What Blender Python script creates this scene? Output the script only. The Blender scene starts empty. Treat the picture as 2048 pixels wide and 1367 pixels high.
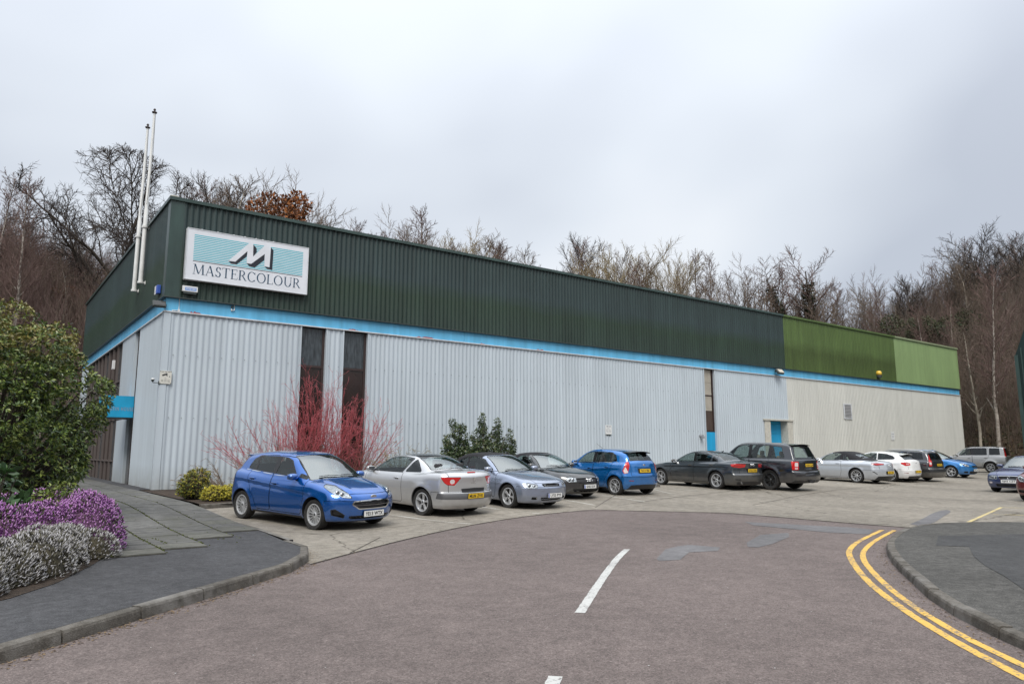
import bpy, bmesh, math, random
import numpy as np
from mathutils import Vector, Matrix

# ------------------------------------------------------------------ camera, world, sun, exposure
SC = bpy.context.scene
C = SC.collection
PI = math.pi
R = math.radians
FPX = 1441.0                      # focal length in pixels of a 2048 wide frame
CAM = Vector((-4.98, -26.62, 1.55))
PITCH, YAW = 8.6416, 36.6628      # up, and turned from +Y towards the wall direction
cd = bpy.data.cameras.new('camera'); cam = bpy.data.objects.new('camera', cd); C.objects.link(cam)
cd.sensor_width = 36.0; cd.lens = 36.0 * FPX / 2048.0
cd.clip_start = 0.1; cd.clip_end = 6000
cam.location = CAM
cam.rotation_euler = (R(90 + PITCH), 0, -R(YAW))
SC.camera = cam

W = bpy.data.worlds.new('World'); SC.world = W; W.use_nodes = True
nt = W.node_tree; nt.nodes.clear()
N_ = nt.nodes.new; L_ = nt.links.new
SUN_EL, SUN_AZ = 52.0, -128.0       # sun direction in the overcast sky: elevation, azimuth from +X towards +Y
sky = N_('ShaderNodeTexSky'); sky.sky_type = 'NISHITA'; sky.sun_disc = False
sky.sun_elevation = R(SUN_EL); sky.sun_rotation = R(90 - SUN_AZ)
sky.air_density = 1.0; sky.dust_density = 3.0; sky.ozone_density = 1.5
tc = N_('ShaderNodeTexCoord'); sep = N_('ShaderNodeSeparateXYZ'); L_(tc.outputs['Generated'], sep.inputs[0])
# project the view direction on a cloud layer, so the clouds flatten towards the horizon
zc = N_('ShaderNodeMath'); zc.operation = 'MAXIMUM'; L_(sep.outputs['Z'], zc.inputs[0]); zc.inputs[1].default_value = 0.0
za = N_('ShaderNodeMath'); za.operation = 'ADD'; L_(zc.outputs[0], za.inputs[0]); za.inputs[1].default_value = 0.22
cmb = N_('ShaderNodeCombineXYZ')
for i, ax in enumerate('XY'):
    d = N_('ShaderNodeMath'); d.operation = 'DIVIDE'; L_(sep.outputs[ax], d.inputs[0]); L_(za.outputs[0], d.inputs[1]); L_(d.outputs[0], cmb.inputs[i])
nz = N_('ShaderNodeTexNoise'); nz.inputs['Scale'].default_value = 0.50; nz.inputs['Detail'].default_value = 4; nz.inputs['Roughness'].default_value = .42
nz.inputs['Distortion'].default_value = .25
mp = N_('ShaderNodeMapping'); mp.inputs['Location'].default_value = (5.606, 6.676, 7.157)
L_(cmb.outputs[0], mp.inputs[0]); L_(mp.outputs[0], nz.inputs['Vector'])
cr = N_('ShaderNodeValToRGB')
e = cr.color_ramp.elements
e[0].position = .40; e[0].color = (0.35, 0.378, 0.43, 1)
e[1].position = .64; e[1].color = (0.66, 0.675, 0.69, 1)
m_ = cr.color_ramp.elements.new(.52); m_.color = (0.49, 0.522, 0.565, 1)
L_(nz.outputs['Fac'], cr.inputs[0])
cs = N_('ShaderNodeVectorMath'); cs.operation = 'SCALE'; 
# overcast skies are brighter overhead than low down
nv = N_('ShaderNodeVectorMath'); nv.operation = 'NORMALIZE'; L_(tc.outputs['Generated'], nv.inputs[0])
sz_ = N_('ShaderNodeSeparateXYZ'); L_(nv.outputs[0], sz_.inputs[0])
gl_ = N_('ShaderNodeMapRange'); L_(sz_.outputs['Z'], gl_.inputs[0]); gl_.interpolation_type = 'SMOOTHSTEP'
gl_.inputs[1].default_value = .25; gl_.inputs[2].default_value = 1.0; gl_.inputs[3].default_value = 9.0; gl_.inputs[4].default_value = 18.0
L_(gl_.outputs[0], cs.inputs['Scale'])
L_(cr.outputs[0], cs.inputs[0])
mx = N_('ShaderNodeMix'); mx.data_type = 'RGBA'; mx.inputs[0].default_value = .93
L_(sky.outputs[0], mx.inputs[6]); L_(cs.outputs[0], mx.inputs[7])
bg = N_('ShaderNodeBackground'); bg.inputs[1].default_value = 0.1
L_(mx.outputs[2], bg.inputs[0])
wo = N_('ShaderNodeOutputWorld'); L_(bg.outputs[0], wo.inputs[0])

sl = bpy.data.lights.new('sun', 'SUN'); sl.energy = 1.5; sl.angle = R(30); sl.color = (1.0, .96, .9)
sun = bpy.data.objects.new('sun', sl); C.objects.link(sun)
_sd = Vector((math.cos(R(SUN_EL)) * math.cos(R(SUN_AZ)), math.cos(R(SUN_EL)) * math.sin(R(SUN_AZ)), math.sin(R(SUN_EL))))
sun.rotation_euler = _sd.to_track_quat('Z', 'Y').to_euler()
SC.view_settings.view_transform = 'Standard'; SC.view_settings.look = 'None'
SC.view_settings.exposure = 0.82; SC.view_settings.gamma = 1.0; SC.view_settings.use_curve_mapping = False
SC.cycles.max_bounces = 8; SC.cycles.transparent_max_bounces = 24
SC.cycles.diffuse_bounces = 3; SC.cycles.glossy_bounces = 4; SC.cycles.transmission_bounces = 6
SC.cycles.use_denoising = True

# ------------------------------------------------------------------ materials
def mat(name, col, rough=.6, metal=0.0, noise=0.0, nscale=8.0, bump=0.0, bscale=60.0, coat=0.0, col2=None, stretch=None, spec=.5,
        coords='Object', detail=6, sheen=0.0, trans=0.0):
    m = bpy.data.materials.new(name); m.use_nodes = True
    t = m.node_tree; b = t.nodes['Principled BSDF']
    b.inputs['Base Color'].default_value = (*col, 1); b.inputs['Roughness'].default_value = rough
    b.inputs['Metallic'].default_value = metal; b.inputs['Coat Weight'].default_value = coat
    b.inputs['Coat Roughness'].default_value = .03
    b.inputs['Specular IOR Level'].default_value = spec
    if trans: b.inputs['Subsurface Weight'].default_value = 0
    if noise or bump:
        tc = t.nodes.new('ShaderNodeTexCoord'); mp = t.nodes.new('ShaderNodeMapping'); t.links.new(tc.outputs[coords], mp.inputs[0])
        if stretch: mp.inputs['Scale'].default_value = stretch
    if noise or col2:
        n = t.nodes.new('ShaderNodeTexNoise'); n.inputs['Scale'].default_value = nscale; n.inputs['Detail'].default_value = detail
        t.links.new(mp.outputs[0], n.inputs['Vector'])
        r = t.nodes.new('ShaderNodeValToRGB'); t.links.new(n.outputs['Fac'], r.inputs[0])
        a = col; c2 = col2 or tuple(min(1, c * (1 + noise)) for c in col)
        if not col2: a = tuple(c * (1 - noise) for c in col)
        r.color_ramp.elements[0].position = .3; r.color_ramp.elements[0].color = (*a, 1)
        r.color_ramp.elements[1].position = .7; r.color_ramp.elements[1].color = (*c2, 1)
        t.links.new(r.outputs[0], b.inputs['Base Color'])
    if bump:
        n2 = t.nodes.new('ShaderNodeTexNoise'); n2.inputs['Scale'].default_value = bscale; n2.inputs['Detail'].default_value = 4
        t.links.new(mp.outputs[0], n2.inputs['Vector'])
        bp = t.nodes.new('ShaderNodeBump'); bp.inputs['Strength'].default_value = bump; bp.inputs['Distance'].default_value = .02
        t.links.new(n2.outputs['Fac'], bp.inputs['Height']); t.links.new(bp.outputs[0], b.inputs['Normal'])
    return m

def paint(name, col, metal=.35, rough=.38, dirt=.35):
    """car paint: flake base under a clear coat, backs of panels read as grey trim, road dust towards the sills"""
    m = bpy.data.materials.new(name); m.use_nodes = True
    t = m.node_tree; b = t.nodes['Principled BSDF']; nn = t.nodes.new; ll = t.links.new
    b.inputs['Metallic'].default_value = metal; b.inputs['Coat Weight'].default_value = 1.0; b.inputs['Coat Roughness'].default_value = .03; b.inputs['Coat IOR'].default_value = 1.8
    tc = nn('ShaderNodeTexCoord'); sp = nn('ShaderNodeSeparateXYZ'); ll(tc.outputs['Object'], sp.inputs[0])
    mr = nn('ShaderNodeMapRange'); ll(sp.outputs['Z'], mr.inputs[0]); mr.inputs[1].default_value = .75; mr.inputs[2].default_value = .15
    mr.inputs[3].default_value = 0; mr.inputs[4].default_value = 1
    no = nn('ShaderNodeTexNoise'); no.inputs['Scale'].default_value = 5; no.inputs['Detail'].default_value = 6; ll(tc.outputs['Object'], no.inputs['Vector'])
    mu = nn('ShaderNodeMath'); mu.operation = 'MULTIPLY'; ll(mr.outputs[0], mu.inputs[0]); ll(no.outputs['Fac'], mu.inputs[1])
    mu2 = nn('ShaderNodeMath'); mu2.operation = 'MULTIPLY'; ll(mu.outputs[0], mu2.inputs[0]); mu2.inputs[1].default_value = dirt * 2
    mu2.use_clamp = True
    mx = nn('ShaderNodeMix'); mx.data_type = 'RGBA'; ll(mu2.outputs[0], mx.inputs[0])
    mx.inputs[6].default_value = (*col, 1); mx.inputs[7].default_value = (.16, .145, .125, 1)
    geo = nn('ShaderNodeNewGeometry')
    mb = nn('ShaderNodeMix'); mb.data_type = 'RGBA'; ll(geo.outputs['Backfacing'], mb.inputs[0]); ll(mx.outputs[2], mb.inputs[6])
    mb.inputs[7].default_value = (.12, .12, .12, 1)
    ll(mb.outputs[2], b.inputs['Base Color'])
    rr = nn('ShaderNodeMapRange'); ll(mu2.outputs[0], rr.inputs[0]); rr.inputs[3].default_value = rough; rr.inputs[4].default_value = .75
    ll(rr.outputs[0], b.inputs['Roughness'])
    cw = nn('ShaderNodeMapRange'); ll(mu2.outputs[0], cw.inputs[0]); cw.inputs[3].default_value = 1.0; cw.inputs[4].default_value = .25
    ll(cw.outputs[0], b.inputs['Coat Weight'])
    return m

def glass(name, tint=(.35, .42, .40), ior=1.55, rough=.0):
    m = bpy.data.materials.new(name); m.use_nodes = True
    t = m.node_tree; t.nodes.clear(); nn = t.nodes.new; ll = t.links.new
    tr = nn('ShaderNodeBsdfTransparent'); tr.inputs[0].default_value = (*tint, 1)
    gl = nn('ShaderNodeBsdfGlossy'); gl.inputs['Roughness'].default_value = rough; gl.inputs[0].default_value = (.95, 1, 1, 1)
    fr = nn('ShaderNodeFresnel'); fr.inputs[0].default_value = ior
    ge = nn('ShaderNodeNewGeometry')
    # the Fresnel node inverts the index on back faces; keep both faces of the thin pane alike
    ib = nn('ShaderNodeMapRange'); ll(ge.outputs['Backfacing'], ib.inputs[0]); ib.inputs[3].default_value = ior; ib.inputs[4].default_value = 1 / ior
    ll(ib.outputs[0], fr.inputs[0])
    mx = nn('ShaderNodeMixShader'); ll(fr.outputs[0], mx.inputs[0]); ll(tr.outputs[0], mx.inputs[1]); ll(gl.outputs[0], mx.inputs[2])
    o = nn('ShaderNodeOutputMaterial'); ll(mx.outputs[0], o.inputs[0])
    return m

# ------------------------------------------------------------------ object helpers
def link(o, parent=None):
    C.objects.link(o)
    if parent is not None: o.parent = parent
    return o
def empty(name, loc=(0, 0, 0), rz=0.0, label=None, cat=None, group=None, parent=None):
    o = bpy.data.objects.new(name, None); link(o, parent); o.location = loc; o.rotation_euler = (0, 0, rz)
    o.empty_display_size = .2
    return tag(o, label, cat, group)
def tag(o, label=None, cat=None, group=None, kind=None):
    if label: o['label'] = label
    if cat: o['category'] = cat
    if group: o['group'] = group
    if kind: o['kind'] = kind
    return o
def mesh_np(name, V, F, m=None, parent=None, smooth=False, normals=None, fmat=None, mats=None):
    """V (n,3) float, F (k,3 or 4) int array -> one mesh object"""
    V = np.asarray(V, dtype=np.float32).reshape(-1, 3); F = np.asarray(F, dtype=np.int32)
    me = bpy.data.meshes.new(name)
    if len(F):
        k = F.shape[1]
        me.vertices.add(len(V)); me.vertices.foreach_set('co', V.ravel())
        me.loops.add(F.size); me.loops.foreach_set('vertex_index', F.ravel())
        me.polygons.add(len(F)); me.polygons.foreach_set('loop_start', np.arange(0, F.size, k, dtype=np.int32))
        me.update(calc_edges=True); me.validate()
        if smooth: me.polygons.foreach_set('use_smooth', np.ones(len(me.polygons), dtype=bool))
        if fmat is not None and len(me.polygons) == len(F): me.polygons.foreach_set('material_index', np.asarray(fmat, dtype=np.int32))
        if normals is not None and len(me.vertices) == len(normals):
            me.normals_split_custom_set_from_vertices(np.asarray(normals, dtype=np.float64).tolist())
    for q in (mats or ([m] if m else [])): me.materials.append(q)
    o = bpy.data.objects.new(name, me); link(o, parent)
    return o
def fix_normals(me):
    bm = bmesh.new(); bm.from_mesh(me); bmesh.ops.recalc_face_normals(bm, faces=bm.faces); bm.to_mesh(me); bm.free()
class MB:
    """collects polygons, builds one mesh"""
    def __init__(s): s.v = []; s.f = []; s.mi = []
    def quad(s, *p, mi=0):
        b = len(s.v); s.v += [tuple(q) for q in p]; s.f.append(tuple(range(b, b + len(p)))); s.mi.append(mi)
    def box(s, x0, y0, z0, x1, y1, z1, mi=0, M=None):
        c = [(x, y, z) for z in (z0, z1) for y in (y0, y1) for x in (x0, x1)]
        if M is not None: c = [tuple(M @ Vector(q)) for q in c]
        b = len(s.v); s.v += c
        for f in ((0, 2, 3, 1), (4, 5, 7, 6), (0, 1, 5, 4), (2, 6, 7, 3), (0, 4, 6, 2), (1, 3, 7, 5)):
            s.f.append(tuple(b + i for i in f)); s.mi.append(mi)
    def cbox(s, c, d, mi=0, M=None): s.box(c[0]-d[0]/2, c[1]-d[1]/2, c[2]-d[2]/2, c[0]+d[0]/2, c[1]+d[1]/2, c[2]+d[2]/2, mi, M)
    def prism(s, poly, z0, z1, mi=0):
        """2-D polygon extruded in z"""
        b = len(s.v); n = len(poly)
        s.v += [(p[0], p[1], z0) for p in poly] + [(p[0], p[1], z1) for p in poly]
        s.f.append(tuple(b + i for i in reversed(range(n)))); s.mi.append(mi)
        s.f.append(tuple(b + n + i for i in range(n))); s.mi.append(mi)
        for i in range(n):
            j = (i + 1) % n; s.f.append((b + i, b + j, b + n + j, b + n + i)); s.mi.append(mi)
    def tube(s, pts, rad, n=8, cap=True, mi=0):
        pts = [Vector(p) for p in pts]; rad = rad if isinstance(rad, (list, tuple)) else [rad] * len(pts)
        b = len(s.v); up = Vector((0, 0, 1))
        for i, p in enumerate(pts):
            d = (pts[min(i + 1, len(pts) - 1)] - pts[max(i - 1, 0)])
            d = d.normalized() if d.length > 1e-9 else Vector((0, 0, 1))
            a = d.cross(up if abs(d.z) < .95 else Vector((1, 0, 0))).normalized(); c = d.cross(a)
            for k in range(n):
                t = 2 * PI * k / n; s.v.append(tuple(p + (a * math.cos(t) + c * math.sin(t)) * rad[i]))
        for i in range(len(pts) - 1):
            for k in range(n):
                s.f.append((b + i*n + k, b + (i+1)*n + k, b + (i+1)*n + (k+1) % n, b + i*n + (k+1) % n)); s.mi.append(mi)
        if cap:
            s.f.append(tuple(b + k for k in range(n))); s.mi.append(mi)
            s.f.append(tuple(b + (len(pts)-1)*n + k for k in reversed(range(n)))); s.mi.append(mi)
    def lathe(s, prof, n=24, mi=0, M=None, close=False):
        """prof: (r, h) turned about the local z axis, M moves it"""
        b = len(s.v)
        for r, h in prof:
            for k in range(n):
                t = 2 * PI * k / n; q = Vector((r * math.cos(t), r * math.sin(t), h))
                s.v.append(tuple(M @ q) if M is not None else tuple(q))
        m = len(prof); rng = range(m if close else m - 1)
        for i in rng:
            for k in range(n):
                a, c = b + i*n, b + ((i+1) % m)*n
                s.f.append((a + k, a + (k+1) % n, c + (k+1) % n, c + k)); s.mi.append(mi)
    def build(s, name, m, parent=None, smooth=False, bevel=0.0, angle=None):
        me = bpy.data.meshes.new(name); me.from_pydata(s.v, [], s.f); me.validate()
        if smooth: fix_normals(me)
        me.update()
        for q in (m if isinstance(m, (list, tuple)) else [m]): me.materials.append(q)
        if any(s.mi) and len(me.polygons) == len(s.mi): me.polygons.foreach_set('material_index', s.mi)
        if smooth: me.polygons.foreach_set('use_smooth', [True] * len(me.polygons))
        o = bpy.data.objects.new(name, me); link(o, parent)
        if smooth and angle: me.set_sharp_from_angle(angle=R(angle))
        if bevel:
            bm = o.modifiers.new('bevel', 'BEVEL'); bm.width = bevel; bm.segments = 2; bm.limit_method = 'ANGLE'
        return o
def copy_tree(o, parent=None):
    c = o.copy(); C.objects.link(c); c.parent = parent
    for ch in o.children: copy_tree(ch, c)
    return c

def text_mesh(body, size, font_bold=.0, spacing=1.0):
    """a line of text as (V, F) in the xy plane, centred"""
    cu = bpy.data.curves.new('tmp', 'FONT'); cu.body = body; cu.size = size; cu.align_x = 'CENTER'; cu.align_y = 'CENTER'
    cu.offset = font_bold; cu.space_character = spacing; cu.resolution_u = 2
    o = bpy.data.objects.new('tmp', cu); C.objects.link(o)
    dg = bpy.context.evaluated_depsgraph_get(); me = bpy.data.meshes.new_from_object(o.evaluated_get(dg))
    me.calc_loop_triangles()
    V = np.array([v.co[:] for v in me.vertices], dtype=float).reshape(-1, 3)
    F = np.array([t.vertices[:] for t in me.loop_triangles], dtype=int).reshape(-1, 3)
    bpy.data.objects.remove(o); bpy.data.curves.remove(cu); bpy.data.meshes.remove(me)
    if len(V): V[:, :2] -= (V[:, :2].max(0) + V[:, :2].min(0)) / 2
    return V, F

# ground: level road, then a gentle rise towards the long wall of the building
def gz(x, y):
    t = min(1.0, max(0.0, (y + 13.2) / 6.4)); return 0.2 * t * t * (3 - 2 * t) * (1.0) 
def pix(px, py, z=0.0):
    """the point of the level z seen at a pixel of the 2048 x 1367 photograph"""
    q = cam.rotation_euler.to_matrix() @ Vector(((px - 1024) / FPX, -(py - 683.5) / FPX, -1.0))
    t = (z - CAM.z) / q.z
    return Vector((CAM.x + q.x * t, CAM.y + q.y * t, z))
def pixg(px, py, dz=0.0):
    """same on the sloping ground"""
    z = 0.0
    for _ in range(12):
        p = pix(px, py, z + dz); z = gz(p.x, p.y)
    return Vector((p.x, p.y, z + dz))
def pixat(px, py, dist):
    """the point at a horizontal distance from the camera on a pixel's ray"""
    q = cam.rotation_euler.to_matrix() @ Vector(((px - 1024) / FPX, -(py - 683.5) / FPX, -1.0))
    t = dist / math.hypot(q.x, q.y)
    return CAM + q * t
rng = np.random.default_rng(7)
random.seed(7)
# ------------------------------------------------------------------ cars: an implicit body, meshed, then cut into its panels, panes and lamps
def smax(a, b, k):
    h = np.clip(.5 + .5 * (a - b) / k, 0, 1); return b + (a - b) * h + k * h * (1 - h)
def smin(a, b, k): return -smax(-a, -b, k)
def pch(pts):
    """smooth curve through points (monotone cubic), as a dense table"""
    P = np.array(sorted(pts), dtype=float); x, y = P[:, 0], P[:, 1]
    h = np.diff(x); d = np.diff(y) / h; m = np.zeros(len(x)); m[0] = d[0]; m[-1] = d[-1]
    for i in range(1, len(x) - 1):
        if d[i-1] * d[i] > 0:
            w1, w2 = 2*h[i] + h[i-1], h[i] + 2*h[i-1]; m[i] = (w1 + w2) / (w1 / d[i-1] + w2 / d[i])
    X = np.linspace(x[0] - .3, x[-1] + .3, 600); i = np.clip(np.searchsorted(x, X) - 1, 0, len(x) - 2)
    t = (X - x[i]) / h[i]
    Y = (2*t**3 - 3*t**2 + 1)*y[i] + (t**3 - 2*t**2 + t)*h[i]*m[i] + (-2*t**3 + 3*t**2)*y[i+1] + (t**3 - t**2)*h[i]*m[i+1]
    Y = np.where(X < x[0], y[0] + m[0]*(X - x[0]), Y); Y = np.where(X > x[-1], y[-1] + m[-1]*(X - x[-1]), Y)
    g = np.gradient(Y, X)
    f = lambda q: np.interp(q, X, Y); f.slope = lambda q: np.interp(q, X, g)
    return f
def sdpoly(px, py, poly):
    """signed distance to a polygon, negative inside"""
    P = np.array(poly, dtype=float); d = np.full(px.shape, 1e9); s = np.ones(px.shape)
    n = len(P)
    for i in range(n):
        a, b = P[i], P[i - 1]; ex, ey = b - a; wx, wy = px - a[0], py - a[1]
        t = np.clip((wx*ex + wy*ey) / (ex*ex + ey*ey + 1e-12), 0, 1)
        d = np.minimum(d, (wx - ex*t)**2 + (wy - ey*t)**2)
        c1 = py >= a[1]; c2 = py < b[1]; c3 = ex*wy > ey*wx
        s = np.where((c1 & c2 & c3) | (~c1 & ~c2 & ~c3), -s, s)
    return s * np.sqrt(d)
def rpoly(px, py, poly, r=.02):
    """polygon with rounded corners"""
    P = np.array(poly, dtype=float); n = len(P)
    A = .5 * sum(P[i-1][0]*P[i][1] - P[i][0]*P[i-1][1] for i in range(n)); sg = 1 if A > 0 else -1
    Q = []
    for i in range(n):
        a, b, c = P[i-1], P[i], P[(i+1) % n]
        u = (b - a) / np.linalg.norm(b - a); v = (c - b) / np.linalg.norm(c - b)
        n1 = np.array([-u[1], u[0]]) * sg; n2 = np.array([-v[1], v[0]]) * sg
        k = n1 + n2; k = k / max(.35, (k @ k) / 2) if (k @ k) > 1e-6 else n1
        Q.append(b + k * r)
    return sdpoly(px, py, Q) - r

class Car:
    def __init__(s, S, res):
        s.S = S; s.res = res
        g = S.get
        s.L, s.W, s.H = S['dim']; s.wb = S['wb']; s.fo = S['fo']; s.R = S['R']; s.zb = g('zb', .2)
        s.axf, s.axr = s.fo, s.fo + s.wb
        s.deck = pch(S['deck']); s.roof = pch(S['roof']); s.nose = pch(S['nose']); s.tail = pch(S['tail'])
        s.side = pch(g('side', [(0, .085), (.12, .045), (.3, .018), (.55, .0), (.8, .012), (1.0, .045)]))
        s.smid = g('smid', .5 * s.L); s.bf, s.br = g('bf', .28), g('br', .22)
        s.tumble = g('tumble', .36); s.gin = g('gin', .085); s.kr = g('kr', .10); s.arch = g('arch', s.R + .055)
        s.nb, s.tb = g('nbow', .30), g('tbow', .20)
        s.crease = g('crease', (.72, .80, .012)); s.flare = g('flare', .012)
    def hw(s, x):
        ft = np.clip((s.S.get('tx', .9) - x) / .9, 0, 1.3); rt = np.clip((x - (s.L - 1.0)) / 1.0, 0, 1.3)
        return s.W / 2 - s.S.get('tf', .035) * ft**2 - s.S.get('tr', .035) * rt**2
    def sp(s, x, ay):
        """x shifted so that the screens bow in plan"""
        return np.where(x < s.smid, x - s.bf * ay**2, x + s.br * ay**2)
    def gside(s, x, z):
        return s.hw(x) - s.gin - s.tumble * np.maximum(z - s.S.get('belt', .95), -.04) - s.S.get('gtr', .05) * np.clip((x - s.L * .55) / (s.L * .45), 0, 1)**2
    def F(s, x, y, z):
        S = s.S; ay = np.abs(y); hw = s.hw(x)
        dk = s.deck(x); cr = S.get('crown', .07)
        q = ay / hw
        top = dk - cr * q**3
        if 'ridge' in S:                       # raised lines along the bonnet
            r0, rw, ra = S['ridge']
            rc = r0 + .10 * (x / 1.0)
            top = top + ra * np.exp(-((ay - rc) / rw)**2) * np.clip((1.15 - x) / .3, 0, 1)
        u = (z - s.zb) / (np.maximum(top, .5) - s.zb)
        ins = s.side(u)
        c0, c1, ca = s.crease                  # a soft crease along the flank
        zc = c0 + (c1 - c0) * x / s.L
        w_ = np.clip((zc + .02 - z) / .07, 0, 1); ins = ins + ca * w_ * w_ * (3 - 2 * w_) * np.exp(-np.maximum(zc - z, 0) / .22) * np.clip((x - .7) / .5, 0, 1) * np.clip((s.L - .3 - x) / .5, 0, 1)
        df = np.hypot(x - s.axf, z - s.R); dr = np.hypot(x - s.axr, z - s.R)
        fl = s.flare * (np.exp(-(np.maximum(df - s.arch, 0) / .07)**2) + np.exp(-(np.maximum(dr - s.arch, 0) / .09)**2))
        hs = S.get('haunch', 0.0)
        if hs: fl = fl + hs * np.exp(-((x - s.axr) / .55)**2) * np.clip((z - .45) / .3, 0, 1)
        hf = S.get('haunchf', 0.0)
        if hf: fl = fl + hf * np.exp(-((x - s.axf) / .5)**2) * np.clip((z - .45) / .3, 0, 1)
        fs = ay - (hw - ins + fl)
        ft = (z - top) / np.sqrt(1 + s.deck.slope(x)**2)
        fn = (s.nose(z) + s.nb * np.clip(q, 0, 1.3)**S.get('npow', 2.6) - x) * .9
        fr = (x - s.tail(z) + s.tb * np.clip(q, 0, 1.3)**S.get('tpow', 3.0)) * .95
        a = smax(fs, ft, S.get('ks', .09))
        a = smax(a, fn, S.get('kn', .10)); a = smax(a, fr, S.get('kt', .08)); a = smax(a, s.zb - z, .03)
        if S.get('box'): pass
        x2 = s.sp(x, ay); rc = S.get('rcrown', .045)
        gt = (z - (s.roof(x2) - rc * (ay / (s.W * .4))**2)) / np.sqrt(1 + s.roof.slope(x2)**2)
        gs = (ay - s.gside(x, z)) / math.hypot(1, s.tumble)
        b = smax(gs, gt, s.kr); b = smax(b, np.maximum(dk - .16 - z, np.maximum(fn, fr) + .02), .02)
        f = smin(a, b, S.get('kb', .035))
        if 'dent' in S:                        # recesses: (x0,x1,z0,z1,depth) on nose or tail
            for (end, y0, z0, z1, dep) in S['dent']:
                e = (x - s.nose(z) - s.nb * q**S.get('npow', 2.6)) if end == 'n' else (s.tail(z) - s.tb * q**S.get('tpow', 3.0) - x)
                bx = smax(smax(ay - y0, np.abs(z - (z0 + z1) / 2) - (z1 - z0) / 2, .02), e - dep, .01)
                f = smax(f, -bx, .015)
        return f
    def mesh(s):
        h = s.res
        nx = int((s.L + .3) / h) + 2; nz = int((s.H - .1 + .2) / h) + 2; ny = int((s.W / 2 + .12) / h) + 2
        x0 = -.12; z0 = s.zb - .08
        X = x0 + h * np.arange(nx); Y = h * (np.arange(ny) + .5); Z = z0 + h * np.arange(nz)
        G = s.F(X[:, None, None], Y[None, :, None], Z[None, None, :]).astype(np.float32)
        G = np.concatenate([G[:, ::-1], G], 1); Y = np.concatenate([-Y[::-1], Y])
        I = G < 0
        # surface nets
        c = np.zeros((nx-1, len(Y)-1, nz-1), np.int8)
        for a in (0, 1):
            for b in (0, 1):
                for d in (0, 1): c += I[a:nx-1+a, b:len(Y)-1+b, d:nz-1+d]
        act = (c > 0) & (c < 8); idx = -np.ones(act.shape, np.int64); ii = np.argwhere(act); idx[act] = np.arange(len(ii))
        acc = np.zeros((len(ii), 3)); cnt = np.zeros(len(ii))
        co = [(a, b, d) for a in (0, 1) for b in (0, 1) for d in (0, 1)]
        for p in co:
            for k in range(3):
                if p[k]: continue
                q = list(p); q[k] = 1
                g0 = G[ii[:, 0]+p[0], ii[:, 1]+p[1], ii[:, 2]+p[2]]; g1 = G[ii[:, 0]+q[0], ii[:, 1]+q[1], ii[:, 2]+q[2]]
                m = (g0 < 0) != (g1 < 0); t = np.where(m, g0 / np.where(m, g0 - g1, 1), 0)
                pt = np.array(p, float)[None] + 0 * acc; pt[:, k] += t
                acc += np.where(m[:, None], pt, 0); cnt += m
        V = (ii + acc / cnt[:, None]) * h + np.array([x0, Y[0], z0])
        quads = []
        for k in range(3):
            sl0 = [slice(None)]*3; sl1 = [slice(None)]*3; sl0[k] = slice(0, -1); sl1[k] = slice(1, None)
            e = I[tuple(sl0)] != I[tuple(sl1)]; flip = I[tuple(sl0)]
            P = np.argwhere(e); o = [(k+1) % 3, (k+2) % 3]
            ok = np.all((P[:, o] > 0), axis=1) & (P[:, o[0]] < idx.shape[o[0]]) & (P[:, o[1]] < idx.shape[o[1]]) & (P[:, k] < idx.shape[k])
            P = P[ok]; fl = flip[P[:, 0], P[:, 1], P[:, 2]]
            def at(da, db):
                q = P.copy(); q[:, o[0]] -= da; q[:, o[1]] -= db; return idx[q[:, 0], q[:, 1], q[:, 2]]
            Q = np.stack([at(1, 1), at(0, 1), at(0, 0), at(1, 0)], 1)
            Q[~fl] = Q[~fl][:, ::-1]; quads.append(Q)
        Q = np.concatenate(quads)
        for _ in range(3):
            f, g = s.grad(V); V = V - np.clip(f / (g**2).sum(1).clip(.05), -.02, .02)[:, None] * g
        _, g = s.grad(V); N = g / np.linalg.norm(g, axis=1)[:, None]
        d1 = np.linalg.norm(V[Q[:, 0]] - V[Q[:, 2]], axis=1) < np.linalg.norm(V[Q[:, 1]] - V[Q[:, 3]], axis=1)
        T = np.concatenate([np.where(d1[:, None], Q[:, [0, 1, 2]], Q[:, [0, 1, 3]]), np.where(d1[:, None], Q[:, [0, 2, 3]], Q[:, [1, 2, 3]])])
        return V, N, T
    def grad(s, V, e=.003):
        x, y, z = V.T; f = s.F(x, y, z)
        gx = (s.F(x+e, y, z) - s.F(x-e, y, z)) / (2*e); gy = (s.F(x, y+e, z) - s.F(x, y-e, z)) / (2*e); gz_ = (s.F(x, y, z+e) - s.F(x, y, z-e)) / (2*e)
        return f, np.stack([gx, gy, gz_], 1)
    # points on the skin
    def ysurf(s, x, z, lo=.2):
        x = np.atleast_1d(np.asarray(x, float)); z = np.atleast_1d(np.asarray(z, float)); a = np.full(x.shape, lo); b = np.full(x.shape, s.W / 2 + .1)
        for _ in range(22):
            m = (a + b) / 2; i = s.F(x, m, z) < 0; a = np.where(i, m, a); b = np.where(i, b, m)
        return a
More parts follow.
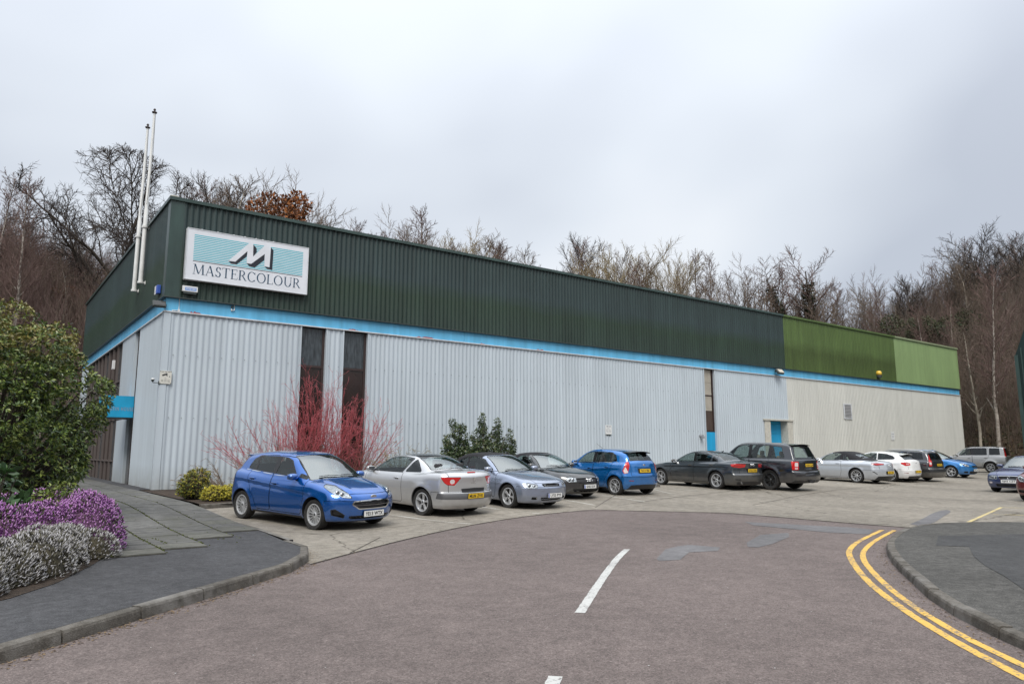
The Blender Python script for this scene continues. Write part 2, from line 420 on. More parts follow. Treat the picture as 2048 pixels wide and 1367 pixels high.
    def xsurf(s, y, z, end):
        y = np.atleast_1d(np.asarray(y, float)); z = np.atleast_1d(np.asarray(z, float))
        a = np.full(y.shape, s.L / 2); b = np.full(y.shape, -.1 if end == 'n' else s.L + .1)
        n = 60; r = np.full(y.shape, np.nan)
        ts = np.linspace(0, 1, n); prev = b.copy(); out = a.copy(); done = np.zeros(y.shape, bool)
        for t in ts:
            p = b + (a - b) * t; i = (s.F(p, y, z) < 0) & ~done; out = np.where(i, p, out); done |= i
        lo = out; hi = out + (b - a) / (n - 1)
        for _ in range(12):
            m = (lo + hi) / 2; i = s.F(m, y, z) < 0; lo = np.where(i, m, lo); hi = np.where(i, hi, m)
        return lo
    def zsurf(s, x, y):
        x = np.atleast_1d(np.asarray(x, float)); y = np.atleast_1d(np.asarray(y, float)); a = np.full(x.shape, .55); b = np.full(x.shape, s.H + .1)
        for _ in range(22):
            m = (a + b) / 2; i = s.F(x, y, m) < 0; a = np.where(i, m, a); b = np.where(i, b, m)
        return a

def split(V, N, T, f):
    """cut the triangles T along f = 0 (f: value per vertex) -> V, N, inside, outside"""
    s = f < 0; ts = s[T]; k = ts.sum(1)
    ins = T[k == 3]; out = T[k == 0]; M = T[(k == 1) | (k == 2)]
    if not len(M): return V, N, ins, out
    ms = s[M]; one = ms.sum(1) == 1                       # the odd vertex out goes first
    odd = np.where(one, ms.argmax(1), (~ms).argmax(1))
    M = np.stack([M[np.arange(len(M)), (odd + j) % 3] for j in range(3)], 1)
    E = np.concatenate([M[:, [0, 1]], M[:, [0, 2]]]); Es = np.sort(E, 1)
    key = Es[:, 0].astype(np.int64) * (len(V) + 1) + Es[:, 1]
    u, fi, inv = np.unique(key, return_index=True, return_inverse=True)
    a, b = Es[fi, 0], Es[fi, 1]; t = np.clip(f[a] / (f[a] - f[b]), .001, .999)[:, None]
    nV = V[a] + (V[b] - V[a]) * t; nN = N[a] + (N[b] - N[a]) * t; nN /= np.linalg.norm(nN, axis=1)[:, None].clip(1e-6)
    base = len(V); V = np.concatenate([V, nV]); N = np.concatenate([N, nN]); inv = inv.ravel()
    n = len(M); A, B = base + inv[:n], base + inv[n:]
    tip = np.stack([M[:, 0], A, B], 1); q1 = np.stack([A, M[:, 1], M[:, 2]], 1); q2 = np.stack([A, M[:, 2], B], 1)
    ins = np.concatenate([ins, tip[one], q1[~one], q2[~one]]); out = np.concatenate([out, tip[~one], q1[one], q2[one]])
    return V, N, ins, out

M_BLACK = mat('black_plastic', (.022, .022, .024), rough=.45, bump=.1, bscale=300)
M_TRIM = mat('gloss_black_trim', (.012, .012, .013), rough=.15)
M_GREYPL = mat('grey_plastic', (.09, .09, .095), rough=.5)
M_SEAM = mat('seam_shadow', (.01, .01, .01), rough=.9)
M_TYRE = mat('tyre_rubber', (.022, .021, .02), rough=.85, noise=.5, nscale=14)
M_ALLOY = mat('alloy_silver', (.60, .61, .62), rough=.34, metal=.6, noise=.12, nscale=9)
M_ALLOYD = mat('alloy_dark', (.10, .105, .11), rough=.35, metal=.7)
M_CHROME = mat('chrome', (.75, .76, .78), rough=.12, metal=1.0)
M_LAMPIN = mat('lamp_reflector', (.42, .44, .46), rough=.32, metal=.7, bump=.8, bscale=38, noise=.4, nscale=25)
M_LAMPDK = mat('lamp_housing', (.08, .08, .09), rough=.3, metal=.3)
M_RED = mat('tail_lamp_red', (.50, .012, .012), rough=.12, coat=1.0)
M_REDD = mat('tail_lamp_dark_red', (.20, .012, .015), rough=.12, coat=1.0)
M_LCLEAR = mat('tail_lamp_clear', (.62, .55, .55), rough=.15, coat=1.0)
M_LAMPGL = glass('lamp_glass', (.93, .95, .96), 1.45)
M_GLASS = glass('car_glass', (.58, .66, .64), 1.58)
M_GLASSD = glass('privacy_glass', (.12, .14, .14), 1.58)
M_GLASSW = glass('windscreen_glass', (.66, .73, .71), 3.6)
M_INT = mat('cabin_trim', (.035, .035, .037), rough=.85)
M_SEATD = mat('dark_seat_cloth', (.03, .03, .032), rough=.9)
M_SEATT = mat('tan_seat_leather', (.30, .24, .17), rough=.6)
M_PW = mat('plate_white', (.72, .72, .70), rough=.4)
M_PY = mat('plate_yellow', (.70, .45, .02), rough=.4)
M_PTX = mat('plate_lettering', (.012, .012, .014), rough=.5)
M_PBLUE = mat('plate_blue_band', (.01, .06, .35), rough=.4)
M_TOP = mat('soft_top_fabric', (.016, .016, .019), rough=.95, bump=.4, bscale=400)
M_TAX = mat('paper_disc', (.6, .6, .55), rough=.8)

def wheel(parent, Rr, wdt, style, rimR, malloy, loc, rz, proto=None):
    """wheel > tyre, rim, hub_cap, brake_disc ; local: axle along Y, outer face towards -Y before turning"""
    if proto is not None:
        w = proto.copy(); C.objects.link(w); w.parent = parent; w.location = loc; w.rotation_euler = (0, random.uniform(0, 6), rz)
        w.rotation_mode = 'XYZ'
        for ch in proto.children: c = ch.copy(); C.objects.link(c); c.parent = w
        return w
    n, wid, kind = style
    Mx = Matrix.Rotation(PI/2, 4, 'X')          # local z -> -y
    hwd = wdt / 2
    m = MB(); prof = [(rimR - .005, -hwd*.80), (rimR + .012, -hwd*.93), (Rr*.80 + rimR*.2, -hwd*1.02), (Rr*.93, -hwd*.95), (Rr*.985, -hwd*.78), (Rr, -hwd*.5),
                      (Rr, hwd*.5), (Rr*.985, hwd*.78), (Rr*.93, hwd*.95), (Rr*.80 + rimR*.2, hwd*1.02), (rimR + .012, hwd*.93), (rimR - .005, hwd*.80)]
    m.lathe(prof, 40, M=Mx)
    for k in (-.35, 0, .35):                     # tread grooves
        pass
    r = MB()
    r.lathe([(rimR + .004, hwd*.86), (rimR - .006, hwd*.90), (rimR - .018, hwd*.86), (rimR - .024, hwd*.60), (rimR - .035, -hwd*.2), (rimR - .03, -hwd*.8)], 40, M=Mx)
    zf, zi = hwd*.72, hwd*.62                   # face height at rim and hub
    hub = .055
    def spoke(t, w0, w1, skew=0.0, z0=zi, z1=zf, r0=hub*.7, r1=rimR-.012):
        c, s_ = math.cos(t), math.sin(t); c1, s1 = math.cos(t + skew), math.sin(t + skew)
        a = Vector((c, s_, 0)) * r0; b = Vector((c1, s1, 0)) * r1; d = (b - a).normalized(); q = Vector((-d.y, d.x, 0))
        mid = (a + b) / 2
        sec = []
        for p, w_, zt in ((a, w0, z0), (mid, (w0 + w1) / 2 * .92, (z0 + z1)/2 - .006), (b, w1, z1)):
            sec.append([p + q*w_/2 + Vector((0, 0, zt - .028)), p + q*w_*.36 + Vector((0, 0, zt)), p - q*w_*.36 + Vector((0, 0, zt)), p - q*w_/2 + Vector((0, 0, zt - .028))])
        bI = len(r.v)
        for sc_ in sec: r.v += [tuple(Mx @ v) for v in sc_]
        for i in range(2):
            for j in range(4):
                r.f.append((bI + i*4 + j, bI + i*4 + (j+1) % 4, bI + (i+1)*4 + (j+1) % 4, bI + (i+1)*4 + j)); r.mi.append(0)
    for k in range(n):
        t = 2*PI*k/n
        if kind == 'plain': spoke(t, wid*.8, wid)
        elif kind == 'wide': spoke(t, wid*.45, wid*1.5)
        elif kind == 'twin':
            a = wid*1.1/rimR; spoke(t - a*.45, wid*.5, wid*.5, -a*.35); spoke(t + a*.45, wid*.5, wid*.5, a*.35)
        elif kind == 'vee':
            a = 2*PI/n*.23; spoke(t, wid*.6, wid*.5, -a); spoke(t, wid*.6, wid*.5, a)
    r.lathe([(.0, zi + .006), (hub*.75, zi + .006), (hub, zi - .004), (hub*1.02, zi - .03)], 20, M=Mx)
    e = empty('wheel', loc, rz, parent=parent)
    ty = m.build('tyre', M_TYRE, e, smooth=True, angle=50)
    r.build('rim', malloy, e, smooth=True, angle=35)
    b = MB(); b.lathe([(.0, 0), (rimR*.78, 0.0), (rimR*.78, -.012), (0, -.012)], 28, M=Mx); b.lathe([(rimR-.004, -hwd*.55), (0, -hwd*.55)], 20, M=Mx)
    b.build('brake_disc', [mat_get('brake_steel')], e, smooth=False)
    c = MB(); c.lathe([(0, zi + .011), (hub*.42, zi + .010), (hub*.46, zi + .004)], 16, M=Mx); c.build('hub_cap', M_ALLOYD if malloy is M_ALLOY else M_CHROME, e)
    return e
_mg = {}
def mat_get(n):
    if n not in _mg: _mg[n] = {'brake_steel': lambda: mat('brake_steel', (.09, .085, .08), rough=.5, metal=.6)}[n]()
    return _mg[n]

def plate(parent, text, yellow, band, cx, cz, xs, tilt, nose, name='number_plate'):
    """UK plate 520 x 111 mm; local frame of the car: nose towards +X"""
    m = MB(); m.box(-.26, -.0555, -.004, .26, .0555, .004)
    Rt = Matrix(((0, 0, 1), (1, 0, 0), (0, 1, 0))).to_4x4() if nose else Matrix(((0, 0, -1), (-1, 0, 0), (0, 1, 0))).to_4x4()
    Mw = Matrix.Translation((xs, cx, cz)) @ Matrix.Rotation(tilt, 4, 'Y') @ Rt
    def put(o, dz=0.0): o.matrix_local = Mw @ Matrix.Translation((0, 0, dz)); return o
    p = put(m.build(name, M_PY if yellow else M_PW, parent, bevel=.002))
    V, F = text_mesh(text, .105, .0035, 1.02)
    w = np.ptp(V[:, 0]); V[:, 0] *= (.40 if band else .46) / w; V[:, 1] *= .076 / np.ptp(V[:, 1])
    if band: V[:, 0] += .025
    t = mesh_np('lettering', V, F, M_PTX, p); t.location = (0, 0, .0052)
    if band:
        b = MB(); b.box(-.255, -.052, .004, -.215, .052, .0055); b.build('blue_band', M_PBLUE, p)
    fr = MB(); fr.box(-.268, -.062, -.012, .268, .062, -.005); fr.build('plate_holder', M_BLACK, p)
    return p

def rbox(parent, name, m, c, d, bevel=.02, rot=None, seg=3):
    q = MB(); q.cbox((0, 0, 0), d); o = q.build(name, m, parent, smooth=True); o.location = c
    if rot: o.rotation_euler = rot
    bm = o.modifiers.new('bevel', 'BEVEL'); bm.width = bevel; bm.segments = seg; bm.limit_method = 'NONE'
    return o

def build_car(S, loc, heading, label, group, res=.03, tilt=0.0, roll=0.0):
    """heading: direction of the nose (degrees from +X). Local frame: nose +X, origin on the ground midway between the axles"""
    car = Car(S, res); g = S.get
    V, N, T = car.mesh()
    root = empty(S['name'], loc, R(heading), label, 'car', group)
    root.rotation_euler = (roll, tilt, R(heading))
    xo = car.fo + car.wb / 2
    pm = S['paint']
    def fld(fn): return fn(V[:, 0], V[:, 1], V[:, 2])
    def toL(A): A = A.copy(); A[:, 0] = xo - A[:, 0]; A[:, 1] = -A[:, 1]; return A      # half turn about z
    def emit(name, tris, m, parent=root, off=0.0, sides=False, nrm=True):
        if not len(tris): return []
        sets = [tris]
        if sides:
            cy = V[tris].mean(1)[:, 1]; sets = [tris[cy > 0], tris[cy <= 0]]
        out = []
        for tr in sets:
            if len(tr) < 2: continue
            u, inv = np.unique(tr, return_inverse=True); inv = inv.reshape(tr.shape)
            vv = V[u] + N[u] * (off[u][:, None] if isinstance(off, np.ndarray) else off); nn = N[u].copy(); nn[:, 0] *= -1; nn[:, 1] *= -1
            out.append(mesh_np(name, toL(vv), inv, m, parent, smooth=True, normals=nn if nrm else None))
        return out
    x_, y_, z_ = 0, 1, 2
    def cut(tris, fn):
        nonlocal V, N
        f = np.asarray(fld(fn), float); V2, N2, a, b = split(V, N, tris, f); V, N = V2, N2; return a, b
    body = T
    belt = g('belt', .95)
    # wheel wells and floor
    arch, body = cut(body, lambda x, y, z: np.maximum(np.maximum(np.minimum(np.hypot(x-car.axf, z-car.R), np.hypot(x-car.axr, z-car.R)) - car.arch, z - 1.2), .42 - np.abs(y)))
    for ax in (car.axf, car.axr):
        th = np.linspace(-.95, PI + .95, 40); xx = ax + car.arch * np.cos(th); zz = car.R + car.arch * np.sin(th)
        k = zz > car.zb + .004; xx, zz = xx[k], zz[k]; n = len(xx)
        yy = car.ysurf(xx, zz, .3)
        for sg in (1, -1):
            for nm, ya, yb, mm_ in (('arch_lip', yy - .001, yy - .022, pm), ('wheel_arch_liner', yy - .022, np.full(n, .42), M_BLACK)):
                P = np.concatenate([np.stack([xx, sg * ya, zz], 1), np.stack([xx, sg * yb, zz], 1)])
                Q = np.array([[i, i+1, n+i+1, n+i] for i in range(n-1)])
                if nm == 'wheel_arch_liner':
                    P = np.concatenate([P, [[ax, sg * .42, car.R]]]); T3 = [[n+i, n+i+1, 2*n] for i in range(n-1)]
                    Q = np.concatenate([np.concatenate([Q[:, [0, 1, 2]], Q[:, [0, 2, 3]]]), np.array(T3)])
                mesh_np(nm, toL(P), Q, mm_, root, smooth=True)
    floor, body = cut(body, lambda x, y, z: z - (car.zb + g('sillblack', .012)))
    emit('underbody', floor, M_BLACK)
    panes = []
    # side windows
    sidecond = lambda x, y, z: (car.gside(x, z) - g('sidec', .10)) - np.abs(y)
    for (poly, kind) in g('windows', []):
        r = g('wr', .035)
        if 'wtrim' in S:
            t = S['wtrim']
        a, body = cut(body, lambda x, y, z: smax(rpoly(x, z, poly, r), sidecond(x, y, z), .005))
        # thin rubber edge
        rim_, inn = a, a
        b_in, b_rim = cut(a, lambda x, y, z: rpoly(x, z, poly, r) + .014)
        emit('window_seal', b_rim, M_TRIM, sides=True)
        emit('side_window', b_in, {'g': M_GLASS, 'd': M_GLASSD, 'k': M_TRIM}[kind], sides=True, off=-.003)
    if 'blacks' in S:
        for poly in S['blacks']:
            a, body = cut(body, lambda x, y, z: smax(sdpoly(x, z, poly), sidecond(x, y, z), .003))
            emit('window_pillar_trim', a, M_TRIM, sides=True)
    # screens
    s1, s2, pw = g('ws')
    fw = lambda x, y, z: smax(smax(np.abs(y) - (car.gside(x, z) - pw), smax(s1 - car.sp(x, np.abs(y)), car.sp(x, np.abs(y)) - s2, .03), .05),
                              np.maximum(x - car.smid, .8 - z), .004)
    a, body = cut(body, fw)
    b_in, b_rim = cut(a, lambda x, y, z: fw(x, y, z) + .022)
    emit('windscreen_seal', b_rim, M_TRIM); emit('windscreen', b_in, M_GLASSW, off=-.003)
    r1, r2, pw2 = g('rs')
    zmin = g('rsz', .9)
    fr_ = lambda x, y, z: smax(smax(np.abs(y) - (car.gside(x, z) - pw2), smax(r1 - car.sp(x, np.abs(y)), car.sp(x, np.abs(y)) - r2, .03), .05),
                               np.maximum(car.smid - x, zmin - z), .004)
    a, body = cut(body, fr_)
    b_in, b_rim = cut(a, lambda x, y, z: fr_(x, y, z) + .02)
    emit('rear_window_seal', b_rim, M_TRIM); emit('rear_window', b_in, g('rglass', M_GLASS), off=-.003)
    # soft top / glass roof / roof panel
    if 'softtop' in S:
        xa, za, zslope = S['softtop']
        gtop = lambda x, y, z: np.maximum(np.maximum(xa - car.sp(x, np.abs(y)), (za + zslope * (x - xa)) - z), np.abs(y) - car.gside(x, z) - .03)
        a, body = cut(body, gtop); emit('soft_top', a, M_TOP)
    if 'glassroof' in S:
        xa, xb = S['glassroof']
        a, body = cut(body, lambda x, y, z: np.maximum(np.maximum(xa - x, x - xb), np.maximum(np.abs(y) - (car.gside(x, z) - .10), 1.1 - z)))
        emit('roof_panel', a, M_TRIM)
    # lamps: walked-round coordinate from the centre of the nose or tail towards the flank
    sn = lambda x, y: np.abs(y) + x; st = lambda x, y: np.abs(y) + (car.L - x)
    for (poly, *opt) in g('headlights', []):
        fh = lambda x, y, z: np.maximum(rpoly(sn(x, y), z, poly, .02), x - 1.3)
        a, body = cut(body, fh)
        ri, rr = a, None
        b_in, b_rim = cut(a, lambda x, y, z: fh(x, y, z) + .008)
        emit('lamp_seal', b_rim, M_SEAM, sides=True)
        hl = emit('headlight', b_in, M_LAMPGL, sides=True)
        lo = opt[0] if opt else None
        for h_ in hl:
            sg = 1 if np.mean([v.co.y for v in h_.data.vertices]) > 0 else -1
            sel = b_in[(V[b_in].mean(1)[:, 1] * -sg) > 0]
            shr, _ = cut(sel, lambda x, y, z: fh(x, y, z) + .006)
            emit('reflector', shr, opt[1] if len(opt) > 1 and opt[1] else M_LAMPIN, parent=h_, off=np.clip(fld(fh) + .006, -.05, 0))
            for (su, zz, rad) in (lo or []):
                # a projector lens in the lamp
                P = V[np.unique(sel)]; k = np.argmin((np.abs(P[:, 1]) + P[:, 0] - su)**2 + (P[:, 2] - zz)**2); p = P[k]
                pl = toL(np.array([[p[0] + .035, p[1] - math.copysign(.01, p[1]), p[2]]]))[0]
                b = MB(); Mr = Matrix.Translation(Vector(pl)) @ Matrix.Rotation(PI/2, 4, 'Y')
                b.lathe([(rad*1.25, -.01), (rad*1.3, .012), (rad*1.05, .012), (rad*1.0, .0)], 18, M=Mr)
                b.lathe([(rad, .0), (rad*.8, .012), (rad*.45, .02), (0, .023)], 18, M=Mr, mi=1)
                b.build('bulb_lens', [M_CHROME, M_LAMPDK], h_, smooth=True)
    for (poly, kind) in g('taillights', []):
        fh = lambda x, y, z: np.maximum(rpoly(st(x, y), z, poly, .018), car.L - 1.3 - x)
        a, body = cut(body, fh)
        b_in, b_rim = cut(a, lambda x, y, z: fh(x, y, z) + .007)
        emit('lamp_seal', b_rim, M_SEAM, sides=True)
        parts = []
        for (ip, im) in (kind[1:] if isinstance(kind, tuple) else []):
            c_, b_in = cut(b_in, lambda x, y, z: rpoly(st(x, y), z, ip, .012)); parts.append((c_, im))
        mk = {'r': M_RED, 'd': M_REDD}[kind[0]]
        tl = emit('tail_light', b_in, mk, sides=True, off=.003)
        for c_, im in parts:
            for t_ in tl:
                sg = 1 if np.mean([v.co.y for v in t_.data.vertices]) > 0 else -1
                emit('lamp_segment', c_[(V[c_].mean(1)[:, 1] * -sg) > 0], im, parent=t_, off=.003)
    # things on nose and tail: (name, end, polygon in (|y| or y, z), material, push, slats)
    for (name, end, poly, m_, push, slats) in g('fascia', []):
        lim = (lambda x: x - 1.0) if end == 'n' else (lambda x: car.L - 1.0 - x)
        wr = len(poly) > 0 and min(p[0] for p in poly) >= -1e-6 and S.get('absy', True)
        fc = lambda x, y, z: np.maximum(rpoly(np.abs(y) if wr else y, z, [(p[0] if p[0] > 1e-3 else -.1, p[1]) for p in poly], .015), lim(x))
        a, body = cut(body, fc)
        paired = wr and min(p[0] for p in poly) > .01
        if push:
            b_in, b_rim = cut(a, lambda x, y, z: fc(x, y, z) + push[1])
            emit(name + '_frame', b_rim, push[2], sides=paired, off=.004)
            sl = []
            for (z0, z1) in (slats or []):
                c_, b_in2 = cut(b_in, lambda x, y, z: np.maximum(z0 - z, z - z1)); sl.append(c_); b_in = b_in2
            base = emit(name, b_in, m_, sides=paired, off=-push[0])
            for c_ in sl:
                if base: emit('grille_bar', c_, push[3] if len(push) > 3 else M_CHROME, parent=base[0])
        else: emit(name, a, m_, sides=paired, off=.003)
    # trim on the flanks: polygon in (x,z)
    for (name, poly, m_) in g('flank', []):
        a, body = cut(body, lambda x, y, z: np.maximum(sdpoly(x, z, poly), .45 - np.abs(y)))
        emit(name, a, m_, sides=True, off=.004)
    # doors with shut lines
    hnd = g('handles', [])
    for di, poly in enumerate(g('doors', [])):
        fd = lambda x, y, z: np.maximum(rpoly(x, z, poly, .05), .50 - np.abs(y))
        a, body = cut(body, lambda x, y, z: fd(x, y, z) - .006)
        b_in, gap = cut(a, lambda x, y, z: fd(x, y, z) + .006)
        emit('shut_line', gap, M_SEAM, sides=True, off=-.012)
        drs = emit('door', b_in, pm, sides=True)
        if di < len(hnd):
            hx, hz = hnd[di]
            yy = float(car.ysurf(hx, hz)[0])
            for d_ in drs:
                sg = -1 if np.mean([v.co.y for v in d_.data.vertices]) > 0 else 1
                q = toL(np.array([[hx, sg * (yy + .018), hz]]))[0]
                o = rbox(d_, 'handle', g('hmat', pm), q, (.19, .022, .028), .010)
                q = toL(np.array([[hx, sg * (yy + .002), hz - .012]]))[0]
                rbox(d_, 'handle_recess', M_SEAM, q, (.12, .012, .045), .005)
    zbf, zbr = g('zbump', (.60, .60))
    for nm, fn in (('front_bumper', lambda c, x, y, z: np.maximum(x - c.axf + c.arch - .03, z - zbf)), ('rear_bumper', lambda c, x, y, z: np.maximum(c.axr + c.arch - .03 - x, z - zbr))):
        f2 = lambda x, y, z: fn(car, x, np.abs(y), z)
        a, body = cut(body, lambda x, y, z: f2(x, y, z) - .0045)
        i2, gap = cut(a, lambda x, y, z: f2(x, y, z) + .0045)
        emit('shut_line', gap, M_SEAM, off=-.01); emit(nm, i2, pm)
    for (name, fn) in g('seams', []):          # other shut lines: a field
        f2 = lambda x, y, z: fn(car, x, np.abs(y), z)
        a, body = cut(body, lambda x, y, z: f2(x, y, z) - .0055)
        i2, gap = cut(a, lambda x, y, z: f2(x, y, z) + .0055)
        emit('shut_line', gap, M_SEAM, off=-.01)
        emit(name, i2, pm)
    emit('body', body, pm)
    # wheels
    ns, alloy = g('spokes'), g('alloy', M_ALLOY)
    proto = None
    yw = g('track', car.W/2 - .118); tw = g('tyrew', .205)
    for ax in (car.axf, car.axr):
        for sg in (1, -1):
            p = (xo - ax, sg * yw, car.R)
            w = wheel(root, car.R, tw, ns, g('rimR'), alloy, p, PI if sg > 0 else 0, proto)
            if proto is None: proto = w
    # plates
    if 'plate_n' in S:
        tx, zc, band = S['plate_n']; xs = xo - float(car.xsurf(0, zc, 'n')[0]); plate(root, tx, False, band, g('ploff', 0), zc, xs + .022, g('ptilt', -.05), True)
    if 'plate_t' in S:
        tx, zc, band, til = S['plate_t']; xs = xo - float(car.xsurf(0, zc, 't')[0]); plate(root, tx, True, band, 0, zc, xs - .02, til, False)
    # mirrors
    if 'mirror' in S:
        mxx, mz, mm = S['mirror']; yy = float(car.ysurf(mxx, mz - .05)[0])
        for sg in (1, -1):
            e = empty('mirror', parent=root); e.location = (xo - mxx, -sg * (yy + .11), mz)
            o = MB(); prof = []
            n1, n2 = 12, 8
            for i in range(n2 + 1):
                ph = PI * i / n2
                for k in range(n1):
                    t = 2*PI*k/n1; ct, st_ = math.cos(t), math.sin(t)
                    sx = math.sin(ph)
                    ex = lambda v, p_: math.copysign(abs(v)**p_, v)
                    xx = .085 * (math.cos(ph)); xx = max(xx, -.045)
                    o.v.append((xx, ex(ct, .75) * .115 * max(sx, .02)**.6, ex(st_, .75) * .07 * max(sx, .02)**.6))
            for i in range(n2):
                for k in range(n1): o.f.append((i*n1+k, i*n1+(k+1) % n1, (i+1)*n1+(k+1) % n1, (i+1)*n1+k)); o.mi.append(0)
            sh = o.build('mirror_shell', mm or pm, e, smooth=True)
            st2 = MB(); st2.tube([(0, sg*.06, -.05), (-.01, sg*.13, -.07)], [.02, .022], 8); st2.build('mirror_stalk', M_BLACK, e)
            gl = MB(); gl.box(-.051, -.095, -.05, -.047, .095, .05); gl.build('mirror_glass', M_CHROME, e, bevel=.01)
    # wipers, aerial, exhaust, rails, spoiler
    if g('wiper', True):
        for (ya, yb) in ((.62, .02), (.05, -.50)):
            xs_ = [s1 + .02 + car.bf * 0, s1 + .05]
            pts = []
            for t in np.linspace(0, 1, 6):
                yq = ya + (yb - ya) * t; xq = s1 + .03 + .10 * t * (1 - t) + car.bf * yq**2 + .05 * t
                zq = float(car.zsurf(xq, abs(yq))[0]); pts.append((xo - xq, yq, zq + .018))
            w = MB(); w.tube(pts, .007, 5); w.build('wiper', M_BLACK, root)
    for (xx, yy, lean, ln) in g('aerial', []):
        zq = float(car.zsurf(xx, yy)[0]); w = MB(); w.tube([(xo-xx, 0, zq - .01), (xo-xx-.03, 0, zq + .02), (xo-xx-lean, 0, zq + ln)], [.014, .008, .003], 6); w.build('aerial', M_BLACK, root)
    if g('fin'):
        xx = S['fin']; zq = float(car.zsurf(xx, 0)[0]); w = MB(); w.quad((xo-xx+.06, 0, zq), (xo-xx-.06, -.02, zq), (xo-xx-.07, 0, zq+.055)); w.quad((xo-xx+.06, 0, zq), (xo-xx-.07, 0, zq+.055), (xo-xx-.06, .02, zq)); w.quad((xo-xx-.06, -.02, zq), (xo-xx-.06, .02, zq), (xo-xx-.07, 0, zq+.055)); w.build('aerial_fin', M_BLACK, root)
    for (ye, ze, rad) in g('exhaust', []):
        w = MB(); xs = xo - car.tail(ze); w.lathe([(rad, -.16), (rad, .0), (rad*.82, .0), (rad*.8, -.14), (0, -.14)], 16, M=Matrix.Translation((xs + .03, -ye, ze)) @ Matrix.Rotation(-PI/2, 4, 'Y'))
        w.build('exhaust_pipe', M_CHROME, root, smooth=True, angle=40)
    if 'rails' in S:
        xa, xb, yoff, mr_ = S['rails']
        for sg in (1, -1):
            pts = []
            for t in np.linspace(0, 1, 12):
                xq = xa + (xb - xa) * t; yq = car.gside(xq, 1.4) - yoff; zq = float(car.zsurf(xq, yq)[0])
                pts.append((xo - xq, -sg * yq, zq + .05 * min(1, 6 * min(t, 1 - t)) + .004))
            w = MB(); w.tube(pts, .016, 7); w.build('roof_rail', mr_, root, smooth=True)
    if 'spoiler' in S:
        xa, xb, zc, wd, th, sm = S['spoiler']
        w = MB(); n = 14
        for i in range(n + 1):
            yq = -wd + 2*wd*i/n; b = car.br * .9 * yq*yq; dz = -.05 * (yq/wd)**2
            w.v += [(xo - xa + b, yq, zc + dz), (xo - xb + b, yq, zc - th*.4 + dz), (xo - xb + b, yq, zc - th*.9 + dz), (xo - xa + b, yq, zc - th*1.6 + dz)]
            if i:
                for j in range(4): w.f.append(((i-1)*4+j, (i-1)*4+(j+1) % 4, i*4+(j+1) % 4, i*4+j)); w.mi.append(0)
        w.f.append((0, 1, 2, 3)); w.f.append((n*4+3, n*4+2, n*4+1, n*4)); w.mi += [0, 0]
        w.build('rear_spoiler', sm or pm, root, smooth=True, angle=40)
    # badge
    for (end, yb, zc_, kind, sz) in g('badges', []):
        xs = xo - float(car.xsurf(yb, zc_, end)[0]); sgn = 1 if end == 'n' else -1
        Mb = Matrix.Translation((xs + sgn * .006, -yb, zc_)) @ Matrix.Rotation(sgn * PI/2, 4, 'Y')
        w = MB()
        if kind == 'oval':
            w.lathe([(0, .008), (sz, .006), (sz*1.12, 0)], 20, M=Mb @ Matrix.Diagonal((.42, 1, 1, 1)))
        elif kind == 'rings':
            for k in range(4):
                w.lathe([(sz*.92, .004), (sz, .010), (sz*1.12, .004)], 18, M=Mb @ Matrix.Translation((0, (k-1.5)*sz*1.5, 0)))
        elif kind == 'star': 
            w.lathe([(sz*.85, .002), (sz, .01), (sz*1.1, .002)], 20, M=Mb)
        elif kind == 'diamond':
            w.quad(*[tuple(Mb @ Vector(p)) for p in ((sz, 0, .008), (0, sz*.7, .008), (-sz, 0, .008), (0, -sz*.7, .008))])
        elif kind == 'bar': w.cbox((xs + sgn*.006, -yb, zc_), (.012, sz*2, .018))
        w.build('badge', M_CHROME, root, smooth=True, angle=40)
    for (txt, end, yb, zc_, hgt) in g('texts', []):
        Vt, Ft = text_mesh(txt, hgt, .001, 1.1); sgn = 1 if end == 'n' else -1
        xs = xo - float(car.xsurf(abs(yb), zc_, end)[0])
        Vw = np.stack([np.full(len(Vt), xs + sgn*.008), Vt[:, 0]*sgn - yb, Vt[:, 1] + zc_], 1); mesh_np('badge_lettering', Vw, Ft, M_CHROME, root)
    # cabin
    if g('cabin', True):
        w = MB(); xa, xb = xo - (s1 + .35), xo - min(r2, car.L - .45)
        hwc = car.W/2 - .20
        w.box(xb, -hwc, car.zb + .1, xa + .25, hwc, car.zb + .14)
        w.box(xa - .05, -hwc, car.zb + .1, xa + .30, hwc, belt - .10)           # dashboard
        w.box(xb, -hwc, car.zb + .1, xb + .25, hwc, belt - .12)
        for sg in (1, -1): w.box(xb, sg*hwc - .02, car.zb + .1, xa + .25, sg*hwc + .02, belt - .10)
        w.build('cabin_lining', M_INT, root, bevel=.02)
        sm = g('seat', M_SEATD); zs = car.zb + .30; seatx = g('seatx', s1 + 1.25)
        roof_in = car.H - .10
        for row, sx in enumerate([seatx] + ([seatx + .85] if g('rear_seats', True) else [])):
            if sx > car.L - 1.05: continue
            for sg in (1, -1):
                hb = min(float(car.roof(sx + .1)) - .22, belt + .14)
                e = empty('seat', (xo - sx, sg * .36, 0), parent=root)
                rbox(e, 'seat_cushion', sm, (.20, 0, zs), (.48, .48, .14), .05)
                rbox(e, 'seat_back', sm, (-.10, 0, (zs + hb) / 2), (.12, .46, hb - zs + .04), .05, (0, -.18, 0))
                rbox(e, 'headrest', sm, (-.20, 0, hb + .10), (.09, .25, .16), .04)
        w = MB(); sx = xo - (seatx - .62); prof = []
        w.lathe([(.17, -.01), (.185, .0), (.17, .012), (.158, 0)], 20, M=Matrix.Translation((sx, -.36, belt - .02)) @ Matrix.Rotation(R(-65), 4, 'Y'), close=True)
        w.cbox((sx + .02, -.36, belt - .03), (.03, .32, .03)); w.build('steering_wheel', M_INT, root)
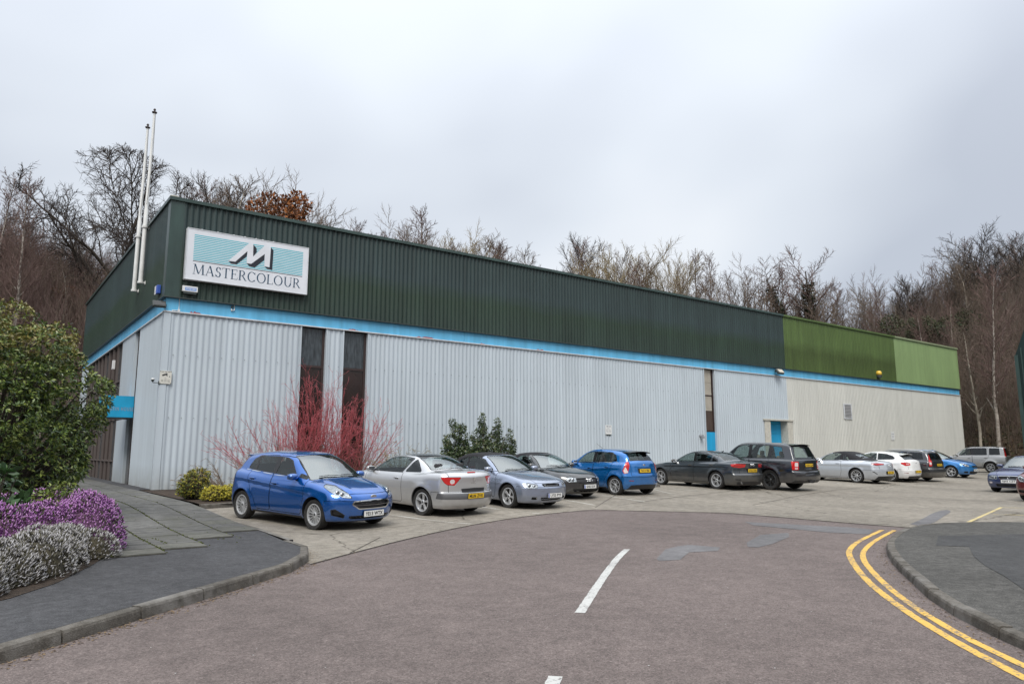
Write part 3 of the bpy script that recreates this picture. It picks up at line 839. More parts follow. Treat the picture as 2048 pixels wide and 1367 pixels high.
        rbox(root, 'interior_mirror', M_INT, (xo - (s2 + .0), 0, min(float(car.roof(s2)) - .12, car.H - .17)), (.03, .22, .06), .015)
    for (hx_, hz_, hw_) in g('hbl', []):
        zq = float(car.zsurf(hx_, 0)[0]); rbox(root, 'high_brake_light', M_RED, (xo - hx_, 0, zq + .008), (.035, hw_, .03), .012)
    if g('tow'):
        w = MB(); xs = xo - car.L; w.tube([(xs + .25, 0, .36), (xs - .05, 0, .34), (xs - .12, 0, .36), (xs - .13, 0, .42)], [.03, .025, .02, .018], 8)
        w.lathe([(0, -.03), (.022, -.02), (.03, 0), (.022, .02), (0, .03)], 10, M=Matrix.Translation((xs - .13, 0, .44))); w.cbox((xs + .02, 0, .38), (.05, .22, .10)); w.build('tow_bar', M_BLACK, root)
    return root
# ------------------------------------------------------------------ the fourteen cars (x from the nose backwards, metres)
P_BLUE = paint('deep_blue_paint', (.0, .105, .43), .65, .20, .12)
P_CYAN = paint('bright_blue_paint', (.0, .16, .50), .6, .20, .12)
P_BLUE3 = paint('light_blue_paint', (.008, .19, .52), .4, .28, .25)
P_SILV = paint('silver_paint', (.55, .555, .56), .6, .28, .3)
P_SILVB = paint('silver_blue_paint', (.31, .36, .47), .65, .26, .25)
P_SILVW = paint('pale_silver_paint', (.55, .58, .62), .5, .34, .2)
P_GREYD = paint('grey_paint', (.035, .045, .055), .5, .34, .7)
P_BLACK = paint('black_paint', (.006, .007, .008), .1, .32, .12)
P_NAVYB = paint('black_blue_paint', (.007, .009, .014), .15, .32, .5)
P_WHITE = paint('white_paint', (.74, .74, .73), .0, .4, .25)
P_DARKE = paint('dark_estate_paint', (.022, .024, .028), .4, .36, .9)
P_NAVY = paint('navy_blue_paint', (.007, .03, .135), .4, .26, .3)
P_REDP = paint('dark_red_paint', (.16, .012, .016), .4, .32, .3)
P_XTR = paint('grey_silver_paint', (.42, .42, .41), .5, .36, .4)

def arch_front_hatch(): pass
FIESTA = dict(name='blue_hatchback_car', paint=P_BLUE, dim=(3.97, 1.722, 1.495), wb=2.489, fo=.845, R=.302, rimR=.212, zb=.19,
    deck=[(0, .70), (.12, .765), (.35, .845), (.7, .925), (1.05, .985), (1.3, 1.0), (1.8, 1.0), (2.6, 1.045), (3.3, 1.09), (3.75, 1.11), (3.97, 1.08)],
    roof=[(.78, .86), (.98, .97), (1.35, 1.185), (1.7, 1.375), (1.95, 1.455), (2.25, 1.49), (2.6, 1.495), (3.0, 1.475), (3.4, 1.42), (3.60, 1.37), (3.72, 1.28), (3.84, 1.10), (3.95, .9)],
    nose=[(.15, .20), (.24, .07), (.36, .02), (.5, .0), (.6, .012), (.68, .04), (.76, .10), (.9, .25)],
    tail=[(.15, 3.80), (.25, 3.90), (.4, 3.965), (.6, 3.965), (.72, 3.93), (.9, 3.90), (1.05, 3.87), (1.2, 3.80)],
    crown=.10, tf=.03, nb=.30, smid=2.5, belt=.96, tumble=.40, gin=.075, kr=.10, ks=.09, crease=(.62, .90, .022), flare=.022, nbow=.36, npow=2.4, haunchf=.012,
    ridge=(.40, .05, .012),
    windows=[([(1.52, 1.00), (2.27, 1.025), (2.25, 1.385), (2.05, 1.375), (1.86, 1.32)], 'g'),
             ([(2.37, 1.03), (3.02, 1.06), (2.98, 1.375), (2.36, 1.39)], 'd'), ([(3.08, 1.062), (3.33, 1.09), (3.31, 1.17), (3.22, 1.30), (3.05, 1.37)], 'd'),
             ([(1.22, .985), (1.46, .995), (1.46, 1.09)], 'g')],
    blacks=[[(2.22, 1.025), (2.42, 1.03), (2.42, 1.388), (2.22, 1.385)], [(2.98, 1.06), (3.12, 1.065), (3.10, 1.365), (2.94, 1.375)]],
    wr=.03, ws=(1.00, 1.86, .075), rs=(3.60, 3.82, .10), rsz=1.08,
    headlights=[([(.60, .655), (.86, .665), (1.12, .73), (1.46, .86), (1.40, .90), (1.12, .88), (.74, .755)], [(.86, .72, .038), (.98, .745, .034)])],
    taillights=[([(.78, .98), (.86, .72), (1.05, .70), (1.13, .80), (.96, 1.08), (.84, 1.10)], ('r', ([(.84, .74), (1.02, .72), (1.08, .80), (.98, .93)], M_LCLEAR)))],
    fascia=[('grille', 'n', [(0, .435), (.36, .435), (.50, .53), (.46, .60), (0, .635)], M_BLACK, (.05, .022, M_CHROME, M_CHROME), [(.478, .487), (.515, .524), (.552, .561), (.589, .598)]),
            ('lower_grille', 'n', [(0, .25), (.48, .25), (.54, .31), (0, .315)], M_BLACK, (.04, .008, M_BLACK), [(.276, .284)]),
            ('fog_lamp_pocket', 'n', [(.60, .27), (.80, .33), (.82, .44), (.76, .45), (.60, .335)], M_BLACK, (.035, .012, M_BLACK), None)],
    flank=[('sill_trim', [(1.25, .19), (2.95, .19), (2.95, .235), (1.25, .235)], M_BLACK), ('chrome_strip', [(1.50, .972), (2.3, 1.000), (3.38, 1.062), (3.38, 1.078), (2.3, 1.016), (1.50, .986)], M_CHROME)],
    doors=[[(1.27, .30), (1.20, .55), (1.18, .97), (1.55, 1.20), (1.82, 1.375), (2.05, 1.40), (2.32, 1.405), (2.32, .27), (1.34, .27)],
           [(2.34, .27), (2.34, 1.405), (2.75, 1.40), (3.08, 1.37), (3.16, 1.10), (3.17, .92), (3.04, .66), (2.90, .50), (2.82, .27)]],
    handles=[(2.17, .84), (2.98, .90)],
    seams=[('bonnet', lambda c, x, y, z: np.maximum(np.maximum(y - (.50 + .16 * x), .66 - z), np.maximum(x - 1.03 - .25 * y**2, .10 + .35*y**2 - x)))],
    spokes=(15, .026, 'plain'), plate_n=('YE13 WTX', .345, False), mirror=(1.50, 1.01, None), badges=[('n', 0, .675, 'oval', .075)],
    ptilt=.0, spoiler=(3.52, 3.74, 1.425, .50, .03, None), aerial=[(2.15, 0, .22, .0)] and [(1.98, 0, -.02, .05)], alloy=M_ALLOY)

FIESTA_R = dict(FIESTA, paint=P_CYAN, spokes=(5, .05, 'vee'), plate_t=('YH13 FBC', .80, False, .12), badges=[('t', 0, .985, 'oval', .06)], bin=0, glass=0,
    fascia=FIESTA['fascia'] + [('diffuser', 't', [(0, .19), (.70, .19), (.62, .34), (0, .36)], M_BLACK, None, None), ('reflector_strip', 't', [(.52, .46), (.70, .47), (.70, .50), (.52, .49)], M_REDD, None, None),
      ('plate_recess', 't', [(0, .71), (.30, .71), (.34, .88), (0, .885)], M_BLACK, None, None)],
    spoiler=(3.46, 3.78, 1.44, .52, .035, M_TRIM), aerial=[(1.98, 0, -.28, .20)], arch=.355, R=.302, rimR=.225, seams=FIESTA['seams'] + [('tailgate', lambda c, x, y, z: np.maximum(np.maximum(y - .60, .64 - z), 3.72 - x))])
FIESTA_R.pop('plate_n')

MEGANE = dict(zbump=(.58, .585), name='silver_coupe_cabriolet', paint=P_SILV, dim=(4.355, 1.777, 1.405), wb=2.522, fo=.885, R=.315, rimR=.222, zb=.19,
    deck=[(0, .70), (.12, .77), (.4, .86), (.8, .93), (1.15, .97), (1.5, .965), (2.5, .985), (3.3, 1.03), (3.6, 1.06), (3.95, 1.065), (4.2, 1.035), (4.36, .97)],
    roof=[(.85, .84), (1.05, .95), (1.5, 1.19), (1.9, 1.345), (2.2, 1.39), (2.5, 1.405), (2.8, 1.39), (3.1, 1.32), (3.4, 1.20), (3.62, 1.08), (3.8, .97), (4.0, .8)],
    nose=[(.15, .18), (.3, .04), (.5, 0), (.62, .03), (.75, .12), (.9, .3)],
    tail=[(.15, 4.20), (.22, 4.26), (.3, 4.32), (.48, 4.355), (.56, 4.33), (.6, 4.28), (.8, 4.27), (.92, 4.28), (1.0, 4.24), (1.1, 4.1)],
    crown=.06, smid=2.5, belt=.93, tumble=.44, gin=.07, kr=.12, ks=.10, kt=.07, crease=(.55, .62, .006), flare=.018, haunch=.02, tbow=.26, nbow=.34, br=.30, tr=.05,
    windows=[([(1.44, .955), (2.60, .975), (2.86, 1.315), (2.55, 1.345), (2.2, 1.335), (1.90, 1.275), (1.62, 1.12)], 'g'), ([(2.66, .98), (3.28, 1.0), (3.22, 1.07), (3.05, 1.22), (2.92, 1.30)], 'g')],
    wr=.03, sidec=.13, ws=(1.08, 2.0, .07), rs=(3.02, 3.60, .09), rsz=.9, glassroof=(2.08, 2.98), rglass=M_GLASSW,
    headlights=[([(.45, .60), (.8, .62), (1.35, .78), (1.3, .84), (.8, .76)], [])],
    taillights=[([(.50, .935), (1.20, .935), (1.06, .80), (.96, .755), (.72, .745)], ('r', ([(.74, .79), (.84, .78), (.88, .83), (.86, .88), (.76, .89), (.71, .85)], M_LCLEAR)))],
    fascia=[('bumper_trim', 't', [(.0, .43), (.84, .43), (.84, .565), (.0, .565)], M_GREYPL, None, None), ('plate_recess', 't', [(0, .575), (.36, .575), (.40, .67), (0, .68)], M_BLACK, None, None)], hbl=[(4.18, 0, .26)],
    flank=[('bumper_trim', [(3.88, .43), (4.36, .43), (4.36, .565), (3.95, .565)], M_GREYPL)],
    doors=[[(1.30, .27), (1.22, .5), (1.22, .93), (1.40, .948), (2.635, .968), (2.66, .30), (2.60, .27)]], handles=[(2.46, .83)], hmat=M_CHROME,
    seams=[('boot_lid', lambda c, x, y, z: np.maximum(np.maximum(y - .70, .585 - z), 3.60 - x + .25*y**2))],
    spokes=(5, .062, 'wide'), plate_t=('ML06 ZVX', .50, False, -.05), plate_n=('ML06 ZVX', .40, False), mirror=(1.45, 1.0, None),
    badges=[('t', 0, .885, 'diamond', .045)], texts=[('RENAULT', 't', 0, .80, .04)], exhaust=[(.45, .22, .03)], tow=None, rear_seats=True, seatx=2.35)

ASTRA = dict(name='silver_blue_convertible', paint=P_SILVB, dim=(4.27, 1.709, 1.39), wb=2.614, fo=.87, R=.312, rimR=.222, zb=.17,
    deck=[(0, .66), (.1, .70), (.3, .765), (.7, .85), (1.1, .915), (1.35, .935), (1.7, .92), (2.6, .94), (3.3, .97), (3.7, .98), (4.1, .965), (4.27, .90)],
    roof=[(.98, .80), (1.18, .92), (1.55, 1.13), (1.85, 1.27), (2.05, 1.335), (2.3, 1.375), (2.6, 1.39), (2.9, 1.375), (3.2, 1.30), (3.42, 1.18), (3.6, 1.0), (3.8, .8)],
    nose=[(.15, .14), (.25, .05), (.4, .0), (.56, .0), (.62, .03), (.68, .06), (.78, .16)],
    tail=[(.15, 4.15), (.3, 4.23), (.5, 4.27), (.7, 4.25), (.9, 4.2), (1.0, 4.1)],
    crown=.06, smid=2.4, belt=.92, tumble=.42, gin=.07, kr=.11, ks=.08, crease=(.60, .66, .008), flare=.016, nbow=.30, npow=2.2, bf=.26,
    windows=[([(1.56, .945), (2.66, .955), (2.66, 1.29), (2.3, 1.28), (2.02, 1.22), (1.86, 1.12)], 'g'), ([(2.72, .955), (3.22, .97), (3.05, 1.18), (2.72, 1.285)], 'g')],
    sidec=.13, ws=(1.20, 2.02, .07), rs=(3.22, 3.52, .2), softtop=(2.08, 1.0, 0), blacks=[],
    headlights=[([(.56, .575), (.90, .55), (1.02, .58), (1.06, .66), (.98, .70), (.60, .665)], [(.68, .62, .035), (.86, .62, .04)])],
    taillights=[([(.70, .75), (1.05, .75), (1.05, .9), (.7, .9)], ('r',))],
    fascia=[('grille', 'n', [(0, .60), (.29, .60), (.34, .67), (0, .685)], M_BLACK, (.03, .010, M_BLACK), [(.62, .625), (.645, .65)]),
            ('lower_grille', 'n', [(0, .245), (.34, .245), (.40, .325), (0, .33)], M_BLACK, (.04, .008, M_BLACK, P_SILVB), [(.28, .295)]),
            ('fog_lamp_pocket', 'n', [(.48, .27), (.62, .275), (.62, .34), (.48, .335)], M_BLACK, (.03, .008, M_BLACK), None)],
    doors=[[(1.42, .26), (1.36, .5), (1.36, .93), (1.5, .935), (2.68, .945), (2.68, .4), (2.56, .26)]], handles=[(2.5, .82)],
    seams=[('bonnet', lambda c, x, y, z: np.maximum(np.maximum(y - (.46 + .16 * x), .64 - z), np.maximum(x - 1.20 - .26 * y**2, .10 + .35*y**2 - x)))],
    spokes=(5, .075, 'wide'), plate_n=('LY53 PYF', .375, True), ploff=.06, mirror=(1.62, .98, None), seatx=2.35)

TT = dict(name='black_roadster', paint=P_BLACK, dim=(4.04, 1.764, 1.349), wb=2.422, fo=.86, R=.312, rimR=.225, zb=.16,
    deck=[(0, .62), (.08, .68), (.25, .74), (.5, .80), (.9, .865), (1.25, .90), (1.7, .895), (2.6, .90), (3.2, .91), (3.6, .89), (3.9, .82), (4.04, .72)],
    roof=[(1.02, .78), (1.2, .88), (1.55, 1.10), (1.8, 1.22), (2.0, 1.29), (2.25, 1.335), (2.5, 1.349), (2.75, 1.325), (3.0, 1.24), (3.2, 1.10), (3.38, .9), (3.5, .75)],
    nose=[(.14, .12), (.22, .04), (.35, .0), (.5, .0), (.6, .03), (.68, .08), (.8, .2)],
    tail=[(.15, 3.9), (.3, 4.0), (.5, 4.04), (.7, 4.0), (.85, 3.9), (1.0, 3.7)],
    crown=.07, smid=2.35, belt=.90, tumble=.5, gin=.09, kr=.12, ks=.11, crease=(.4, .4, .004), flare=.034, nbow=.42, npow=2.2, tbow=.4, bf=.30, kn=.13, arch=.375, haunchf=.02,
    windows=[([(1.62, .93), (2.60, .935), (2.60, 1.20), (2.45, 1.26), (2.2, 1.255), (1.98, 1.19), (1.84, 1.09)], 'g')],
    sidec=.14, ws=(1.24, 1.98, .07), rs=(3.0, 3.22, .25), softtop=(2.05, .96, 0), rear_seats=False, seat=M_SEATD,
    headlights=[([(.56, .52), (.90, .50), (1.02, .56), (1.00, .64), (.84, .675), (.60, .64)], [(.70, .58, .05), (.86, .58, .04)])],
    taillights=[([(.70, .62), (.95, .62), (.95, .76), (.7, .76)], ('r',))],
    fascia=[('grille', 'n', [(0, .47), (.40, .47), (.46, .62), (.42, .635), (0, .655)], M_BLACK, (.03, .010, M_BLACK, M_BLACK), [(.50, .51), (.54, .55), (.58, .59), (.615, .622)]),
            ('lower_grille', 'n', [(0, .22), (.50, .22), (.58, .32), (0, .33)], M_BLACK, (.04, .01, M_BLACK, M_BLACK), [(.25, .26), (.28, .29)])],
    doors=[[(1.42, .26), (1.36, .5), (1.36, .90), (1.5, .915), (2.66, .92), (2.66, .4), (2.56, .26)]], handles=[(2.5, .78)],
    seams=[('bonnet', lambda c, x, y, z: np.maximum(np.maximum(y - (.50 + .16 * x), .60 - z), np.maximum(x - 1.22 - .28 * y**2, .16 + .45*y**2 - x)))],
    spokes=(6, .05, 'plain'), plate_n=('GN02 EXW', .385, True), mirror=(1.68, .96, None), badges=[('n', 0, .585, 'rings', .042)], seatx=2.35)

A4 = dict(zbump=(.62, .62), name='grey_saloon_car', paint=P_GREYD, dim=(4.726, 1.842, 1.427), wb=2.82, fo=.88, R=.33, rimR=.238, zb=.17,
    deck=[(0, .70), (.12, .76), (.4, .84), (.8, .91), (1.2, .965), (1.5, .97), (2.6, .985), (3.6, 1.02), (4.0, 1.045), (4.3, 1.04), (4.55, 1.03), (4.73, 1.0)],
    roof=[(1.0, .86), (1.2, .95), (1.6, 1.16), (2.0, 1.33), (2.3, 1.40), (2.6, 1.427), (3.0, 1.42), (3.4, 1.36), (3.8, 1.22), (4.1, 1.08), (4.3, .98), (4.5, .85)],
    nose=[(.15, .15), (.3, .03), (.5, 0), (.65, .02), (.78, .1), (.9, .3)],
    tail=[(.15, 4.55), (.25, 4.63), (.4, 4.71), (.55, 4.726), (.62, 4.68), (.8, 4.66), (.95, 4.68), (1.03, 4.70), (1.1, 4.6)],
    crown=.06, smid=2.8, belt=.95, tumble=.44, gin=.085, kr=.11, ks=.08, kt=.05, crease=(.78, .86, .018), flare=.014, haunch=.012, tbow=.22,
    windows=[([(1.72, 1.0), (2.56, 1.01), (2.54, 1.345), (2.3, 1.33), (2.05, 1.25)], 'g'), ([(2.66, 1.01), (3.36, 1.03), (3.40, 1.26), (3.1, 1.33), (2.64, 1.35)], 'd'), ([(3.43, 1.032), (3.74, 1.05), (3.60, 1.15), (3.46, 1.23)], 'd')],
    blacks=[[(2.5, 1.01), (2.72, 1.01), (2.7, 1.345), (2.49, 1.345)]],
    sidec=.12, ws=(1.22, 2.1, .07), rs=(3.42, 4.06, .10),
    headlights=[([(.55, .60), (1.0, .62), (1.35, .72), (1.25, .78), (.6, .72)], [])],
    taillights=[([(.40, .96), (.98, .975), (1.26, .95), (1.20, .86), (.82, .815), (.50, .835)], ('r', ([(.55, .86), (.95, .86), (1.1, .89), (.55, .885)], M_REDD)))],
    fascia=[('plate_recess', 't', [(0, .64), (.30, .64), (.33, .80), (0, .80)], M_TRIM, None, None), ('diffuser', 't', [(0, .20), (.70, .20), (.74, .30), (0, .32)], M_BLACK, None, None),
            ('bumper_vent', 't', [(.62, .36), (.84, .38), (.84, .42), (.62, .41)], M_BLACK, None, None)],
    doors=[[(1.50, .26), (1.42, .5), (1.42, .96), (1.72, 1.14), (2.05, 1.31), (2.35, 1.365), (2.60, 1.37), (2.60, .26)], [(2.62, .26), (2.62, 1.37), (3.2, 1.355), (3.62, 1.24), (3.72, 1.0), (3.60, .75), (3.42, .6), (3.30, .26)]],
    handles=[(2.44, .86), (3.48, .90)], seams=[('boot_lid', lambda c, x, y, z: np.maximum(np.maximum(y - .66, .62 - z), 4.16 - x))],
    spokes=(5, .05, 'twin'), alloy=M_ALLOY, plate_t=('GY66 XHB', .72, False, .0), mirror=(1.66, 1.0, None), badges=[('t', 0, .93, 'rings', .035)], exhaust=[(.55, .27, .04), (-.55, .27, .04)], fin=3.3)

RRS = dict(zbump=(.92, .775), name='black_off_road_car', paint=P_NAVYB, dim=(4.788, 1.928, 1.79), wb=2.745, fo=.86, R=.38, rimR=.255, zb=.30, arch=.445,
    deck=[(0, .98), (.1, 1.03), (.4, 1.08), (.9, 1.13), (1.2, 1.15), (1.6, 1.14), (3.0, 1.16), (4.2, 1.18), (4.65, 1.18), (4.79, 1.15)],
    roof=[(1.05, 1.04), (1.3, 1.14), (1.7, 1.45), (2.0, 1.67), (2.2, 1.75), (2.5, 1.785), (3.2, 1.79), (4.0, 1.765), (4.3, 1.73), (4.42, 1.66), (4.62, 1.30), (4.74, 1.05)],
    nose=[(.3, .12), (.4, .03), (.6, 0), (.9, .03), (1.1, .1)],
    tail=[(.3, 4.66), (.4, 4.75), (.55, 4.788), (.72, 4.77), (.76, 4.72), (1.0, 4.70), (1.15, 4.68), (1.3, 4.60)],
    side=[(0, .06), (.12, .03), (.3, .01), (.55, .0), (.8, .01), (1.0, .04)],
    crown=.04, smid=3.0, belt=1.14, tumble=.34, gin=.07, kr=.07, ks=.06, kt=.06, crease=(1.0, 1.02, .012), flare=.022, tbow=.14, bf=.15, br=.12, rcrown=.03,
    windows=[([(1.86, 1.17), (2.66, 1.18), (2.64, 1.69), (2.34, 1.67), (2.12, 1.57)], 'g'), ([(2.76, 1.18), (3.50, 1.19), (3.52, 1.68), (2.76, 1.69)], 'g'), ([(3.62, 1.20), (4.22, 1.22), (4.02, 1.64), (3.64, 1.67)], 'g')],
    blacks=[[(2.6, 1.18), (2.82, 1.18), (2.82, 1.69), (2.6, 1.69)], [(3.44, 1.19), (3.68, 1.2), (3.70, 1.66), (3.46, 1.68)]],
    ws=(1.32, 2.14, .07), rs=(4.40, 4.66, .10), rsz=1.14, seat=M_SEATT,
    headlights=[([(.6, .80), (1.1, .80), (1.1, .96), (.6, .96)], [])],
    taillights=[([(.76, 1.12), (.76, .80), (1.16, .80), (1.20, 1.12)], ('r', ([(.80, .92), (1.0, .92), (1.0, 1.07), (.80, 1.07)], M_LCLEAR), ([(.82, .83), (1.0, .83), (1.0, .88), (.82, .88)], M_LCLEAR)))],
    fascia=[('bumper_trim', 't', [(0, .30), (.9, .30), (.9, .42), (0, .42)], M_BLACK, None, None), ('plate_recess', 't', [(0, .88), (.32, .88), (.32, 1.07), (0, 1.07)], M_TRIM, None, None),
            ('tailgate_groove', 't', [(0, .775), (.74, .775), (.74, .788), (0, .788)], M_SEAM, None, None)],
    flank=[('sill_trim', [(1.3, .30), (3.1, .30), (3.1, .40), (1.3, .40)], M_BLACK)],
    doors=[[(1.52, .42), (1.50, 1.15), (1.84, 1.40), (2.15, 1.68), (2.70, 1.72), (2.70, .42)], [(2.72, .42), (2.72, 1.72), (3.56, 1.71), (3.57, .95), (3.42, .84), (3.16, .7), (3.10, .42)]],
    handles=[(2.55, 1.03), (3.40, 1.05)], seams=[('tailgate', lambda c, x, y, z: np.maximum(np.maximum(y - .74, .80 - z), 4.50 - x))],
    spokes=(5, .055, 'twin'), alloy=M_ALLOYD, plate_t=('GX56 LLM', .975, False, .06), mirror=(1.80, 1.22, M_BLACK), exhaust=[], tow=True, track=.80, tyrew=.255,
    spoiler=(4.20, 4.46, 1.765, .62, .03, None), seatx=2.75)

MERC = dict(name='pale_silver_cabriolet', paint=P_SILVW, dim=(4.686, 1.81, 1.409), wb=2.76, fo=.80, R=.325, rimR=.24, zb=.16,
    deck=[(0, .68), (.12, .75), (.4, .84), (.8, .91), (1.2, .95), (1.5, .95), (2.6, .96), (3.5, .99), (4.0, 1.005), (4.4, .985), (4.69, .90)],
    roof=[(1.05, .85), (1.25, .94), (1.7, 1.18), (2.0, 1.31), (2.3, 1.385), (2.6, 1.409), (2.9, 1.40), (3.2, 1.34), (3.5, 1.23), (3.8, 1.09), (4.0, .98), (4.2, .85)],
    nose=[(.15, .12), (.3, .03), (.5, 0), (.65, .02), (.78, .1), (.9, .3)],
    tail=[(.15, 4.52), (.25, 4.60), (.4, 4.67), (.55, 4.686), (.7, 4.66), (.85, 4.63), (.95, 4.55), (1.05, 4.4)],
    crown=.07, smid=2.8, belt=.94, tumble=.46, gin=.09, kr=.12, ks=.10, kt=.08, crease=(.75, .78, .016), flare=.016, haunch=.025, tbow=.34, tpow=2.4,
    windows=[([(1.78, .985), (2.72, .995), (2.80, 1.30), (2.5, 1.33), (2.2, 1.28), (2.0, 1.20)], 'g'), ([(2.84, .995), (3.24, 1.0), (3.10, 1.16), (2.90, 1.27)], 'g')],
    sidec=.14, ws=(1.27, 2.12, .07), rs=(3.34, 3.74, .20), softtop=(2.20, 1.01, .0), rglass=M_GLASSW,
    headlights=[([(.55, .60), (1.0, .60), (1.35, .72), (1.25, .78), (.6, .72)], [])],
    taillights=[([(.42, .84), (.95, .80), (1.18, .83), (1.30, .90), (.90, .93), (.45, .90)], ('d', ([(.50, .865), (.95, .845), (1.1, .87), (.52, .885)], M_RED)))],
    fascia=[('plate_recess', 't', [(0, .42), (.30, .42), (.33, .56), (0, .56)], M_TRIM, None, None), ('diffuser', 't', [(0, .18), (.75, .18), (.66, .33), (0, .35)], M_BLACK, None, None),
            ('exhaust_trim', 't', [(.0, .275), (.66, .265), (.62, .31), (.0, .30)], M_CHROME, None, None), ('bumper_vent', 't', [(.70, .40), (.86, .52), (.88, .55), (.72, .44)], M_BLACK, None, None)],
    doors=[[(1.50, .24), (1.42, .5), (1.42, .94), (1.72, .96), (2.82, .975), (2.86, .5), (2.76, .24)]], handles=[(2.68, .85)],
    seams=[('boot_lid', lambda c, x, y, z: np.maximum(np.maximum(y - .62, .64 - z), 4.02 - x + .2*y**2))],
    spokes=(5, .05, 'vee'), plate_t=('LK16 VRN', .50, False, .05), mirror=(1.72, 1.0, None), badges=[('t', 0, .80, 'star', .042)], seatx=2.55)

BMW = dict(name='white_hatchback_car', paint=P_WHITE, dim=(4.329, 1.765, 1.421), wb=2.69, fo=.76, R=.32, rimR=.23, zb=.17,
    deck=[(0, .68), (.12, .75), (.4, .84), (.8, .92), (1.2, .97), (1.5, .97), (2.6, .98), (3.5, 1.02), (4.0, 1.05), (4.33, 1.02)],
    roof=[(1.05, .86), (1.25, .96), (1.7, 1.2), (2.0, 1.33), (2.3, 1.40), (2.6, 1.421), (3.0, 1.41), (3.4, 1.37), (3.7, 1.30), (3.88, 1.22), (4.1, 1.06), (4.25, .92)],
    nose=[(.15, .12), (.3, .03), (.5, 0), (.65, .02), (.78, .1), (.9, .3)],
    tail=[(.15, 4.20), (.25, 4.27), (.4, 4.32), (.55, 4.329), (.62, 4.30), (.8, 4.27), (1.0, 4.22), (1.1, 4.15)],
    crown=.07, smid=2.6, belt=.95, tumble=.42, gin=.085, kr=.11, ks=.09, kt=.08, crease=(.75, .84, .016), flare=.016, haunch=.02, tbow=.30,
    windows=[([(1.76, 1.0), (2.76, 1.01), (2.74, 1.33), (2.4, 1.34), (2.05, 1.23)], 'g'), ([(2.82, 1.01), (3.56, 1.05), (3.62, 1.12), (3.5, 1.22), (3.2, 1.305), (2.80, 1.335)], 'd')],
    blacks=[], sidec=.12, ws=(1.27, 2.1, .07), rs=(3.78, 4.10, .10), rsz=1.04, rglass=M_GLASSD,
    headlights=[([(.55, .60), (1.0, .60), (1.35, .72), (1.25, .78), (.6, .72)], [])],
    taillights=[([(.58, .80), (.95, .76), (1.22, .84), (1.24, .93), (.98, .93), (.62, .90)], ('r', ([(.64, .84), (.9, .83), (.92, .87), (.66, .87)], M_LCLEAR)))],
    fascia=[('diffuser', 't', [(0, .19), (.62, .19), (.60, .29), (0, .30)], M_BLACK, None, None), ('bumper_vent', 't', [(.64, .42), (.82, .43), (.82, .46), (.64, .45)], M_REDD, None, None)],
    doors=[[(1.50, .26), (1.42, .5), (1.42, .96), (1.72, 1.16), (2.05, 1.30), (2.35, 1.36), (2.80, 1.36), (2.82, .26)]], handles=[(2.66, .87)],
    seams=[('tailgate', lambda c, x, y, z: np.maximum(np.maximum(y - .62, .55 - z), 4.05 - x))],
    spokes=(5, .05, 'twin'), plate_t=('EJ15 UVK', .50, False, .05), mirror=(1.70, 1.02, None), badges=[('t', 0, .90, 'oval', .04)], spoiler=(3.70, 3.93, 1.335, .50, .03, None), fin=3.5)

VOLVO = dict(zbump=(.62, .60), name='dark_estate_car', paint=P_DARKE, dim=(4.71, 1.804, 1.49), wb=2.755, fo=.93, R=.32, rimR=.22, zb=.18,
    deck=[(0, .74), (.12, .80), (.4, .86), (.9, .92), (1.3, .97), (1.6, .98), (3.0, 1.0), (4.2, 1.02), (4.71, 1.0)],
    roof=[(1.1, .86), (1.35, .97), (1.8, 1.23), (2.1, 1.39), (2.4, 1.46), (2.8, 1.49), (3.6, 1.485), (4.2, 1.455), (4.34, 1.41), (4.48, 1.22), (4.62, .95)],
    nose=[(.15, .12), (.3, .03), (.5, 0), (.65, .02), (.8, .1)], tail=[(.18, 4.60), (.3, 4.68), (.5, 4.71), (.6, 4.69), (.65, 4.63), (.9, 4.60), (1.05, 4.55)],
    crown=.05, smid=3.0, belt=.97, tumble=.34, gin=.05, kr=.08, ks=.07, kt=.06, crease=(.8, .82, .012), tbow=.16, br=.14, haunch=.02,
    windows=[([(1.92, 1.01), (2.66, 1.02), (2.64, 1.40), (2.3, 1.38)], 'g'), ([(2.74, 1.02), (3.44, 1.03), (3.44, 1.41), (2.74, 1.415)], 'd'), ([(3.54, 1.04), (4.22, 1.06), (4.12, 1.38), (3.54, 1.405)], 'd')],
    ws=(1.37, 2.2, .07), rs=(4.36, 4.54, .12), rsz=1.0, rglass=M_GLASSD,
    taillights=[([(.74, 1.36), (.80, 1.05), (.80, .74), (1.06, .72), (1.04, 1.0), (.90, 1.38)], ('r', ([(.84, .80), (1.0, .80), (1.0, .93), (.84, .93)], M_LCLEAR)))],
    fascia=[('bumper_trim', 't', [(0, .46), (.9, .46), (.9, .58), (0, .58)], M_BLACK, None, None)],
    flank=[('sill_trim', [(1.4, .42), (3.3, .42), (3.3, .48), (1.4, .48)], M_BLACK)],
    doors=[[(1.55, .26), (1.50, .97), (1.85, 1.18), (2.2, 1.40), (2.70, 1.43), (2.70, .26)], [(2.72, .26), (2.72, 1.43), (3.50, 1.425), (3.50, .75), (3.30, .6), (3.20, .26)]], handles=[(2.55, .87), (3.35, .88)],
    seams=[('tailgate', lambda c, x, y, z: np.maximum(np.maximum(y - .70, .60 - z), 4.40 - x))],
    spokes=(6, .045, 'plain'), plate_t=('GU54 TKO', .80, False, .06), mirror=(1.85, 1.02, None), rails=(2.2, 4.2, .06, M_ALLOY))

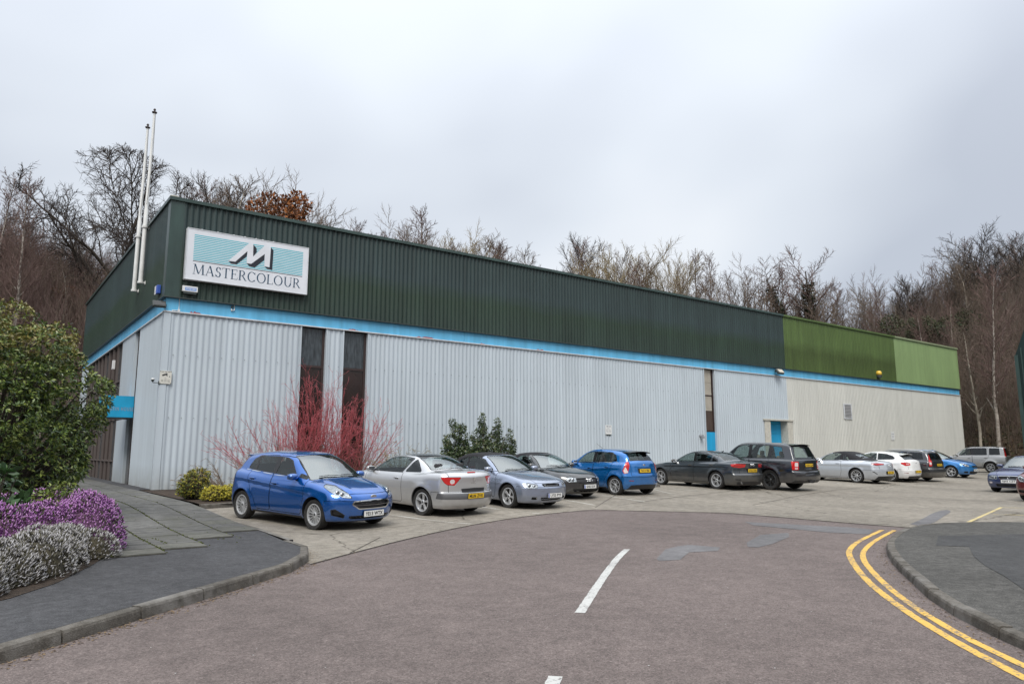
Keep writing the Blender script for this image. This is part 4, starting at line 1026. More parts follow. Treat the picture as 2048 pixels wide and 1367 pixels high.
FOCUS = dict(name='light_blue_hatchback_car', paint=P_BLUE3, dim=(4.337, 1.80, 1.49), wb=2.64, fo=.88, R=.315, rimR=.222, zb=.18,
    deck=[(0, .70), (.12, .765), (.4, .85), (.8, .93), (1.15, .99), (1.5, 1.0), (2.6, 1.02), (3.6, 1.07), (4.34, 1.05)],
    roof=[(.90, .86), (1.1, .97), (1.5, 1.19), (1.9, 1.38), (2.15, 1.46), (2.5, 1.49), (3.0, 1.485), (3.6, 1.42), (3.85, 1.36), (4.0, 1.25), (4.2, .98)],
    nose=[(.15, .14), (.26, .04), (.4, .0), (.58, .0), (.68, .04), (.8, .14)], tail=[(.18, 4.2), (.3, 4.3), (.5, 4.337), (.8, 4.28), (1.05, 4.2)],
    crown=.08, smid=2.7, belt=.97, tumble=.38, gin=.07, kr=.10, ks=.08, crease=(.66, .80, .010), flare=.022, nbow=.34, npow=2.3, ridge=(.38, .05, .01),
    windows=[([(1.62, 1.01), (2.42, 1.03), (2.40, 1.40), (2.1, 1.37)], 'g'), ([(2.5, 1.03), (3.2, 1.05), (3.18, 1.385), (2.5, 1.405)], 'g'), ([(3.26, 1.06), (3.6, 1.09), (3.5, 1.28), (3.24, 1.37)], 'g')],
    ws=(1.12, 1.98, .07), rs=(3.84, 4.05, .12), rsz=1.05,
    headlights=[([(.58, .60), (.88, .60), (1.15, .70), (1.28, .80), (1.1, .80), (.64, .70)], [(.78, .66, .05), (.98, .71, .045)])],
    taillights=[([(.9, 1.25), (.88, .8), (1.1, .78), (1.05, 1.25)], ('r',))],
    fascia=[('grille', 'n', [(0, .57), (.30, .57), (.34, .645), (0, .67)], M_BLACK, (.03, .012, M_CHROME, M_CHROME), [(.61, .622)]),
            ('lower_grille', 'n', [(0, .24), (.46, .24), (.50, .37), (0, .38)], M_BLACK, (.04, .008, M_BLACK), None), ('fog_lamp_pocket', 'n', [(.58, .27), (.78, .28), (.78, .36), (.58, .36)], M_BLACK, (.03, .01, M_BLACK), None)],
    doors=[[(1.40, .27), (1.34, .5), (1.34, .98), (1.7, 1.2), (2.0, 1.385), (2.46, 1.43), (2.46, .27)], [(2.48, .27), (2.48, 1.43), (3.0, 1.42), (3.24, 1.36), (3.32, .95), (3.2, .7), (3.05, .27)]], handles=[(2.3, .86), (3.12, .90)],
    seams=[('bonnet', lambda c, x, y, z: np.maximum(np.maximum(y - (.50 + .16 * x), .68 - z), np.maximum(x - 1.13 - .26 * y**2, .10 + .35*y**2 - x)))],
    spokes=(5, .06, 'plain'), plate_n=('LF56 OHD', .42, False), mirror=(1.62, 1.03, None), badges=[('n', 0, .61, 'oval', .06)], aerial=[(2.1, 0, -.02, .05)])
FOCUS_RED = dict(FOCUS, name='dark_red_car', paint=P_REDP, plate_n=('GX04 KZT', .42, False))

XTR = dict(zbump=(.80, .70), name='silver_off_road_car', paint=P_XTR, dim=(4.51, 1.765, 1.68), wb=2.625, fo=.82, R=.345, rimR=.225, zb=.26, arch=.40,
    deck=[(0, .88), (.12, .93), (.5, .99), (.9, 1.03), (1.2, 1.06), (1.6, 1.06), (3.0, 1.07), (4.2, 1.08), (4.51, 1.06)],
    roof=[(.95, .93), (1.2, 1.06), (1.6, 1.34), (1.95, 1.57), (2.15, 1.64), (2.5, 1.675), (3.3, 1.68), (4.0, 1.66), (4.22, 1.62), (4.32, 1.5), (4.45, 1.0)],
    nose=[(.26, .1), (.4, .02), (.6, 0), (.8, .03), (1.0, .12)], tail=[(.28, 4.42), (.4, 4.49), (.6, 4.51), (.68, 4.46), (1.0, 4.43), (1.2, 4.38)],
    crown=.04, smid=2.8, belt=1.06, tumble=.24, gin=.04, kr=.07, ks=.06, kt=.06, crease=(.8, .8, .006), flare=.03, tbow=.12, br=.10, bf=.15,
    windows=[([(1.66, 1.10), (2.42, 1.11), (2.40, 1.57), (2.15, 1.55), (1.95, 1.45)], 'g'), ([(2.52, 1.11), (3.30, 1.12), (3.30, 1.58), (2.52, 1.58)], 'd'), ([(3.42, 1.13), (4.02, 1.14), (3.98, 1.56), (3.42, 1.57)], 'd')],
    blacks=[[(2.38, 1.12), (2.56, 1.12), (2.56, 1.57), (2.38, 1.565)]],
    ws=(1.22, 2.06, .07), rs=(4.26, 4.42, .12), rsz=1.1, rglass=M_GLASSD,
    taillights=[([(.82, 1.58), (.80, 1.05), (1.06, 1.02), (1.02, 1.2), (.96, 1.60)], ('r',))],
    fascia=[('bumper_trim', 't', [(0, .45), (.9, .45), (.9, .55), (0, .55)], M_BLACK, None, None)],
    flank=[('sill_trim', [(1.3, .26), (3.1, .26), (3.1, .36), (1.3, .36)], M_GREYPL)],
    doors=[[(1.42, .38), (1.40, 1.06), (1.7, 1.3), (2.0, 1.55), (2.46, 1.61), (2.46, .38)], [(2.48, .38), (2.48, 1.61), (3.36, 1.61), (3.38, 1.0), (3.22, .85), (3.05, .6), (2.98, .38)]], handles=[(2.28, .93), (3.2, .95)],
    spokes=(6, .045, 'plain'), plate_t=('GV53 AHY', .85, False, .05), mirror=(1.62, 1.14, None), rails=(2.1, 4.0, .07, M_BLACK))

LEXUS = dict(name='navy_saloon_car', paint=P_NAVY, dim=(4.40, 1.725, 1.41), wb=2.67, fo=.79, R=.315, rimR=.215, zb=.17,
    deck=[(0, .66), (.08, .70), (.35, .78), (.8, .86), (1.2, .92), (1.5, .94), (3.0, .96), (3.9, .99), (4.4, .95)],
    roof=[(1.05, .80), (1.25, .92), (1.7, 1.18), (2.0, 1.32), (2.3, 1.39), (2.6, 1.41), (3.0, 1.39), (3.4, 1.27), (3.7, 1.10), (3.9, .95), (4.1, .8)],
    nose=[(.15, .10), (.25, .03), (.4, .0), (.58, .01), (.64, .03), (.75, .12)], tail=[(.18, 4.3), (.3, 4.37), (.6, 4.4), (.9, 4.35), (1.0, 4.2)],
    crown=.07, smid=2.6, belt=.93, tumble=.42, gin=.08, kr=.10, ks=.07, crease=(.7, .75, .01), nbow=.24, npow=2.6,
    windows=[([(1.74, .97), (2.44, .98), (2.42, 1.30), (2.15, 1.27)], 'g'), ([(2.52, .98), (3.2, .99), (3.2, 1.24), (2.52, 1.31)], 'g')],
    ws=(1.27, 2.08, .07), rs=(3.3, 3.75, .1),
    headlights=[([(.42, .50), (.80, .49), (.92, .54), (.90, .63), (.72, .66), (.46, .635)], [(.54, .565, .04), (.66, .565, .04), (.78, .57, .04)])],
    taillights=[([(.6, .75), (1.0, .75), (1.0, .88), (.6, .88)], ('r',))],
    fascia=[('grille', 'n', [(0, .50), (.30, .50), (.37, .60), (.37, .63), (0, .645)], M_BLACK, (.03, .012, M_CHROME, M_BLACK), [(.53, .535), (.56, .565), (.59, .595)]),
            ('lower_grille', 'n', [(0, .235), (.44, .235), (.48, .33), (0, .33)], M_BLACK, (.03, .008, M_BLACK), None), ('fog_lamp', 'n', [(.60, .34), (.72, .34), (.72, .40), (.60, .40)], M_LCLEAR, None, None)],
    doors=[[(1.50, .26), (1.42, .5), (1.42, .93), (1.8, 1.15), (2.1, 1.31), (2.48, 1.345), (2.48, .26)], [(2.5, .26), (2.5, 1.345), (3.2, 1.30), (3.4, .9), (3.2, .26)]], handles=[(2.35, .83), (3.2, .85)],
    seams=[('bonnet', lambda c, x, y, z: np.maximum(np.maximum(y - (.44 + .18 * x), .60 - z), np.maximum(x - 1.27 - .26 * y**2, .06 + .3*y**2 - x)))],
    spokes=(5, .06, 'plain'), plate_n=('GJ03 CZT', .425, False), mirror=(1.72, .99, None), badges=[('n', 0, .57, 'star', .045)])
# ------------------------------------------------------------------ ground materials
def ground_mat(name, c1, c2, scale, c3=None, speck=.35, rough=.9, bump=.5, crack=0.0, stain=None, macro=.25):
    """aggregate surface: fine chippings, mid patches, long soft stains"""
    m = bpy.data.materials.new(name); m.use_nodes = True
    t = m.node_tree; b = t.nodes['Principled BSDF']; nn = t.nodes.new; ll = t.links.new
    b.inputs['Roughness'].default_value = rough; b.inputs['Specular IOR Level'].default_value = .3
    tc = nn('ShaderNodeTexCoord')
    def noise(s, d=5, r=.6, ma=None):
        n = nn('ShaderNodeTexNoise'); n.inputs['Scale'].default_value = s; n.inputs['Detail'].default_value = d; n.inputs['Roughness'].default_value = r
        if ma: mp = nn('ShaderNodeMapping'); mp.inputs['Scale'].default_value = ma[0]; mp.inputs['Rotation'].default_value = (0, 0, R(ma[1])); ll(tc.outputs['Object'], mp.inputs[0]); ll(mp.outputs[0], n.inputs[0])
        else: ll(tc.outputs['Object'], n.inputs['Vector'])
        return n
    def ramp(src, a, b_, ca, cb):
        r = nn('ShaderNodeValToRGB'); r.color_ramp.elements[0].position = a; r.color_ramp.elements[1].position = b_
        r.color_ramp.elements[0].color = (*ca, 1); r.color_ramp.elements[1].color = (*cb, 1); ll(src, r.inputs[0]); return r
    def mul(a, b_, f=1.0):
        x = nn('ShaderNodeMix'); x.data_type = 'RGBA'; x.blend_type = 'MULTIPLY'; x.inputs[0].default_value = f; ll(a, x.inputs[6]); ll(b_, x.inputs[7]); return x.outputs[2]
    base = ramp(noise(scale, 6).outputs['Fac'], .32, .68, c1, c2).outputs[0]
    vo = nn('ShaderNodeTexVoronoi'); vo.inputs['Scale'].default_value = 95; ll(tc.outputs['Object'], vo.inputs['Vector'])
    hs = nn('ShaderNodeSeparateColor'); ll(vo.outputs['Color'], hs.inputs[0])
    sp = ramp(hs.outputs[0], .0, 1.0, (1 - speck,)*3, (1 + speck,)*3).outputs[0]
    sp.node.color_ramp.elements.new(.93).color = (1 + speck*.3,)*3 + (1,)
    col = mul(base, sp)
    mac = ramp(noise(.35, 6, .65, ((1, .45, 1), 30)).outputs['Fac'], .35, .65, (1 - macro,)*3, (1 + macro*.6,)*3).outputs[0]
    col = mul(col, mac)
    mid = ramp(noise(3.2, 8, .75).outputs['Fac'], .36, .64, (.82,)*3, (1.12,)*3).outputs[0]; col = mul(col, mid)
    if c3:
        f = ramp(noise(.8, 6, .7).outputs['Fac'], .50, .68, (0, 0, 0), (1, 1, 1)).outputs[0]
        x = nn('ShaderNodeMix'); x.data_type = 'RGBA'; ll(f, x.inputs[0]); ll(col, x.inputs[6]); x.inputs[7].default_value = (*c3, 1); col = x.outputs[2]
    if crack:
        v2 = nn('ShaderNodeTexVoronoi'); v2.feature = 'DISTANCE_TO_EDGE'; v2.inputs['Scale'].default_value = crack; v2.inputs['Randomness'].default_value = .9
        wn = noise(2.0, 5); a = nn('ShaderNodeVectorMath'); a.operation = 'SCALE'; a.inputs['Scale'].default_value = .35; ll(wn.outputs['Color'], a.inputs[0])
        ad = nn('ShaderNodeVectorMath'); ll(tc.outputs['Object'], ad.inputs[0]); ll(a.outputs[0], ad.inputs[1]); ll(ad.outputs[0], v2.inputs['Vector'])
        cr_ = ramp(v2.outputs['Distance'], .0, .004, (.35, .34, .32), (1, 1, 1)).outputs[0]; col = mul(col, cr_)
    ll(col, b.inputs['Base Color'])
    bp = nn('ShaderNodeBump'); bp.inputs['Strength'].default_value = bump; bp.inputs['Distance'].default_value = .006
    ll(vo.outputs['Distance'], bp.inputs['Height']); ll(bp.outputs[0], b.inputs['Normal'])
    return m
M_ROAD = ground_mat('road_red_asphalt', (.146, .117, .109), (.197, .163, .151), 18, speck=.42, macro=.16, bump=.9)
M_CONC = ground_mat('car_park_concrete', (.205, .183, .15), (.30, .272, .23), 5, speck=.3, macro=.22, crack=.16, bump=.4)
M_FOOT = ground_mat('footpath_asphalt', (.052, .052, .055), (.082, .082, .086), 10, speck=.35, macro=.22)
M_FOOTR = ground_mat('worn_footpath_asphalt', (.066, .064, .058), (.115, .11, .102), 9, speck=.42, macro=.25)
M_PATCHD = ground_mat('dark_tarmac_patch', (.052, .052, .053), (.075, .075, .075), 10, speck=.3)
M_PATCHB = ground_mat('blue_grey_repair', (.130, .127, .130), (.168, .163, .166), 6, speck=.18, bump=.2)
M_KERB = ground_mat('kerb_concrete', (.085, .075, .062), (.16, .148, .13), 7, speck=.2, macro=.3, c3=(.22, .21, .195))
M_SLAB = ground_mat('paving_slab_grey', (.088, .087, .083), (.15, .148, .14), 6, speck=.12, macro=.3, c3=(.085, .085, .070), bump=.3)
M_SLABL = ground_mat('paving_slab_pale', (.10, .10, .085), (.15, .148, .13), 6, speck=.12, macro=.3, bump=.3)
M_SOIL = ground_mat('planting_soil', (.03, .02, .014), (.07, .05, .035), 9, speck=.5)
M_MOSS = mat('joint_moss', (.085, .10, .025), rough=1, noise=.5, nscale=20)
M_GRASS = mat('rough_grass', (.05, .06, .02), rough=1, noise=.5, nscale=3)
M_LITTER = ground_mat('leaf_litter', (.045, .030, .020), (.12, .085, .055), 2.2, c3=(.055, .06, .025), speck=.55, macro=.35)
def worn(name, col, wear, sc=26, thr=.42):
    m = bpy.data.materials.new(name); m.use_nodes = True; t = m.node_tree; b = t.nodes['Principled BSDF']; nn = t.nodes.new; ll = t.links.new
    tc = nn('ShaderNodeTexCoord'); n = nn('ShaderNodeTexNoise'); n.inputs['Scale'].default_value = sc; n.inputs['Detail'].default_value = 8; n.inputs['Roughness'].default_value = .7; ll(tc.outputs['Object'], n.inputs['Vector'])
    n3 = nn('ShaderNodeTexNoise'); n3.inputs['Scale'].default_value = 1.6; n3.inputs['Detail'].default_value = 4; ll(tc.outputs['Object'], n3.inputs['Vector'])
    ad = nn('ShaderNodeMath'); ad.operation = 'MULTIPLY_ADD'; ll(n3.outputs['Fac'], ad.inputs[0]); ad.inputs[1].default_value = .5; ll(n.outputs['Fac'], ad.inputs[2])
    r = nn('ShaderNodeValToRGB'); ll(ad.outputs[0], r.inputs[0]); r.color_ramp.elements[0].position = thr + .16; r.color_ramp.elements[0].color = (*wear, 1); r.color_ramp.elements[1].position = thr + .24; r.color_ramp.elements[1].color = (*col, 1)
    e2 = r.color_ramp.elements.new(.95); e2.color = (*[c * 1.12 for c in col], 1)
    ll(r.outputs[0], b.inputs['Base Color']); b.inputs['Roughness'].default_value = .8
    return m
M_YEL = worn('yellow_line_paint', (.60, .37, .075), (.21, .165, .12), thr=.49)
M_WHT = worn('white_line_paint', (.46, .46, .44), (.16, .145, .14), thr=.45)
M_BAY = worn('faded_bay_paint', (.50, .49, .44), (.30, .28, .24), thr=.56)
M_BAYY = worn('faded_yellow_paint', (.50, .40, .17), (.30, .28, .24), thr=.50)

from mathutils.geometry import delaunay_2d_cdt
def inpoly(x, y, P):
    c = False; n = len(P); j = n - 1
    for i in range(n):
        if (P[i][1] > y) != (P[j][1] > y) and x < (P[j][0]-P[i][0])*(y-P[i][1])/(P[j][1]-P[i][1]) + P[i][0]: c = not c
        j = i
    return c
def sheet(name, poly, dz, m, step=0.0, parent=None, kind='structure', follow=True):
    P = [(p[0], p[1]) for p in poly]
    if step:                                    # follow the slope along the outline too
        Q = []
        for a, b in zip(P, P[1:] + P[:1]):
            k = max(1, int(abs(b[1] - a[1]) / .35)) if min(max(a[1], b[1]), -6) - max(min(a[1], b[1]), -14) > .4 else 1
            Q += [(a[0] + (b[0]-a[0])*i/k, a[1] + (b[1]-a[1])*i/k) for i in range(k)]
        P = Q
    n = len(P); pts = [Vector(p) for p in P]
    if step:
        xs = [p[0] for p in P]; ys = [p[1] for p in P]
        y = max(min(ys), -15) + step/2
        while y < min(max(ys), -6.2):
            x = min(xs) + .5
            while x < max(xs):
                if inpoly(x, y, P): pts.append(Vector((x, y)))
                x += max(step, 4.0)
            y += step
    v, e_, f, *_ = delaunay_2d_cdt(pts, [(i, (i+1) % n) for i in range(n)], [], 1, 1e-5)
    V = [(q.x, q.y, (gz(q.x, q.y) if follow else 0) + dz) for q in v]
    me = bpy.data.meshes.new(name); me.from_pydata(V, [], [tuple(reversed(q)) if (v[q[1]]-v[q[0]]).cross(v[q[2]]-v[q[0]]) < 0 else tuple(q) for q in f]); me.materials.append(m)
    o = bpy.data.objects.new(name, me); link(o, parent)
    if kind and parent is None: o['kind'] = kind
    return o
def chaikin(P, n=2):
    for _ in range(n):
        Q = [P[0]]
        for a, b in zip(P[:-1], P[1:]): Q += [a.lerp(b, .25), a.lerp(b, .75)]
        P = Q + [P[-1]]
    return P
def resample(P, d):
    L = [0.0]
    for a, b in zip(P[:-1], P[1:]): L.append(L[-1] + (b - a).length)
    n = max(1, round(L[-1] / d)); out = []
    for k in range(n + 1):
        s = L[-1] * k / n; i = max(j for j in range(len(L)) if L[j] <= s + 1e-9); i = min(i, len(P) - 2)
        out.append(P[i].lerp(P[i+1], (s - L[i]) / max(1e-9, L[i+1] - L[i])))
    return out
def ribbon(P, w, z, off=0.0, jit=0.0):
    mb = MB(); L_, R_ = [], []
    for i, p in enumerate(P):
        d = (P[min(i+1, len(P)-1)] - P[max(i-1, 0)]); d.z = 0; d.normalize(); n = Vector((-d.y, d.x, 0))
        a = p + n * (off + w/2 + random.gauss(0, jit)); b = p + n * (off - w/2 + random.gauss(0, jit))
        L_.append((a.x, a.y, gz(a.x, a.y) + z)); R_.append((b.x, b.y, gz(b.x, b.y) + z))
    for i in range(len(P) - 1): mb.quad(R_[i], R_[i+1], L_[i+1], L_[i])
    return mb

# ------------------------------------------------------------------ terrain: flat ground and the wooded hillside behind
def hill_d(x, y):
    """distance beyond the foot of the bank"""
    d1 = y - 26.0 - .8 * math.sin(x * .13)
    d2 = x - 63.5 - .10 * (y + 5) - 1.0 * math.sin(y * .11)
    if x < 63.5: d = d1
    else: d = max(d2, d1) if y < 26 else math.hypot(max(d1, 0), 0) + max(d2, 0) * .7
    return max(d, 0.0)
def back_d(x, y): return max(-52 - y, 0.0, -48 - x)   # the bank on the other side of the road
def hz(x, y):
    b_ = back_d(x, y)
    if b_ > 0: return 9.0 * min(1, b_ / 25)
    d = hill_d(x, y)
    if d <= 0: return 0.0
    s = min(1.0, d / 27.0); h = 17.0 * (s * (1.35 - .35 * s)) if s < 1 else 17.0 + .04 * (d - 27)
    h += min(d, 8) / 8 * (1.1 * math.sin(x * .17 + y * .05) + .8 * math.sin(y * .21 - x * .07) + .4 * math.sin(x * .61 + y * .43))
    return h
nx_, ny_ = 150, 120
xs = np.concatenate([np.linspace(-900, -110, 6), np.linspace(-95, -62, 5), np.linspace(-58, 150, nx_), np.linspace(156, 900, 8)])
ys = np.concatenate([np.linspace(-900, -110, 6), np.linspace(-100, -34, 14), np.linspace(-30, 120, ny_), np.linspace(126, 900, 8)])
V = [(x, y, hz(x, y) - .06) for y in ys for x in xs]
nX = len(xs); F_ = [(j*nX+i, j*nX+i+1, (j+1)*nX+i+1, (j+1)*nX+i) for j in range(len(ys)-1) for i in range(nX-1)]
tag(mesh_np('ground', V, F_, M_LITTER, smooth=True), kind='structure')

# ------------------------------------------------------------------ road, car park, paths
conc_front = [pixg(*q) for q in ((622, 1128), (700, 1107), (800, 1081), (900, 1058), (985, 1042), (1060, 1031), (1183, 1018), (1456, 1025), (1702, 1046), (1841, 1057), (1956, 1053), (2060, 1058))]
road_poly = [(-60, -70), (40, -70), (40, -24)] + [(18, -21.0)] + [(8.9, -21.2)] + [(-.5, -14.5), (-7, -14.5), (-60, -30)]
sheet('road', [(-46, -50), (70, -50), (70, -11.2), (-46, -11.2)], 0.0, M_ROAD, step=.3)
cp = [(p.x, p.y) for p in resample(conc_front, .5)]
edgeL = [pixg(*q, .115) for q in ((581, 1079), (513, 1056), (403, 1023))]
conc_poly = cp + [(64, cp[-1][1] - 6), (64, -2), (63.0, 26), (62.9, 26), (62.9, 0.12), (-.42, 0.12)] + [(edgeL[2].x - .3, edgeL[2].y), (edgeL[1].x - .3, edgeL[1].y), (edgeL[0].x - .3, edgeL[0].y)]
sheet('car_park', conc_poly, .006, M_CONC, step=.6)
# gutter line of dirt where asphalt meets concrete
ed = ribbon(resample(chaikin(conc_front, 1), .8), .035, .0085); tag(ed.build('road_joint', mat('joint_dirt', (.045, .038, .03), rough=1, noise=.6, nscale=12)), kind='structure')

# left kerb
kb = [pix(*q) for q in ((-420, 1446), (-200, 1390), (0, 1329), (184.5, 1268), (342, 1220), (465, 1182), (559, 1153), (600, 1138), (614, 1129), (621, 1118), (620, 1106))]
kb += [Vector((edgeL[0].x + .05, edgeL[0].y - .35, 0)), Vector((edgeL[0].x, edgeL[0].y, 0))]
kb_s = chaikin(kb, 2)
KH = .115
root = empty('kerb', (0, 0, 0)); root['kind'] = 'structure'
kp = resample(kb_s, .9)
def kerb_stones(root, kp, side, KH, w=.125, gap=.022, sub=3, full=None):
    fine = full
    for a, b in zip(kp[:-1], kp[1:]):
        d = (b - a); L = d.length; d.normalize(); n = Vector((-d.y, d.x, 0)) * side
        j = random.uniform(-.006, .006)
        a2, b2 = a + d * gap/2, b - d * gap/2
        za, zb_ = gz(a.x, a.y), gz(b.x, b.y)
        h = KH + j
        prof = [(0, -.05), (.012, h - .03), (.022, h - .008), (.04, h), (w, h), (w, -.05)]
        mb = MB(); k = len(prof)
        for p_, z_ in ((a2, za), (b2, zb_)):
            for (o_, hh) in prof: q = p_ + n * o_; mb.v.append((q.x, q.y, z_ + hh))
        for i in range(k - 1):
            mb.f.append((i, i+1, k+i+1, k+i)); mb.mi.append(0)
        mb.f.append(tuple(range(k))); mb.f.append(tuple(reversed(range(k, 2*k)))); mb.mi += [0, 0]
        mb.build('kerb_stone', M_KERB, root, smooth=False)
kerb_stones(root, kp, 1, KH)
inner = []
for i, p in enumerate(kb_s):
    d = kb_s[min(i+1, len(kb_s)-1)] - kb_s[max(i-1, 0)]; d.normalize(); inner.append(p + Vector((-d.y, d.x, 0)) * .12)
foot_poly = [(p.x, p.y) for p in inner] + [(edgeL[1].x, edgeL[1].y), (edgeL[2].x, edgeL[2].y), (-.42, .12), (0, .12), (0, 26), (-30, 26), (-30, inner[0].y)]
sheet('footpath', foot_poly, KH - .004, M_FOOT, step=.7)
mb = MB()                                       # flush edging between path and bays
for a, b in ((edgeL[0], edgeL[1]), (edgeL[1], edgeL[2])):
    q = resample([a, b], .9)
    for u, v in zip(q[:-1], q[1:]):
        d = (v - u).normalized(); n = Vector((-d.y, d.x, 0)) * .045; za, zb_ = gz(u.x, u.y) + KH + .004, gz(v.x, v.y) + KH + .004
        mb.quad((u.x-n.x, u.y-n.y, za), (v.x-n.x, v.y-n.y, zb_), (v.x+n.x, v.y+n.y, zb_), (u.x+n.x, u.y+n.y, za)); mb.quad((u.x-n.x, u.y-n.y, za-.14), (v.x-n.x, v.y-n.y, zb_-.14), (v.x-n.x, v.y-n.y, zb_), (u.x-n.x, u.y-n.y, za))
tag(mb.build('path_edging', M_KERB), kind='structure')

# paving slabs: each its own piece
root = empty('paved_path'); root['kind'] = 'structure'
bed = MB(); PX, PY = .68, .60
cols = [(-2.6 - PX*k) for k in range(4, -3, -1)]   # left edges
start = {-5.32: -14.9, -4.64: -15.0, -3.96: -15.1, -3.28: -15.2, -2.6: -14.75, -1.92: -13.65, -1.24: -12.9}
slabs = {}
for ci, xl in enumerate(cols):
    y0 = start.get(round(xl, 2), -14.6)
    yy = y0
    while yy < 22:
        if yy > -.6 and xl > -.7: break
        y1 = yy + PY
        g = .012 + .012 * (ci % 2 == 0)
        zt = [gz(xl, yy) + KH + .020, gz(xl, y1) + KH + .020]
        x0, x1 = xl + g, xl + PX - g*.6
        if xl == cols[-1] : x1 = min(x1, -.60)
        t0, t1 = random.uniform(-.003, .003), random.uniform(-.003, .003)
        mb = MB(); a, b = yy + .016, y1 - .016
        top = [(x0, a, zt[0]+t0), (x1, a, zt[0]+t1), (x1, b, zt[1]+t1), (x0, b, zt[1]+t0)]; bot = [(p[0], p[1], p[2]-.03) for p in top]
        mb.v = top + bot; mb.f = [(0, 1, 2, 3), (0, 4, 5, 1), (1, 5, 6, 2), (2, 6, 7, 3), (3, 7, 4, 0)]; mb.mi = [0]*5
        if y1 < 12: mb.build('paving_slab', M_SLABL if random.random() < .12 or yy == y0 else M_SLAB, root)
        yy = y1
    bed.quad((xl, y0, 0), (xl+PX, y0, 0), (xl+PX, 22, 0), (xl, 22, 0))
for k_, xl in enumerate(cols): sheet('slab_bedding', [(xl, start.get(round(xl, 2), -14.6)), (xl+PX, start.get(round(xl, 2), -14.6)), (xl+PX, -.3), (xl, -.3)] if xl < -.8 else [(xl, -12.5), (xl+.08, -12.5), (xl+.08, -8), (xl, -8)], KH + .001, M_SOIL, step=.7)
# mossy joints: ragged green tufts along three long joints
mo = MB()
for xj, ya, yb, dens in ((-2.6, -15.2, -10.5, 170), (-1.92, -14.8, -5, 210), (-1.24, -13.6, -4, 90), (-3.28, -15.2, -12, 80), (-2.4, -14.2, -13.2, 30)):
    for _ in range(dens):
        y = random.uniform(ya, yb); x = xj + random.gauss(0, .014); z = gz(x, y) + KH + .012; s = random.uniform(.012, .034)
        for k in range(3):
            t = random.uniform(0, 6.28); dx, dy = math.cos(t)*s, math.sin(t)*s
            mo.quad((x-dx*.5, y-dy*.5, z), (x+dx*.5, y+dy*.5, z), (x+dx*.4+dy*.3, y+dy*.4-dx*.3, z + s*.8))
for _ in range(500):
    y = random.uniform(-14.8, -1); x = random.choice([-3.28, -2.6, -1.92, -1.24]) + random.gauss(0, .01) if random.random() < .5 else random.uniform(-3.2, -.7)
    if abs(((y + 15.2) / PY) % 1 - .0) > .05 and random.random() < .5: y = round((y + 15.2) / PY) * PY - 15.2
    z = gz(x, y) + KH + .014; s = random.uniform(.008, .02); t = random.uniform(0, 6.28); dx, dy = math.cos(t)*s, math.sin(t)*s
    mo.quad((x-dx, y-dy, z), (x+dx, y+dy, z), (x+dy*.5, y-dx*.5, z + s))
tag(mo.build('moss', M_MOSS), 'green moss growing in the joints of the paved path', 'moss', kind='stuff')

# planting bed before the wall
bz = lambda x, y: gz(x, y) + .09
bp_ = [(-.38, -7.9), (16.5, -7.3), (16.5, -.02), (-.38, -.02)]
sheet('planting_bed', bp_, .10, M_SOIL, step=.7)
root = empty('bed_kerb'); root['kind'] = 'structure'
kerb_stones(root, resample([Vector((-.42, -8.0, 0)), Vector((.75, -7.75, 0)), Vector((16.5, -7.35, 0))], .9), 1, .12, w=.10)
# soil under the heathers
hb = [pix(*q, .12) + Vector((-.16, .16, 0)) for q in ((-260, 1290), (0, 1210), (60, 1196), (150, 1165), (215, 1130), (247, 1108), (247, 1060))]
sheet('heather_bed', [(p.x, p.y) for p in hb] + [(-2.75, -11.5), (-2.9, -7), (-12, -7), (-12, hb[0].y)], KH + .002, M_SOIL, step=.7)

# right footpath
kr = [pix(*q) for q in ((2040, 1052), (1940, 1052), (1870, 1054.5), (1822, 1060), (1794, 1071), (1769, 1094), (1776, 1117), (1796, 1141), (1822, 1164), (1868, 1210), (1952, 1256), (2048, 1302), (2300, 1408), (2700, 1560))]
kr_s = chaikin(kr, 2)
root = empty('kerb'); root['kind'] = 'structure'
kerb_stones(root, resample(kr_s, .88), 1, .10)
inner = []
for i, p in enumerate(kr_s):
    d = kr_s[min(i+1, len(kr_s)-1)] - kr_s[max(i-1, 0)]; d.normalize(); inner.append(p + Vector((-d.y, d.x, 0)) * .12)
fr_poly = [(p.x, p.y) for p in inner] + [(40, inner[-1].y), (40, inner[0].y)]
sheet('footpath', fr_poly, .096, M_FOOTR)
q = [pix(*a, .1) for a in ((1876, 1071), (1960, 1069), (2100, 1066), (2260, 1120), (2100, 1185), (2048, 1178), (2010, 1152), (1970, 1130), (1948, 1112), (1938, 1092), (1872, 1090))]
sheet('tarmac_patch', [(p.x, p.y) for p in q], .101, M_PATCHD)
for pl in (((1313, 1117), (1331, 1098), (1355, 1092), (1378, 1089), (1440, 1094), (1436, 1101), (1378, 1104), (1360, 1119), (1318, 1121)),
           ((1493, 1085), (1521, 1069), (1577, 1065), (1579, 1073), (1545, 1087), (1517, 1094), (1496, 1093)),
           ((1489, 1043), (1600, 1049), (1700, 1054), (1749, 1059), (1738, 1068), (1655, 1064), (1507, 1050))):
    q = [pix(*a) for a in pl]; sheet('road_repair', [(p.x, p.y) for p in q], .004, M_PATCHB)
q = [pix(*a) for a in ((1820, 1048), (1845, 1038), (1865, 1026), (1890, 1019), (1905, 1022), (1885, 1034), (1868, 1046), (1840, 1052))]
sheet('drain_repair', [(p.x, p.y) for p in chaikin(q + [q[0]], 1)[:-1]], .011, M_PATCHB)

